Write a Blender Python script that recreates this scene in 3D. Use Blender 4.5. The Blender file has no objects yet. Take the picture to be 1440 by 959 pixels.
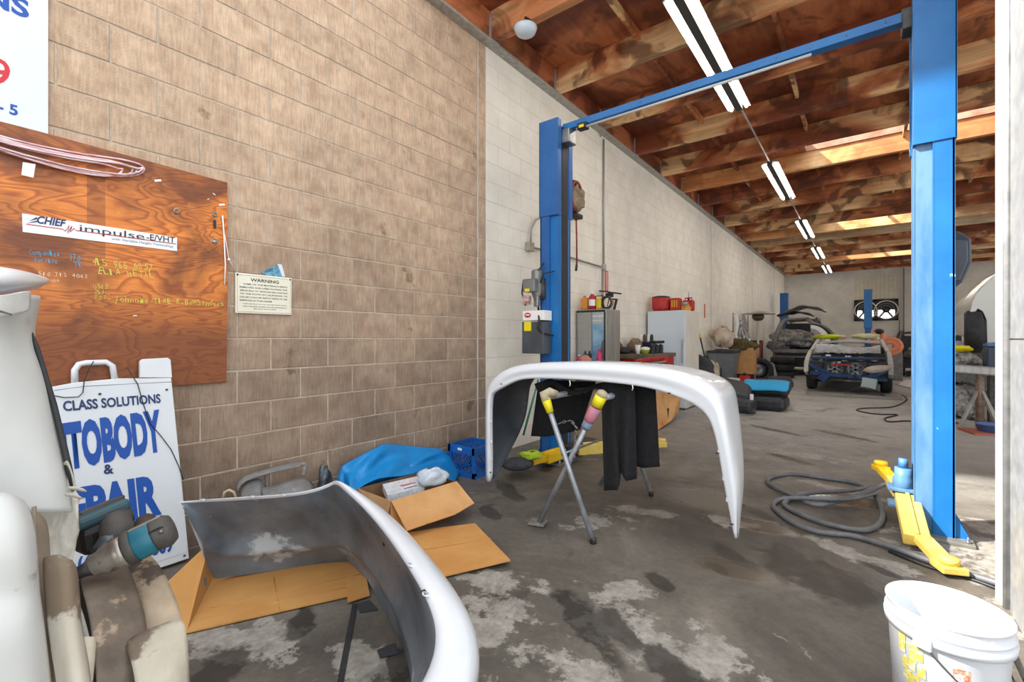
import bpy, bmesh, math, random
from mathutils import Vector, Matrix
R = random.Random(7)
C = bpy.context.scene.collection
S = bpy.context.scene
PI = math.pi
# ---------------- camera, sky, sun, exposure ----------------
TUBE = 22
F = 645.0; HZ = 475.5; CH = 1.22; TH = math.atan(496.0/645.0)
cT, sT = math.cos(TH), math.sin(TH)
cam = bpy.data.cameras.new('camera'); co = bpy.data.objects.new('camera', cam); C.objects.link(co)
cam.sensor_width = 36; cam.lens = F/1440*36; cam.shift_y = (HZ-479.5)/1440; cam.clip_start = 0.02
co.location = (0, 0, CH); co.rotation_euler = (PI/2, 0, TH); S.camera = co
w = bpy.data.worlds.new('world'); S.world = w; w.use_nodes = True
bg = w.node_tree.nodes['Background']; bg.inputs[0].default_value = (0.93, 0.965, 1.0, 1); bg.inputs[1].default_value = 1.45
sl = bpy.data.lights.new('sun', 'SUN'); so = bpy.data.objects.new('sun', sl); C.objects.link(so)
sl.energy = 8; sl.angle = math.radians(2.5); sl.color = (1, .95, .87)
so.rotation_euler = Vector((.62, .52, -.78)).to_track_quat('-Z', 'Y').to_euler()
S.view_settings.view_transform = 'Standard'; S.view_settings.look = 'None'
S.view_settings.exposure = 0.74; S.view_settings.gamma = 1

# ---------------- pixel -> world helpers (photo frame 1440x959) ----------------
def cz(px, py, z):              # point at camera depth z on the ray of a pixel
    xc = (px-720)/F*z
    return Vector((xc*cT - z*sT, z*cT + xc*sT, CH - (py-HZ)/F*z))
def cp(px, py, h=0.0):          # point at height h on the ray
    return cz(px, py, F*(CH-h)/(py-HZ))
def wp(px, py, X=-3.092):       # point on the plane x = X
    t = (px-720)/F; return cz(px, py, X/(t*cT - sT))
def yp(px, py, Y):              # point on the plane y = Y
    t = (px-720)/F; return cz(px, py, Y/(cT + t*sT))
V = Vector
WX = -3.092                     # left wall face

# ---------------- materials ----------------
MATS = {}
def lin(c):
    return tuple(((x/255)/12.92 if x/255 <= .04045 else ((x/255+.055)/1.055)**2.4) for x in c)
def node(nt, t, **k):
    n = nt.nodes.new(t)
    for a, b in k.items(): setattr(n, a, b)
    return n
def mat(name, c1, c2=None, scale=6, rough=.6, metal=0, bump=0, bscale=None, emit=0, c3=None, t3=.62, s3=3, spec=.5, trans=0, alpha=1, detail=4, rand=0, stretch=None, lo=.35, hi=.65, coat=0, world=False):
    if name in MATS: return MATS[name]
    m = bpy.data.materials.new(name); m.use_nodes = True; nt = m.node_tree; L = nt.links.new
    b = nt.nodes['Principled BSDF']
    b.inputs['Base Color'].default_value = (*lin(c1), 1); b.inputs['Roughness'].default_value = rough
    b.inputs['Metallic'].default_value = metal; b.inputs['Specular IOR Level'].default_value = spec
    b.inputs['Transmission Weight'].default_value = trans; b.inputs['Alpha'].default_value = alpha
    b.inputs['Coat Weight'].default_value = coat
    if emit: b.inputs['Emission Color'].default_value = (*lin(c1), 1); b.inputs['Emission Strength'].default_value = emit
    tc = node(nt, 'ShaderNodeTexCoord'); vec = tc.outputs['Object']
    if world: vec = node(nt, 'ShaderNodeNewGeometry').outputs['Position']
    if stretch:
        mp = node(nt, 'ShaderNodeMapping'); mp.inputs['Scale'].default_value = stretch; L(vec, mp.inputs[0]); vec = mp.outputs[0]
    def nz(sc, d=4):
        n = node(nt, 'ShaderNodeTexNoise'); n.inputs['Scale'].default_value = sc; n.inputs['Detail'].default_value = d; n.inputs['Roughness'].default_value = .6
        L(vec, n.inputs['Vector']); return n.outputs['Fac']
    cur = None
    if c2:
        r = node(nt, 'ShaderNodeValToRGB'); e = r.color_ramp.elements
        e[0].position = lo; e[1].position = hi; e[0].color = (*lin(c1), 1); e[1].color = (*lin(c2), 1)
        L(nz(scale, detail), r.inputs[0]); cur = r.outputs[0]
    if c3:
        r = node(nt, 'ShaderNodeValToRGB'); e = r.color_ramp.elements
        e[0].position = t3; e[1].position = t3+.05; e[0].color = (0, 0, 0, 1); e[1].color = (1, 1, 1, 1)
        L(nz(s3, 6), r.inputs[0]); mx = node(nt, 'ShaderNodeMixRGB'); L(r.outputs[0], mx.inputs[0])
        if cur: L(cur, mx.inputs[1])
        else: mx.inputs[1].default_value = (*lin(c1), 1)
        mx.inputs[2].default_value = (*lin(c3), 1); cur = mx.outputs[0]
    if rand:
        oi = node(nt, 'ShaderNodeObjectInfo'); mr = node(nt, 'ShaderNodeMapRange'); mr.inputs[3].default_value = 1-rand; mr.inputs[4].default_value = 1+rand
        L(oi.outputs['Random'], mr.inputs[0]); mm = node(nt, 'ShaderNodeMixRGB', blend_type='MULTIPLY'); mm.inputs[0].default_value = 1
        if cur: L(cur, mm.inputs[1])
        else: mm.inputs[1].default_value = (*lin(c1), 1)
        cb = node(nt, 'ShaderNodeCombineColor')
        for i in range(3): L(mr.outputs[0], cb.inputs[i])
        L(cb.outputs[0], mm.inputs[2]); cur = mm.outputs[0]
    if cur: L(cur, b.inputs['Base Color'])
    if bump:
        bn = node(nt, 'ShaderNodeBump'); bn.inputs['Strength'].default_value = bump; bn.inputs['Distance'].default_value = .01
        L(nz(bscale or scale*4, 5), bn.inputs['Height']); L(bn.outputs[0], b.inputs['Normal'])
    MATS[name] = m; return m

# ---------------- mesh builder ----------------
def box_vf(sx, sy, sz):
    v = [V((x*sx/2, y*sy/2, z*sz/2)) for x in (-1, 1) for y in (-1, 1) for z in (-1, 1)]
    f = [(0, 1, 3, 2), (4, 6, 7, 5), (0, 4, 5, 1), (2, 3, 7, 6), (0, 2, 6, 4), (1, 5, 7, 3)]
    return v, f
class MB:
    def __init__(s): s.v = []; s.f = []; s.mi = []; s.sm = []
    def add(s, v, f, m=0, sm=False):
        o = len(s.v); s.v += [V(p) for p in v]; s.f += [tuple(i+o for i in q) for q in f]; s.mi += [m]*len(f); s.sm += [sm]*len(f); return s
    def box(s, c, d, rot=None, m=0, bev=0):     # centre, size, euler or matrix
        if bev:
            bm = bmesh.new(); bmesh.ops.create_cube(bm, size=1)
            for q in bm.verts: q.co = V((q.co.x*d[0], q.co.y*d[1], q.co.z*d[2]))
            bmesh.ops.bevel(bm, geom=list(bm.edges), offset=min(bev, min(d)*.45), segments=2, affect='EDGES', profile=.5)
            bm.verts.index_update(); v = [q.co.copy() for q in bm.verts]; f = [tuple(x.index for x in q.verts) for q in bm.faces]; bm.free()
        else: v, f = box_vf(*d)
        if rot is not None:
            M = rot if isinstance(rot, Matrix) else Matrix.Rotation(rot[2], 3, 'Z') @ Matrix.Rotation(rot[1], 3, 'Y') @ Matrix.Rotation(rot[0], 3, 'X')
            v = [M @ p for p in v]
        return s.add([p+V(c) for p in v], f, m, False)
    def bx(s, x0, x1, y0, y1, z0, z1, m=0, bev=0):
        return s.box(((x0+x1)/2, (y0+y1)/2, (z0+z1)/2), (abs(x1-x0), abs(y1-y0), abs(z1-z0)), None, m, bev)
    def bar(s, p0, p1, w, h, up=(0, 0, 1), m=0, bev=0):   # box along p0-p1, w sideways, h along up
        p0, p1 = V(p0), V(p1); d = p1-p0; L = d.length; d.normalize(); u = V(up); u = (u - d*u.dot(d)).normalized(); sd = d.cross(u)
        M = Matrix((d, sd, u)).transposed()
        return s.box((p0+p1)/2, (L, w, h), M, m, bev)
    def tube(s, pts, r, n=8, m=0, caps=True, closed=False):
        pts = [V(p) for p in pts]; k = len(pts); rs = r if isinstance(r, (list, tuple)) else [r]*k
        t0 = (pts[1]-pts[0]).normalized(); a = V((0, 0, 1)) if abs(t0.z) < .9 else V((1, 0, 0)); nx = t0.cross(a).normalized(); vs = []
        for i, p in enumerate(pts):
            t = ((pts[(i+1) % k] if closed or i < k-1 else p) - (pts[i-1] if closed or i > 0 else p)).normalized()
            nx = (nx - t*nx.dot(t)).normalized(); ny = t.cross(nx)
            vs += [p + (nx*math.cos(2*PI*j/n) + ny*math.sin(2*PI*j/n))*rs[i] for j in range(n)]
        fs = [(i*n+j, i*n+(j+1) % n, ((i+1) % k)*n+(j+1) % n, ((i+1) % k)*n+j) for i in range(k if closed else k-1) for j in range(n)]
        s.add(vs, fs, m, True)
        if caps and not closed: s.add(vs[:n][::-1], [tuple(range(n))], m); s.add(vs[-n:], [tuple(range(n))], m)
        return s
    def lathe(s, prof, o=(0, 0, 0), n=24, axis=None, m=0, sc=(1, 1), caps=True, sm=True):    # prof: (r, z)
        o = V(o); M = Matrix.Identity(3)
        if axis is not None: M = V(axis).to_track_quat('Z', 'Y').to_matrix()
        vs = [o + M @ V((r*sc[0]*math.cos(2*PI*j/n), r*sc[1]*math.sin(2*PI*j/n), z)) for r, z in prof for j in range(n)]
        fs = [(i*n+j, i*n+(j+1) % n, (i+1)*n+(j+1) % n, (i+1)*n+j) for i in range(len(prof)-1) for j in range(n)]
        s.add(vs, fs, m, sm)
        if caps:
            if prof[0][0] > 1e-4: s.add(vs[:n][::-1], [tuple(range(n))], m)
            if prof[-1][0] > 1e-4: s.add(vs[-n:], [tuple(range(n))], m)
        return s
    def grid(s, rows, m=0, sm=True, cu=False, flip=False):
        k, n = len(rows), len(rows[0]); vs = [V(p) for r in rows for p in r]
        fs = []
        for i in range(k-1):
            for j in range(n if cu else n-1):
                q = (i*n+j, i*n+(j+1) % n, (i+1)*n+(j+1) % n, (i+1)*n+j); fs.append(q[::-1] if flip else q)
        return s.add(vs, fs, m, sm)
    def prism(s, poly, ext, m=0):       # polygon of 3D points extruded by a vector
        n = len(poly); poly = [V(p) for p in poly]; e = V(ext); vs = poly + [p+e for p in poly]
        fs = [tuple(range(n))[::-1], tuple(range(n, 2*n))] + [(i, (i+1) % n, n+(i+1) % n, n+i) for i in range(n)]
        return s.add(vs, fs, m, False)
    def ball(s, c, r, n=12, m=0, rot=None):
        r = r if isinstance(r, (tuple, list)) else (r, r, r); c = V(c); k = n//2+1; vs = []
        for i in range(k):
            a = PI*i/(k-1)
            for j in range(n):
                p = V((r[0]*math.sin(a)*math.cos(2*PI*j/n), r[1]*math.sin(a)*math.sin(2*PI*j/n), r[2]*math.cos(a)))
                if rot is not None: p = rot @ p
                vs.append(c+p)
        fs = [(i*n+j, (i+1)*n+j, (i+1)*n+(j+1) % n, i*n+(j+1) % n) for i in range(k-1) for j in range(n)]
        return s.add(vs, fs, m, True)
    def build(s, name, mats, parent=None, sol=0, sub=0, sol_in=None, bev=0, jit=0, kind=None, fix=True):
        if not isinstance(mats, (list, tuple)): mats = [mats]
        if parent is not None:
            q = parent; o = V((0, 0, 0))
            while q is not None: o += V(q.location); q = q.parent
        else:
            xs = [p.x for p in s.v]; ys = [p.y for p in s.v]; zs = [p.z for p in s.v]
            o = V(((min(xs)+max(xs))/2, (min(ys)+max(ys))/2, min(zs)))
        me = bpy.data.meshes.new(name)
        vs = [p-o for p in s.v]
        if jit: vs = [p+V((R.uniform(-jit, jit), R.uniform(-jit, jit), R.uniform(-jit, jit))) for p in vs]
        me.from_pydata(vs, [], s.f)
        me.polygons.foreach_set('material_index', s.mi); me.polygons.foreach_set('use_smooth', s.sm)
        if fix:
            bm = bmesh.new(); bm.from_mesh(me); bmesh.ops.remove_doubles(bm, verts=bm.verts, dist=1e-5)
            if not sol: bmesh.ops.recalc_face_normals(bm, faces=bm.faces)
            bm.to_mesh(me); bm.free()
        for q in mats: me.materials.append(q)
        ob = bpy.data.objects.new(name, me); C.objects.link(ob)
        if parent is not None: ob.parent = parent
        else: ob.location = o
        if sub: md = ob.modifiers.new('sub', 'SUBSURF'); md.levels = sub; md.render_levels = sub
        if sol:
            md = ob.modifiers.new('sol', 'SOLIDIFY'); md.thickness = sol; md.offset = -1
            if sol_in is not None: md.material_offset = sol_in; md.material_offset_rim = sol_in if sol_in < 0 else 0
        if bev: md = ob.modifiers.new('bev', 'BEVEL'); md.width = bev; md.segments = 2; md.limit_method = 'ANGLE'
        if kind: ob['kind'] = kind
        return ob
def each(mb, name, mats, parent, **k):
    # every connected piece becomes an object of its own
    key = [tuple(round(c, 5) for c in p) for p in mb.v]; par = {}
    def find(x):
        while par.setdefault(x, x) != x: par[x] = par[par[x]]; x = par[x]
        return x
    for f in mb.f:
        for i in f[1:]: par[find(key[i])] = find(key[f[0]])
    grp = {}
    for f, mi, sm in zip(mb.f, mb.mi, mb.sm): grp.setdefault(find(key[f[0]]), []).append((f, mi, sm))
    out = []
    for g in grp.values():
        m2 = MB(); ix = {}
        for f, mi, sm in g:
            q = []
            for i in f:
                if i not in ix: ix[i] = len(m2.v); m2.v.append(mb.v[i])
                q.append(ix[i])
            m2.f.append(tuple(q)); m2.mi.append(mi); m2.sm.append(sm)
        out.append(m2.build(name, mats, parent, **k))
    return out
MB.each = each
def tag(o, label=None, cat=None, group=None, kind=None):
    if label: o['label'] = label
    if cat: o['category'] = cat
    if group: o['group'] = group
    if kind: o['kind'] = kind
    return o
def thing(name, loc, label, cat, group=None):
    o = bpy.data.objects.new(name, None); o.empty_display_size = .1; C.objects.link(o); o.location = loc
    return tag(o, label, cat, group)
def dup(root, loc, label=None, group=None, rz=None, sc=None):
    r = root.copy(); C.objects.link(r); r.location = loc
    if rz is not None: r.rotation_euler[2] = rz
    if sc: r.scale = sc
    if label: r['label'] = label
    if group: r['group'] = group
    for ch in list(root.children):
        c = ch.copy(); C.objects.link(c); c.parent = r
        for g in list(ch.children):
            d = g.copy(); C.objects.link(d); d.parent = c
    return r
def text(body, o, ux, uy, h, m, parent, name='lettering', depth=.001, bold=0, width=None, shear=0, space=1.0, align='LEFT'):
    """flat printed lettering: o = origin (baseline start), ux/uy unit vectors, h = cap height"""
    cu = bpy.data.curves.new('t', 'FONT'); cu.body = body; cu.size = 1; cu.offset = bold; cu.shear = shear; cu.space_character = space; cu.align_x = align
    cu.resolution_u = 3
    t = bpy.data.objects.new('t', cu); C.objects.link(t)
    dg = bpy.context.evaluated_depsgraph_get(); me = bpy.data.meshes.new_from_object(t.evaluated_get(dg)); C.objects.unlink(t); bpy.data.objects.remove(t)
    if not len(me.vertices): return None
    xs = [q.co.x for q in me.vertices]; ys = [q.co.y for q in me.vertices]
    k = h/.70; kx = k if width is None else width/max(1e-6, (max(xs)-min(xs)))
    x0 = min(xs) if align == 'LEFT' else (min(xs)+max(xs))/2
    ux, uy = V(ux), V(uy); nn = ux.cross(uy).normalized()
    off = V((0, 0, 0)); q = parent
    while q is not None: off += V(q.location); q = q.parent
    for q in me.vertices: q.co = V(o) + ux*((q.co.x-x0)*kx) + uy*(q.co.y*k) + nn*depth - off
    me.materials.clear(); me.materials.append(m)
    ob = bpy.data.objects.new(name, me); C.objects.link(ob); ob.parent = parent
    return ob
# ================= SETTING =================
def floor_mat():
    m = bpy.data.materials.new('stained_concrete'); m.use_nodes = True; nt = m.node_tree; L = nt.links.new; b = nt.nodes['Principled BSDF']
    tc = node(nt, 'ShaderNodeTexCoord'); vec = tc.outputs['Object']
    def nz(sc, d=5, ro=.6, st=None, dist=0):
        n = node(nt, 'ShaderNodeTexNoise'); n.inputs['Scale'].default_value = sc; n.inputs['Detail'].default_value = d; n.inputs['Roughness'].default_value = ro; n.inputs['Distortion'].default_value = dist
        if st:
            mp = node(nt, 'ShaderNodeMapping'); mp.inputs['Scale'].default_value = st[0]; mp.inputs['Location'].default_value = st[1]; L(vec, mp.inputs[0]); L(mp.outputs[0], n.inputs['Vector'])
        else: L(vec, n.inputs['Vector'])
        return n.outputs['Fac']
    def ramp(x, stops):
        r = node(nt, 'ShaderNodeValToRGB'); e = r.color_ramp.elements
        while len(e) < len(stops): e.new(.5)
        for q, (p, c) in zip(e, stops): q.position = p; q.color = (*c, 1) if isinstance(c, tuple) else (c, c, c, 1)
        L(x, r.inputs[0]); return r.outputs[0]
    def mix(f, a, c):
        mx = node(nt, 'ShaderNodeMixRGB'); L(f, mx.inputs[0])
        for i, q in ((1, a), (2, c)):
            if isinstance(q, tuple): mx.inputs[i].default_value = (*q, 1)
            else: L(q, mx.inputs[i])
        return mx.outputs[0]
    def mth(op, a, c=None):
        n = node(nt, 'ShaderNodeMath', operation=op)
        for i, q in ((0, a), (1, c)):
            if q is None: continue
            if isinstance(q, (int, float)): n.inputs[i].default_value = q
            else: L(q, n.inputs[i])
        return n.outputs[0]
    def spot(x, y, rx, ry, rot=0, wob=1.1, f0=.9, f1=1.05, wsc=5):  # irregular patch mask
        mp = node(nt, 'ShaderNodeMapping', vector_type='TEXTURE'); mp.inputs['Location'].default_value = (x, y, 0); mp.inputs['Rotation'].default_value = (0, 0, rot); mp.inputs['Scale'].default_value = (rx, ry, 1)
        L(vec, mp.inputs[0]); ln = node(nt, 'ShaderNodeVectorMath', operation='LENGTH'); L(mp.outputs[0], ln.inputs[0])
        d = mth('ADD', ln.outputs['Value'], mth('MULTIPLY', mth('SUBTRACT', nz(wsc, 6, .7), .5), wob*4))
        return ramp(d, [(min(.98, f0*.7), 1.0), (min(.999, f1*.8), 0.0)])
    g = lambda a, b_, c: lin((a, b_, c))
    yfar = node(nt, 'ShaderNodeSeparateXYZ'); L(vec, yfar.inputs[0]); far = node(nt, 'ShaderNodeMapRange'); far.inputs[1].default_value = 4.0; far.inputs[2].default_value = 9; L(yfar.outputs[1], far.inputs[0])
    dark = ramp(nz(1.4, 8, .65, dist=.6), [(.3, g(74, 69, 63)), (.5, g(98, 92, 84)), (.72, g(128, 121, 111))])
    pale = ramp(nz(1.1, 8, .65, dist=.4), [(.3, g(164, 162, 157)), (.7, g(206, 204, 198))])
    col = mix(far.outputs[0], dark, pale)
    fine = ramp(nz(38, 6, .75), [(.3, .72), (.7, 1.18)])
    mm = node(nt, 'ShaderNodeMixRGB', blend_type='MULTIPLY'); mm.inputs[0].default_value = .8; L(col, mm.inputs[1]); L(fine, mm.inputs[2]); col = mm.outputs[0]
    # worn pale patches with hard ragged edges
    P = None
    for (px, py, rx, ry, rot) in PALE:
        q = cp(px, py); s_ = spot(q.x, q.y, rx, ry, rot)
        P = s_ if P is None else mth('MAXIMUM', P, s_)
    chips = ramp(nz(3.2, 9, .72, ((1, 1, 1), (4.3, 2.2, 0)), .3), [(.645, 0.0), (.665, 1.0)])
    P = mth('MAXIMUM', P, mth('MULTIPLY', chips, .8))
    pc = ramp(nz(22, 7, .7), [(.3, g(122, 117, 109)), (.65, g(168, 163, 155))])
    col = mix(P, col, pc)
    # dark oil spots
    O = None
    for (px, py, rx, ry) in OIL:
        q = cp(px, py); s_ = spot(q.x, q.y, rx, ry, -.6, .6)
        O = s_ if O is None else mth('MAXIMUM', O, s_)
    oil2 = ramp(nz(1.9, 8, .68, ((1.0, .8, 1), (9, 1, 0)), .8), [(.58, 0.0), (.66, .8)])
    O = mth('MAXIMUM', O, mth('MULTIPLY', oil2, .75)); 
    col = mix(mth('MULTIPLY', O, .82), col, g(46, 42, 38))
    # wet film
    Wt = None
    for (px, py, rx, ry) in WET:
        q = cp(px, py); s_ = spot(q.x, q.y, rx, ry, 0, .3, .8, 1.1, 2)
        Wt = s_ if Wt is None else mth('MAXIMUM', Wt, s_)
    col = mix(mth('MULTIPLY', Wt, .55), col, g(96, 86, 72))
    L(col, b.inputs['Base Color'])
    rr = ramp(nz(5, 5), [(.3, .42), (.7, .75)])
    rr = mth('SUBTRACT', rr, mth('MULTIPLY', O, .12)); rr = mix(Wt, rr, (.2, .2, .2)); L(rr, b.inputs['Roughness'])
    bn = node(nt, 'ShaderNodeBump'); bn.inputs['Strength'].default_value = .35; bn.inputs['Distance'].default_value = .006
    hh = mth('ADD', nz(45, 6, .7), mth('MULTIPLY', P, .7)); hh = mth('MULTIPLY', hh, mth('SUBTRACT', 1.0, mth('MULTIPLY', Wt, .9))); L(hh, bn.inputs['Height']); L(bn.outputs[0], b.inputs['Normal'])
    return m
PALE = [(690, 880, .24, .32, .5), (905, 890, .3, .2, .2), (1000, 925, .2, .14, 0), (800, 940, .2, .12, 0), (870, 830, .22, .1, .5), (700, 815, .35, .09, .4),
        (845, 735, .22, .16, .6), (905, 720, .25, .1, .4), (1190, 775, .18, .1, -.5), (1240, 790, .2, .12, 0), (1190, 690, .55, .07, -.3), (1380, 740, .12, .2, .2), (1440, 800, .5, .5, 0),
        (340, 900, .3, .16, .4), (500, 930, .2, .14, .3), (1130, 640, .5, .2, 0), (860, 645, .5, .15, .4), (1010, 730, .2, .1, 0)]
OIL = [(425, 873, .16, .07), (310, 945, .2, .12), (715, 690, .35, .10), (690, 720, .25, .08), (760, 655, .3, .14), (1030, 780, .3, .08), (1110, 645, .35, .1), (1185, 612, .5, .12), (1090, 605, .5, .1),
       (930, 820, .15, .06), (1010, 800, .12, .05), (1060, 720, .3, .1), (820, 870, .35, .1), (960, 960, .3, .1), (1235, 800, .12, .05), (1130, 800, .5, .25), (560, 935, .16, .05), (870, 885, .2, .1)]
WET = [(990, 700, .5, .36), (1075, 740, .45, .2), (1190, 705, .4, .16), (1030, 800, .3, .14)]
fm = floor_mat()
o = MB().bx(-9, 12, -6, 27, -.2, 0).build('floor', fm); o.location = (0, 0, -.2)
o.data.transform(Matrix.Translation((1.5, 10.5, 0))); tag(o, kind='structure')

# ---- left wall: tan block bay, then white painted blocks ----
CHT = .2032; CW = .404; NC = 21
tan = mat('tan_block', (178, 154, 134), (203, 181, 160), 9, .93, world=True, bump=.5, bscale=120, rand=.09, c3=(150, 128, 108), t3=.67, s3=4, detail=8)
def tanmat():
    m = tan; nt = m.node_tree; L = nt.links.new; b = nt.nodes['Principled BSDF']
    src = b.inputs['Base Color'].links[0].from_socket
    ge = node(nt, 'ShaderNodeNewGeometry'); sx = node(nt, 'ShaderNodeSeparateXYZ'); L(ge.outputs['Position'], sx.inputs[0])
    # patchy tone: darker and greyer on the low courses, lighter and warmer above
    n = node(nt, 'ShaderNodeTexNoise'); n.inputs['Scale'].default_value = 1.3; n.inputs['Detail'].default_value = 7; L(ge.outputs['Position'], n.inputs['Vector'])
    a = node(nt, 'ShaderNodeMath', operation='MULTIPLY_ADD'); L(n.outputs['Fac'], a.inputs[0]); a.inputs[1].default_value = 2.4; L(sx.outputs[2], a.inputs[2])
    r = node(nt, 'ShaderNodeValToRGB'); e = r.color_ramp.elements; mr = node(nt, 'ShaderNodeMapRange'); mr.inputs[1].default_value = 1.2; mr.inputs[2].default_value = 4.0; L(a.outputs[0], mr.inputs[0])
    e[0].position = 0; e[0].color = (.42, .41, .41, 1); e[1].position = 1; e[1].color = (1.10, 1.04, .95, 1); L(mr.outputs[0], r.inputs[0])
    mm = node(nt, 'ShaderNodeMixRGB', blend_type='MULTIPLY'); mm.inputs[0].default_value = 1; L(src, mm.inputs[1]); L(r.outputs[0], mm.inputs[2])
    # vertical combed streaks
    mp = node(nt, 'ShaderNodeMapping'); mp.inputs['Scale'].default_value = (1, 1, .12); L(ge.outputs['Position'], mp.inputs[0]); n2 = node(nt, 'ShaderNodeTexNoise'); n2.inputs['Scale'].default_value = 90; n2.inputs['Detail'].default_value = 3; L(mp.outputs[0], n2.inputs['Vector'])
    r2 = node(nt, 'ShaderNodeValToRGB'); e = r2.color_ramp.elements; e[0].position = .3; e[0].color = (.84, .84, .84, 1); e[1].position = .7; e[1].color = (1.12, 1.12, 1.12, 1); L(n2.outputs['Fac'], r2.inputs[0])
    m2 = node(nt, 'ShaderNodeMixRGB', blend_type='MULTIPLY'); m2.inputs[0].default_value = 1; L(mm.outputs[0], m2.inputs[1]); L(r2.outputs[0], m2.inputs[2]); L(m2.outputs[0], b.inputs['Base Color'])
tanmat()
mortar = mat('grey_mortar', (176, 160, 142), (196, 182, 164), 20, .95, bump=.4)
wht = mat('white_block_paint', (228, 222, 208), (240, 235, 223), 3, .62, world=True, bump=.08, bscale=60, rand=.008)
wht2 = mat('white_joint_paint', (188, 182, 170), (206, 200, 188), 8, .7, bump=.2, bscale=60)
wall = MB().bx(WX-.25, WX-.004, -4.5, 3.577, 0, 4.3).build('wall_left', mortar); tag(wall, kind='structure')  # unseen front stretch lengthened to block the sun from the near floor
wallw = MB().bx(WX-.25, WX-.0026, 3.577, 25.9, 0, 4.27).build('wall_left_inner', wht2); tag(wallw, kind='structure')
def block_mesh(L, H, name, bv=.0025):
    bm = bmesh.new(); bmesh.ops.create_cube(bm, size=1)
    for q in bm.verts: q.co = V((q.co.x*.03 - .015, q.co.y*L, q.co.z*H))
    bmesh.ops.bevel(bm, geom=[e for e in bm.edges if all(v.co.x > -.005 for v in e.verts)], offset=bv, segments=1, affect='EDGES')
    me = bpy.data.meshes.new(name); bm.to_mesh(me); bm.free(); return me
J = .010
cache = {}
def put_block(y0, y1, k, parent, mt, key, dx=0):
    L = round(y1-y0-(J if key != 'w' else .004), 3)
    if L < .015: return
    kk = (key, L)
    if kk not in cache:
        cache[kk] = block_mesh(L, CHT-(J if key != 'w' else .004), 'block', .0025 if key != 'w' else .001); cache[kk].materials.append(mt)
    o = bpy.data.objects.new('block', cache[kk]); C.objects.link(o); o.parent = parent
    o.location = V((WX+dx, (y0+y1)/2, (k+.5)*CHT)) - parent.location
for k in range(NC):
    base = 1.22 if k % 2 == 0 else 1.02
    y = base - CW*8
    while y < 3.456:
        a, b_ = max(y, -2.2), min(y+CW, 3.452)
        if b_ > a+.03: put_block(a, b_, k, wall, tan, 't', R.uniform(-.0015, .0015))
        y += CW
    put_block(3.460, 3.577+J/2, k, wall, tan, 't2')
# control joint bead
MB().bx(WX-.01, WX+.001, 3.452, 3.462, 0, 4.26).build('sealant_joint', mat('sealant', (205, 200, 190), rough=.6), wall)
n = 0
NEARY = 3.577 + CW*13
st = MB()
for k in range(NC):
    y = 3.577 - (0 if k % 2 == 0 else CW/2)
    while y < 25.9:
        a, b_ = max(y, 3.577), min(y+CW, 25.9)
        if b_ <= NEARY+.01 and n < 300 and b_-a > .03: put_block(a, b_, k, wallw, wht, 'w', R.uniform(-.0003, .0003)); n += 1
        elif b_-a > .03: st.bx(WX-.02, WX+R.uniform(-.0004, .0004), a+.002, b_-.002, k*CHT+.002, (k+1)*CHT-.002)
        y += CW
st.build('block', wht, wallw, kind='stuff', fix=False)
for Y in (12.3, 17.7, 22.6): MB().bx(WX-.01, WX+.0025, Y-.008, Y+.008, 0, 4.4).build('sealant_joint', mat('dark_sealant', (150, 146, 138), rough=.7), wallw)

# ---- back wall ----
BY = 25.6
wb = MB().bx(WX-.25, 11.5, BY+.005, BY+.25, 0, 4.7).build('wall_back', wht2); tag(wb, kind='structure')
wcol = mat('dull_white_block_paint', (190, 186, 177), (206, 202, 193), 2, .7, bump=.2, bscale=50)
st = MB()
for k in range(22):
    x = WX + (0 if k % 2 else .2)
    while x < 11.4:
        st.bx(x+.007, x+CW-.007, BY+R.uniform(-.0015, .0015), BY+.02, k*CHT+.007, (k+1)*CHT-.007); x += CW
st.build('block', wcol, wb, kind='stuff', fix=False)

# right bay stays open to daylight at the front; unseen right wall has door gaps added to light the interior
wr = MB().bx(11.3, 11.5, 3.6, 5.0, 0, 4.7).bx(11.3, 11.5, 11.0, 13.0, 0, 4.7).bx(11.3, 11.5, 19.0, BY, 0, 4.7).bx(11.3, 11.5, 5.0, 11.0, 3.7, 4.7).bx(11.3, 11.5, 13.0, 19.0, 3.7, 4.7).build('wall_right', wht2); tag(wr, kind='structure')
# ---- pillar / cladding by the opening ----
galv = mat('galvanised_sheet', (150, 152, 154), (186, 187, 188), 14, .42, .3, bump=.12, bscale=25, detail=8, lo=.3, hi=.7)
wtrim = mat('white_trim_paint', (188, 188, 184), (172, 170, 165), 30, .45, lo=.5, hi=.8)
pil = MB().bx(.525, 1.1, 1.9, 3.03, 0, 4.22).build('wall_front', mat('pillar_core', (170, 168, 160), rough=.8)); tag(pil, kind='structure')
g = MB(); g.bx(.517, .525, 1.9, 3.03, .0, 1.212); g.bx(.517, .525, 1.9, 3.03, 1.219, 4.22); g.build('cladding_sheet', galv, pil)
g = MB(); g.bx(.495, .62, 3.03, 3.11, 0, 4.22, bev=.006); g.bx(.485, .52, 3.05, 3.09, 0, 3.0, bev=.004); g.build('corner_trim', wtrim, pil)
g = MB(); g.tube([(.507, 3.0, 0), (.507, 3.0, 4.2)], .012, 8); g.build('edge_bead', galv, pil)
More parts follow.
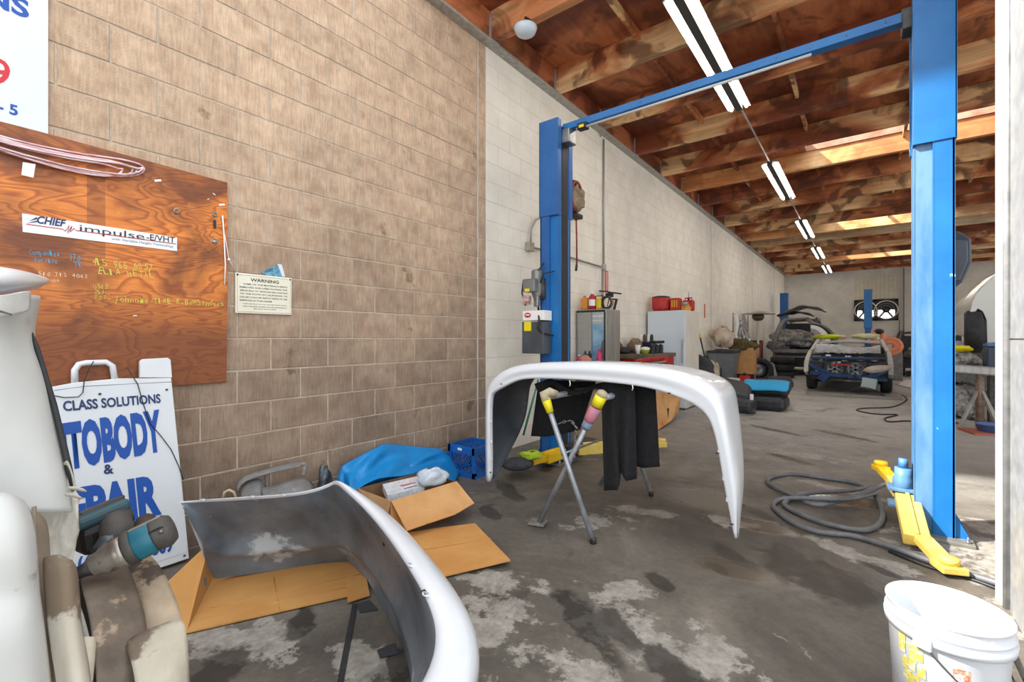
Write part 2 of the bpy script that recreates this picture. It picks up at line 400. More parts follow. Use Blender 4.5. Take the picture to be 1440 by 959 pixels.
# ---- ceiling ----
def wood(name, a, b_, c, stretch, dark=(58, 28, 16), amt=.55, rough=.6, rings=True):
    m = bpy.data.materials.new(name); m.use_nodes = True; nt = m.node_tree; L = nt.links.new; b = nt.nodes['Principled BSDF']
    tc = node(nt, 'ShaderNodeNewGeometry'); oi = node(nt, 'ShaderNodeObjectInfo')
    cb = node(nt, 'ShaderNodeVectorMath', operation='SCALE'); cb.inputs[0].default_value = (13, 7, 19); L(oi.outputs['Random'], cb.inputs['Scale'])
    ad = node(nt, 'ShaderNodeVectorMath', operation='ADD'); L(tc.outputs['Position'], ad.inputs[0]); L(cb.outputs[0], ad.inputs[1])
    def mp(s):
        q = node(nt, 'ShaderNodeMapping'); q.inputs['Scale'].default_value = s; L(ad.outputs[0], q.inputs[0]); return q.outputs[0]
    def nz(v, sc, d=6, dist=0):
        q = node(nt, 'ShaderNodeTexNoise'); q.inputs['Scale'].default_value = sc; q.inputs['Detail'].default_value = d; q.inputs['Distortion'].default_value = dist; L(v, q.inputs['Vector']); return q.outputs['Fac']
    r = node(nt, 'ShaderNodeValToRGB'); e = r.color_ramp.elements; e.new(.5)
    for q, p, cc in zip(e, (.43, .5, .57), (a, b_, c)): q.position = p; q.color = (*lin(cc), 1)
    L(nz(mp(tuple(s**.5 if s < 1 else s*.6 for s in stretch)), 1.6, 5, .8), r.inputs[0]); cur = r.outputs[0]
    g_ = node(nt, 'ShaderNodeValToRGB'); e = g_.color_ramp.elements; e[0].position = .3; e[0].color = (.66, .6, .55, 1); e[1].position = .68; e[1].color = (1.15, 1.12, 1.1, 1)
    L(nz(mp(stretch), 14, 6, .4), g_.inputs[0])
    mm = node(nt, 'ShaderNodeMixRGB', blend_type='MULTIPLY'); mm.inputs[0].default_value = .9; L(cur, mm.inputs[1]); L(g_.outputs[0], mm.inputs[2]); cur = mm.outputs[0]
    d_ = node(nt, 'ShaderNodeValToRGB'); e = d_.color_ramp.elements; e[0].position = .51; e[0].color = (0, 0, 0, 1); e[1].position = .59; e[1].color = (amt, amt, amt, 1)
    L(nz(mp((1, 1, 1)), 1.9, 8, 1.2), d_.inputs[0])
    mx = node(nt, 'ShaderNodeMixRGB'); L(d_.outputs[0], mx.inputs[0]); L(cur, mx.inputs[1]); mx.inputs[2].default_value = (*lin(dark), 1)
    L(mx.outputs[0], b.inputs['Base Color']); b.inputs['Roughness'].default_value = rough
    bn = node(nt, 'ShaderNodeBump'); bn.inputs['Strength'].default_value = .3; bn.inputs['Distance'].default_value = .005; L(nz(mp(stretch), 20, 4), bn.inputs['Height']); L(bn.outputs[0], b.inputs['Normal'])
    return m
wbeam = wood('beam_wood', (138, 72, 42), (198, 124, 76), (242, 202, 150), (.1, 1, 1), dark=(84, 42, 26), amt=.75)
wdeck = wood('roof_deck_wood', (124, 64, 40), (156, 86, 54), (190, 118, 76), (1, .15, 1), dark=(76, 38, 24), amt=.6)
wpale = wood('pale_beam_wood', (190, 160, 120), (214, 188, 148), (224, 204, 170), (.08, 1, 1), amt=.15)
wsunlit = wood('sunlit_look_beam_wood', (206, 140, 84), (232, 178, 118), (246, 214, 164), (.1, 1, 1), dark=(150, 84, 50), amt=.4)  # paler tone paints in the sunlit faces of beams at the skylights
BZ = 4.235; DZ = 4.535
roof = thing('ceiling', (0, 0, BZ), None, None); roof['kind'] = 'structure'
XR = 11.3
beams = [3.6+1.222*k for k in range(18)]
skY = [(8.55, 9.63), (14.66, 15.74), (20.77, 21.85)]
def skx(): return [(-.85, 1.6), (4.5, 7.0)]
edges = [2.62] + beams + [BY]
for i in range(len(edges)-1):
    y0, y1 = edges[i], edges[i+1]
    hole = any(y0 < (s0+s1)/2 < y1 for s0, s1 in skY)
    if hole: segs = [(WX-.2, -.85), (1.6, 4.5), (7.0, XR)]
    else: segs = [(WX-.2, 1.8), (1.8, 6.7), (6.7, XR)]
    for a, b_ in segs: MB().bx(a, b_, y0+.001, y1-.001, DZ, DZ+.03).build('deck_panel', wdeck, roof)
for i, Y in enumerate(beams + [BY-.06]):
    m = wpale if i == 11 else (wsunlit if i in (5, 10, 15) else wbeam)
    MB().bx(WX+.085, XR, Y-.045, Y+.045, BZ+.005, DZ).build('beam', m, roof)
    MB().bx(WX+.078, WX+.1, Y-.062, Y-.0455, BZ+.01, DZ-.03).bx(WX+.078, WX+.1, Y+.0455, Y+.062, BZ+.01, DZ-.03).bx(WX+.08, WX+.12, Y-.062, Y+.062, BZ-.004, BZ+.004).build('beam_hanger', galv, roof)
for i in range(len(edges)-1):
    y0, y1 = edges[i]+.046, edges[i+1]-.046
    for j in range(-1, 9):
        x = -.72 + 1.222*j
        if x < WX+.2: continue
        if any(edges[i] < (s0+s1)/2 < edges[i+1] for s0, s1 in skY) and any(a < x < b_ for a, b_ in skx()): 
            if abs(x-.5) > .02: continue
        MB().bx(x-.02, x+.02, y0, y1, DZ-.09, DZ).build('sub_purlin', wbeam, roof)
MB().bx(WX-.0, WX+.08, 2.62, BY, BZ+.02, DZ).build('ledger_board', wdeck, roof)
MB().bx(WX-.01, WX+.10, 2.62, BY, BZ-.012, BZ+.018, bev=.003).build('ledger_angle', mat('dull_zinc', (158, 156, 150), (184, 182, 176), 20, .5, .3), roof)
# skylights: curb + translucent pane, open to the sky
spane = bpy.data.materials.new('skylight_pane'); spane.use_nodes = True; nt = spane.node_tree
for q in list(nt.nodes):
    if q.type == 'BSDF_PRINCIPLED': nt.nodes.remove(q)
tr = node(nt, 'ShaderNodeBsdfTransparent'); tr.inputs[0].default_value = (.95, .96, .97, 1); tl = node(nt, 'ShaderNodeBsdfTranslucent'); ms = node(nt, 'ShaderNodeMixShader'); ms.inputs[0].default_value = .04
nt.links.new(tr.outputs[0], ms.inputs[1]); nt.links.new(tl.outputs[0], ms.inputs[2]); nt.links.new(ms.outputs[0], nt.nodes['Material Output'].inputs[0])
curb = mat('skylight_curb', (196, 150, 128), (170, 110, 84), 5, .7)
ns = 0
for (s0, s1) in skY:
    for (a, b_) in skx():
        ns += 1
        y0 = max(q for q in beams if q < (s0+s1)/2)+.046; y1 = min(q for q in beams+[BY] if q > (s0+s1)/2)-.046
        fr = MB().bx(a, b_, y0, y0+.03, DZ, DZ+.2).bx(a, b_, y1-.03, y1, DZ, DZ+.2).bx(a, a+.03, y0, y1, DZ, DZ+.2).bx(b_-.03, b_, y0, y1, DZ, DZ+.2).build('window_%d' % ns, curb); tag(fr, kind='structure')
        MB().bx(a, b_, y0, y1, DZ+.2, DZ+.206).build('pane', spane, fr)
# ================= TWO-POST LIFT =================
blue = mat('lift_blue_paint', (16, 100, 168), (26, 114, 180), 3, .38, 0, bump=.06, bscale=30, c3=(176, 208, 226), t3=.69, s3=16)
blue2 = mat('deep_blue_paint', (30, 88, 150), (38, 100, 166), 3, .4, 0, bump=.05, bscale=30, c3=(150, 180, 205), t3=.70, s3=14)
paleblue = mat('pale_blue_paint', (62, 116, 172), (102, 142, 178), 5, .42, stretch=(2, 2, .5), bump=.05)  # paler, vertically streaked blue on the right channel and arm fittings
yel = mat('yellow_lift_paint', (226, 202, 112), (214, 184, 84), 6, .45, c3=(150, 110, 62), t3=.66, s3=14)
yel2 = mat('bright_yellow_paint', (238, 196, 24), (222, 176, 20), 6, .45, c3=(120, 90, 40), t3=.68, s3=14)
steel = mat('grey_steel', (120, 122, 124), (160, 162, 162), 14, .38, .8)
dsteel = mat('dark_steel', (56, 56, 58), (84, 82, 80), 18, .5, .5)
blk = mat('black_plastic', (24, 24, 26), (36, 36, 38), 12, .5)
rub = mat('black_rubber', (34, 35, 38), (48, 49, 52), 20, .65)
white = mat('white_plastic', (236, 236, 234), rough=.4)
red = mat('red_paint', (190, 30, 28), (160, 24, 24), 6, .45)
lift = thing('two_post_lift', (-1.05, 3.93, 0), 'blue two-post vehicle lift with overhead crossbar and yellow swing arms', 'vehicle lift')
def post(x0, x1, sgn, bm_, up_):      # sgn +1: open side faces +x
    y0, y1 = 3.79, 4.06
    w = x1-x0; H = 3.3
    c_ = MB()
    xi = x1 if sgn > 0 else x0; xo = x0 if sgn > 0 else x1
    c_.bx(min(xo, xo+sgn*.012), max(xo, xo+sgn*.012), y0, y1, 0.02, H)                 # outer web
    mid = xo+sgn*w*.52
    c_.bx(min(xo, mid), max(xo, mid), y0, y0+.012, 0.02, H, 0, .003); c_.bx(min(xo, mid), max(xo, mid), y1-.012, y1, 0.02, H)
    c_.bx(mid-.004, mid+.004, y0, y0+.03, 0.02, H)
    c_.build('column', bm_, lift)
    f = MB(); a, b_ = min(mid, xi), max(mid, xi)
    f.bx(a, b_, y0+.022, y0+.034, .02, H, 0, .003); f.bx(a, b_, y1-.034, y1-.022, .02, H)
    f.bx(min(xi, xi-sgn*.01), max(xi, xi-sgn*.01), y0+.022, y0+.085, .02, H, 0, .003); f.bx(min(xi, xi-sgn*.01), max(xi, xi-sgn*.01), y1-.085, y1-.022, .02, H)
    f.build('column_channel', up_, lift)
    s_ = MB(); e = .008
    s_.bx(x0-e, x1+e, y0-e, y0, 2.42, 3.36, 0, .003); s_.bx(x0-e, x1+e, y1, y1+e, 2.42, 3.36); xx = x0-e if sgn > 0 else x1
    s_.bx(xx, xx+e, y0-e, y1+e, 2.42, 3.36)
    s_.bx(min(xi, xi+sgn*e), max(xi, xi+sgn*e), y0, y0+.06, 2.42, 3.36); s_.bx(min(xi, xi+sgn*e), max(xi, xi+sgn*e), y1-.06, y1, 2.42, 3.36)
    s_.build('column_extension', bm_, lift)
    b = MB(); b.bx(x0-.06, x1+.08, y0-.07, y1+.07, 0, .022, 0, .004); bp = b.build('base_plate', mat('worn_base_plate', (150, 146, 138), (120, 118, 112), 8, .5, .4), lift)
    for (bxx, byy) in ((x0-.03, y0-.04), (x1+.05, y0-.04), (x0-.03, y1+.04), (x1+.05, y1+.04)):
        MB().lathe([(.012, .02), (.012, .034), (.006, .034), (.006, .055), (0, .055)], (bxx, byy, 0), 8).build('anchor_bolt', steel, bp)
    g = MB()
    for yy in (y0+.02, y1-.03):
        sx = xo; g.prism([(sx, yy, .022), (sx-sgn*.07, yy, .022), (sx, yy, .16)], (0, .01, 0))
    g.each('gusset', bm_, lift)
    k = MB(); k.bx((x0+x1)/2-.03 if sgn > 0 else x0+.025, x1-.03 if sgn > 0 else (x0+x1)/2+.01, y0+.05, y1-.05, .12, .62); k.build('carriage', dsteel, lift)
post(-2.56, -2.36, 1, blue2, blue)
post(.245, .43, -1, blue, paleblue)
MB().bx(-2.36, -2.355, 3.87, 3.98, .1, 3.3).build('chain_cover', blk, lift)
c_ = MB(); c_.bx(-2.37, .25, 3.9, 3.98, 3.27, 3.335, 0, .004); cb_ = c_.build('crossbar', blue, lift)
cc = MB()
for k in range(12): cc.lathe([(.006, 0), (.006, .004), (0, .004)], (-2.2+k*.21, 3.9, 3.302), 8, axis=(0, -1, 0))
cc.each('bolt', steel, cb_)
MB().bx(-2.36, -2.27, 3.86, 4.0, 3.13, 3.27, 0, .01).build('pulley_bracket', steel, lift)
MB().bx(.19, .25, 3.86, 4.0, 3.2, 3.34, 0, .01).build('pulley_bracket', dsteel, lift)
MB().tube([(-2.2, 3.88, 3.23), (-.3, 3.88, 3.235)], .011, 8).build('shutoff_bar', mat('pale_tube', (196, 198, 196), rough=.4), lift)
# limit switch under the crossbar
q = yp(820, 178, 3.9); sw = MB().box(q, (.10, .07, .06), None, 0, .008).build('limit_switch', blk, lift); MB().box(q+V((-.0, -.037, -.006)), (.05, .004, .026)).build('sticker', mat('yellow_sticker', (236, 214, 30), rough=.5), sw)
MB().tube([q+V((-.05, 0, 0)), q+V((-.1, 0, -.01)), V((-2.3, 3.88, 3.2))], .006, 6).build('cable', blk, lift)
# arms
def arm(p0, p1, w, h, m, ext=None, mm=yel2):
    a = MB(); p0, p1 = V(p0), V(p1); a.bar(p0, p1, w, h, bev=.006); A = a.build('swing_arm', m, lift)
    if ext: 
        e = V(ext); b = MB(); b.bar(p1+(p0-p1).normalized()*.1, e, w*.72, h*.62, bev=.005); b.build('arm_extension', mm, A)
        d = (e-p1).normalized()
        b = MB(); b.box(e+V((0, 0, .0)), (w*.95, w*.95, h*.5), (0, 0, .4), 0, .006); b.lathe([(.04, 0), (.045, .02), (.04, .035), (0, .035)], e+V((0, 0, h*.25)), 14); b.build('lift_pad', mm, A)
        b = MB(); b.bar(p0+V((0, 0, h/2)), p1+V((0, 0, h/2)), .02, .03, bev=.004); b.build('rib', m, A)
    return A
arm((-2.36, 3.87, .10), (-2.40, 3.62, .085), .12, .09, yel2, (-2.50, 3.28, .07))
arm((-2.30, 4.06, .10), (-1.98, 4.5, .10), .11, .10, yel, (-1.72, 4.86, .09), yel)
arm((.215, 3.93, .19), (.235, 3.46, .07), .12, .07, yel, (.345, 3.25, .04), yel)
arm((.20, 4.02, .19), (.17, 4.3, .19), .1, .08, yel, (.10, 4.62, .2), yel2)
MB().lathe([(.055, 0), (.055, .1), (.045, .12), (.045, .17), (0, .17)], (.20, 3.95, .2), 16).lathe([(.025, 0), (.025, .06), (0, .06)], (.20, 3.95, .37), 12).build('arm_pin', paleblue, lift)
MB().bx(.12, .25, 3.88, 4.02, .225, .245, 0, .004).bx(.12, .25, 3.88, 4.02, .12, .14, 0, .004).each('arm_bracket', paleblue, lift)
MB().bx(-2.37, -2.25, 3.88, 4.1, .15, .17, 0, .004).bx(-2.37, -2.25, 3.88, 4.1, .03, .05, 0, .004).each('arm_bracket', dsteel, lift)
# power unit on the left post
P = lambda px, py, Y=3.72: yp(px, py, Y)
def pbox(name, x0, y0, x1, y1, Y, dep, m, parent, bev=.004):
    a, b_ = P(x0, y1, Y), P(x1, y0, Y)
    return MB().bx(a.x, b_.x, Y, Y+dep, a.z, b_.z, 0, bev).build(name, m, parent)
gdark = mat('dark_grey_box', (72, 76, 82), (88, 92, 98), 4, .4, .2)
pu = pbox('pump_tank', 734, 452, 764, 497, 3.66, .14, gdark, lift)
MB().box(P(742, 459, 3.655)+V((0, 0, 0)), (.085, .003, .09)).build('warning_sticker', mat('yellow_sticker', (236, 214, 30)), pu)
vb = pbox('valve_block', 735, 436, 765, 451, 3.66, .14, white, lift)
q = P(742, 443, 3.655); MB().lathe([(.038, 0), (.038, .002), (0, .002)], q, 20, axis=(0, -1, 0), sc=(1, .62)).build('red_badge', mat('red_badge', (206, 30, 44)), vb)
MB().box(q+V((0, -.003, 0)), (.05, .002, .012)).build('badge_lettering', white, vb)
mo = pbox('motor_switch', 735, 391, 751, 411, 3.64, .10, mat('grey_switch_box', (112, 114, 112), (130, 132, 130), 6, .45, .3), lift, .008)
MB().box(P(741, 408, 3.635), (.055, .003, .03)).build('yellow_tag', mat('yellow_sticker', (236, 214, 30)), mo)
m_ = MB(); a = P(755, 398, 3.75); m_.lathe([(0, .14), (.045, .13), (.055, .11), (.055, -.1), (.04, -.14), (.02, -.2), (0, -.2)], a, 18); m_.build('pump_motor', mat('motor_grey', (136, 136, 132), (116, 116, 114), 8, .4, .4), lift)
m_ = MB(); a = P(763, 405, 3.78); m_.lathe([(0, .1), (.03, .09), (.035, -.1), (0, -.12)], a, 14); m_.build('capacitor_housing', dsteel, lift)
m_ = MB(); m_.box(P(741, 422, 3.68), (.07, .06, .09), None, 0, .01); m_.build('regulator', mat('pale_regulator', (210, 205, 200), (150, 60, 50), 18, .4), lift)
m_ = MB(); m_.box(P(755, 424, 3.7), (.05, .05, .1), None, 0, .01); m_.build('valve', steel, lift)
m_ = MB(); m_.tube([P(757, 432), P(758, 450, 3.64), P(756, 462, 3.64), P(762, 468, 3.66), P(778, 472, 3.76)], .01, 8); m_.tube([P(736, 394, 3.66), P(734, 412, 3.66), P(739, 430, 3.66)], .008, 8)
m_.tube([P(757, 392), P(757, 380), P(765, 370, 3.76)], .007, 8); m_.tube([P(760, 398), P(764, 385), P(780, 381, 3.77)], .007, 8); m_.each('hydraulic_hose', blk, lift)

# ================= BUMPER ON THE TRESTLE =================
wpaint = mat('white_car_paint', (222, 226, 231), (214, 219, 226), 2, .25, coat=.6)
bin_ = mat('black_bumper_inside', (38, 42, 48), (60, 68, 76), 3, .42, c3=(92, 104, 112), t3=.62, s3=2.5)
OUT = [(684.5, 677, 1), (684, 640, 1), (683.5, 600, 1), (684, 553, 1), (688, 541, .9), (694, 533, .8), (705, 522, .6), (725, 514, .4), (750, 510.5, .25), (789, 509, .1), (834, 508.5, 0), (886, 511.7, 0), (925, 515.6, 0), (957, 522, 0), (986, 531.7, 0),
       (1006, 544.7, 0), (1015.7, 561, 0), (1022, 590, 0), (1028.6, 625, 0), (1035, 661, 0), (1039, 690, 0), (1039, 719, 0), (1036.7, 757, 0)]
INN = [(688.5, 677), (688.5, 640), (688, 600), (688, 556), (694, 551), (703, 546), (714, 540), (729, 533), (752, 531.5), (789, 532.5), (832, 535), (880, 540), (918, 546), (951, 557.6), (975, 568), (990, 580), (1000, 594), (1007.6, 622), (1011, 640), (1014.5, 662), (1020, 692), (1026, 722), (1033, 755)]
DEP = [.06, .27, .48, .50, .51, .52, .52, .5, .5, .5, .5, .5, .5, .5, .5, .5, .48, .44, .40, .34, .27, .2, .1]
NY = 2.55
bump = thing('car_bumper', (-1.36, 2.75, .15), 'glossy white car bumper laid upside down like an arch across a trestle', 'bumper')
rows = []
cx, cz_ = -1.36, .55
for ki, (o1, i1, dp) in enumerate(zip(OUT, INN, DEP)):
    rc_ = 1 if 6 <= ki <= 13 else 0
    po = yp(o1[0], o1[1], NY+.05); pi = yp(i1[0], i1[1], NY); pm = yp((o1[0]*.72+i1[0]*.28), (o1[1]*.72+i1[1]*.28), NY+.005)
    pl = pi + (po-pi)*.0 + V((0, .035, 0)); c0 = V((cx, 0, cz_)); inw = (c0-V((po.x, 0, po.z))).normalized()
    pf1 = po+V((0, dp*.35, 0))+inw*.004; pf2 = po+V((0, dp*.75, 0))+inw*.012; pf3 = po+V((0, dp, 0))+inw*.035
    rows.append([pl, pi, pi+(pm-pi)*.35+V((0, .012*rc_, 0)), pi+(pm-pi)*.72+V((0, -.006, 0)), pm, po+V((0, -.02, 0))-inw*(-.004), po+V((0, .03, 0)), pf1, pf2, pf3])
b = MB().grid(rows); b.build('shell', [bin_, wpaint], bump, sol=.004, sub=2, sol_in=1)
t = MB()
for px, py in ((688, 592), (689, 621), (688.5, 645), (687.5, 664)):
    c0 = yp(px+2, py, NY+.003); t.box(c0, (.02, .006, .022), None, 0, .004)
for px, py in ((1008, 636), (1015, 673), (1020, 703), (1028, 735)):
    c0 = yp(px+4, py, NY+.003); t.box(c0, (.022, .006, .022), None, 0, .005)
t.each('mounting_tab', wpaint, bump)
t = MB()
for px, py in ((705, 540), (941, 553), (690, 664), (1009, 637), (1029, 737)): t.lathe([(.006, 0), (.006, .003), (0, .003)], yp(px, py, NY-.012), 10, axis=(0, -1, 0), sc=(1.6, .7))
t.each('clip_hole', blk, bump)
MB().tube([yp(801, 535, NY+.01), yp(802, 540, NY), yp(801, 543, NY)], .003, 6).tube([yp(889, 540, NY+.01), yp(890, 545, NY), yp(889, 549, NY)], .003, 6).each('wire_clip', white, bump)

# trestle
tub = mat('grey_steel_tube', (150, 156, 164), (176, 181, 188), 14, .4, .5)
st_ = thing('folding_trestle', (-1.46, 2.96, 0), 'grey steel folding trestle with yellow and pink taped pads holding the arched bumper', 'trestle')
YF, YR = 2.457, 3.47
LA = [V((-1.28, YF, .01)), V((-1.62, YF, .84))]; LB = [V((-1.69, YF+.03, .01)), V((-1.25, YF+.03, .86))]
LA2 = [V((-1.31, YR, .01)), V((-1.62, YR, .84))]; LB2 = [V((-1.74, YR, .01)), V((-1.25, YR, .86))]
for a, b_ in (LA, LB, LA2, LB2): MB().tube([a, b_], .0165, 12).build('leg', tub, st_)
for a, b_ in ((LA[1], LA2[1]), (LB[1], LB2[1])): MB().tube([a+V((0, -.0, 0)), b_], .02, 12).build('top_rail', tub, st_)
MB().tube([V((-1.485, YF-.02, .50)), V((-1.485, YR+.02, .50))], .008, 8).build('pivot_bolt', steel, st_)
for q in (LA[0], LA2[0]): MB().lathe([(.02, 0), (.02, .03), (.017, .035)], (q.x, q.y, 0), 12).build('foot_cap', dsteel, st_)
MB().box((-1.70, YF+.03, .012), (.11, .10, .016), (0, 0, .3), 0, .005).build('foot_plate', mat('rusty_plate', (150, 146, 140), (110, 100, 92), 30, .6, .3), st_)
padd = mat('yellow_tape', (236, 222, 30), (214, 200, 20), 12, .5, bump=.3)
tanp = mat('masking_tape', (196, 184, 150), (160, 150, 128), 14, .7, bump=.3)
pink = mat('pink_tape', (206, 110, 128), (156, 120, 140), 10, .6, bump=.3)
d = (LA[1]-LA[0]).normalized(); MB().tube([LA[1]-d*.10, LA[1]-d*.01], [.022, .031], 14).build('yellow_pad', padd, st_)
MB().tube([LA[1]-d*.02, LA[1]+d*.02, LA[1]+V((.02, .02, .035)), LA[1]+V((.05, .06, .02))], [.031, .034, .03, .022], 14).build('tape_wrap', tanp, st_)
d = (LB[1]-LB[0]).normalized(); MB().tube([LB[1]-d*.05, LB[1]+d*.02], [.036, .036], 14).build('yellow_pad', padd, st_)
MB().tube([LB[1]+d*.018, LB[1]+d*.045, LB[1]+d*.055], [.036, .03, .01], 14).build('tape_wrap', tanp, st_)
MB().tube([LB[1]-d*.17, LB[1]-d*.14, LB[1]-d*.06], [.024, .034, .036], 14).build('pink_pad', pink, st_)
MB().tube([LB[1]-d*.215, LB[1]-d*.2, LB[1]-d*.165], [.023, .032, .03], 14).build('blue_rag', mat('grey_blue_rag', (122, 140, 158), (90, 110, 128), 20, .8, bump=.4), st_)
def chain(pts, name, parent, m, step=.026, r=.009, w=.0028):
    c = MB(); L_ = 0; k = 0
    for a, b_ in zip(pts[:-1], pts[1:]):
        a, b_ = V(a), V(b_); n_ = max(1, int((b_-a).length/step)); dr = (b_-a).normalized(); up = V((0, 0, 1)) if abs(dr.z) < .9 else V((1, 0, 0)); s1 = dr.cross(up).normalized(); s2 = s1.cross(dr)
        for i in range(n_):
            o_ = a+(b_-a)*((i+.5)/n_); ss = s1 if k % 2 else s2; k += 1
            c.tube([o_+dr*(r*1.6*math.cos(t*PI/4))+ss*(r*.7*math.sin(t*PI/4)) for t in range(8)], w, 5, closed=True)
    return c.build(name, m, parent)
ch = [yp(777, 600, YF), yp(790, 594, YF), yp(803, 591, YF), yp(808, 598, YF), yp(812, 603, YF)]
chain(ch, 'chain', st_, steel)
chain([yp(809, 605, YF+.02), yp(808, 645, YF+.02)], 'chain', st_, steel)

# black cloth over the trestle
cl = mat('black_felt', (22, 22, 24), (32, 32, 35), 30, .95, bump=.4, bscale=150)
cb = MB()
def cl_grid(T, B, Y0, Y1, n=24, rows_=14, amp=.02, fr=3, ph=0, sag=0):
    out = []
    for i in range(rows_+1):
        v = i/rows_; r_ = []
        for j in range(n+1):
            u = j/n
            def ip(A):
                x = u*(len(A)-1); k = min(int(x), len(A)-2); f_ = x-k; return V((A[k][0]*(1-f_)+A[k+1][0]*f_, A[k][1]*(1-f_)+A[k+1][1]*f_, 0))
            t_, b__ = ip(T), ip(B); p = t_*(1-v)+b__*v
            Y = Y0*(1-v)+Y1*v + amp*(.3+.7*v)*math.sin(u*fr*2*PI+ph+v*.8)
            r_.append(yp(p.x, p.y, Y))
        out.append(r_)
    return out
cb.grid(cl_grid([(757, 541), (780, 534), (803, 536), (838, 537)], [(747, 613), (768, 614), (795, 609), (816, 604)], 2.98, 3.02, amp=.012, fr=1.2))
cb.grid(cl_grid([(752, 540), (775, 532), (800, 548), (815, 549), (838, 540), (856, 537)], [(757, 552), (776, 540), (795, 556), (812, 556), (836, 547), (850, 548)], 2.72, 2.70, amp=.004, rows_=4))
cb.grid(cl_grid([(845, 538), (856, 536), (868, 538), (882, 540), (893, 541)], [(850, 690), (869, 689), (873, 660), (880, 676), (896, 673)], 2.66, 2.64, n=36, amp=.028, fr=2.1, ph=.6))
cb.grid(cl_grid([(880, 540), (900, 542), (922, 545)], [(884, 652), (905, 658), (928, 656)], 2.74, 2.76, amp=.006, fr=.8))
c_ = cb.build('shop_cloth', cl, None, sol=.006, fix=True); tag(c_, 'black felt cloth draped over the trestle beneath the arched bumper', 'cloth')

# ================= FOREGROUND BUMPER =================
# stations: (top rim px, py, h), (bottom px, py, h)
fb = thing('car_bumper', (-1.6, 1.1, .01), 'white bumper shell lying on the floor with its scuffed grey hollow side facing the wall', 'bumper')
ST = [((253, 706), .47, (262, 716), .45, (300, 814), .03), ((262, 705), .475, (290, 735), .36, (303, 814), .02), ((300, 702), .48, (312, 750), .25, (330, 810), .01), ((345, 699), .485, (350, 750), .25, (372, 805), .0), ((400, 696), .49, (400, 746), .26, (425, 796), .0), ((440, 690), .50, (440, 742), .28, (462, 791), .0),
      ((464, 680), .53, (470, 738), .30, (484, 790), .0), ((471, 674), .575, (478, 738), .30, (490, 790), .0), ((480, 684), .565, (495, 745), .30, (498, 797), .0), ((510, 712), .52, (522, 766), .28, (514, 812), .0), ((545, 756), .50, (550, 800), .26, (530, 838), .0), ((573, 800), .49, (572, 838), .26, (546, 868), .0), ((597, 840), .48, (588, 880), .26, (562, 900), .0), ((611, 880), .47, (598, 918), .25, (576, 936), .0), ((606, 925), .46, (596, 960), .24, (580, 985), .0), ((580, 970), .46, (575, 1000), .24, (570, 1030), .0)]
rows = []
P3 = []
for (tp, th_, mp_, mh, bp_, bh) in ST:
    P3.append((cp(*tp, th_), cp(*mp_, mh), cp(*bp_, bh+.012)))
n_ = len(P3)
for i, (T, M_, B_) in enumerate(P3):
    a = P3[max(i-1, 0)]; c = P3[min(i+1, n_-1)]
    tg = (c[2]-a[2]); tg.z = 0; tg.normalize(); nrm = V((tg.y, -tg.x, 0))     # candidate outward
    cen = V((-1.9, .55, 0))
    if nrm.dot(T-cen) < 0: nrm = -nrm
    w_ = [.001, .002, .004, .004, .004, .006, .012, .016, .045, .075, .085, .09, .095, .10, .11, .12][i]
    ef = [0, .25, .6, 1][min(i, 3)]; T2 = T*.9+M_*.1 + nrm*(w_+.012*ef)
    rows.append([B_, B_*.62+M_*.38+nrm*.006, B_*.5+M_*.5-nrm*.022, B_*.38+M_*.62-nrm*.012, M_+nrm*.012, M_*.45+T*.55+nrm*.004, T, T+nrm*(w_*.5+.004)+V((0, 0, .003)), T2, T*.6+M_*.4+nrm*(w_+.03*ef+.003), M_+nrm*(w_+.04*ef+.004), B_+nrm*(w_*.5+.03*ef+.004)])
# inner (grey) surface = first five rows, outer (white) the rest
b = MB(); b.grid([r[:7] for r in rows], 1); b.grid([r[6:] for r in rows], 0)
gin = mat('scuffed_grey_plastic', (64, 70, 78), (132, 142, 152), 3.0, .38, c3=(186, 196, 204), t3=.60, s3=3.4, bump=.1, detail=8, lo=.3, hi=.7)
b.build('shell', [wpaint, gin], fb, sub=2)
t = MB()
for px, py, h in ((355, 698.5, .486), (399, 696, .49), (285, 703, .478), (577, 795, .485), (598, 836, .475)):
    q = cp(px, py, h); t.lathe([(.008, -.002), (.011, -.002), (.011, .003), (.008, .003)], q+V((.003, 0, .001)), 12, sc=(1.4, .8), caps=False); 
t.each('mounting_tab', wpaint, fb)
t = MB()
for px, py, h in ((523, 740, .42), (542, 764, .41), (564, 793, .4)): t.box(cp(px, py, h), (.012, .02, .016), None, 0, .003)
t.box(cp(598, 833, .47), (.02, .02, .012), None, 0, .003)
t.each('clip', blk, fb)
# ================= LEFT WALL ITEMS =================
UY = V((0, 1, 0)); UZ = V((0, 0, 1))
def wtext(body, px, py, h, mt, parent, X, width=None, slope=None, name='lettering', bold=0, **k):
    o = wp(px, py, X); u = UY
    if width and width > 2: width = (wp(width, py, X)-o).length
    if slope is not None: u = (UY + UZ*slope).normalized()
    return text(body, o, u, UZ if slope is None else UZ, h, mt, parent, name, .0012, bold, width, **k)
ink_blue = mat('blue_print', (16, 78, 168), rough=.5); ink_navy = mat('navy_print', (30, 52, 104), rough=.5); ink_red = mat('red_print', (206, 36, 50), rough=.5); ink_dark = mat('dark_grey_print', (50, 56, 62), rough=.6)
sheet = mat('white_sign_sheet', (220, 226, 231), (212, 219, 226), 2, .35)
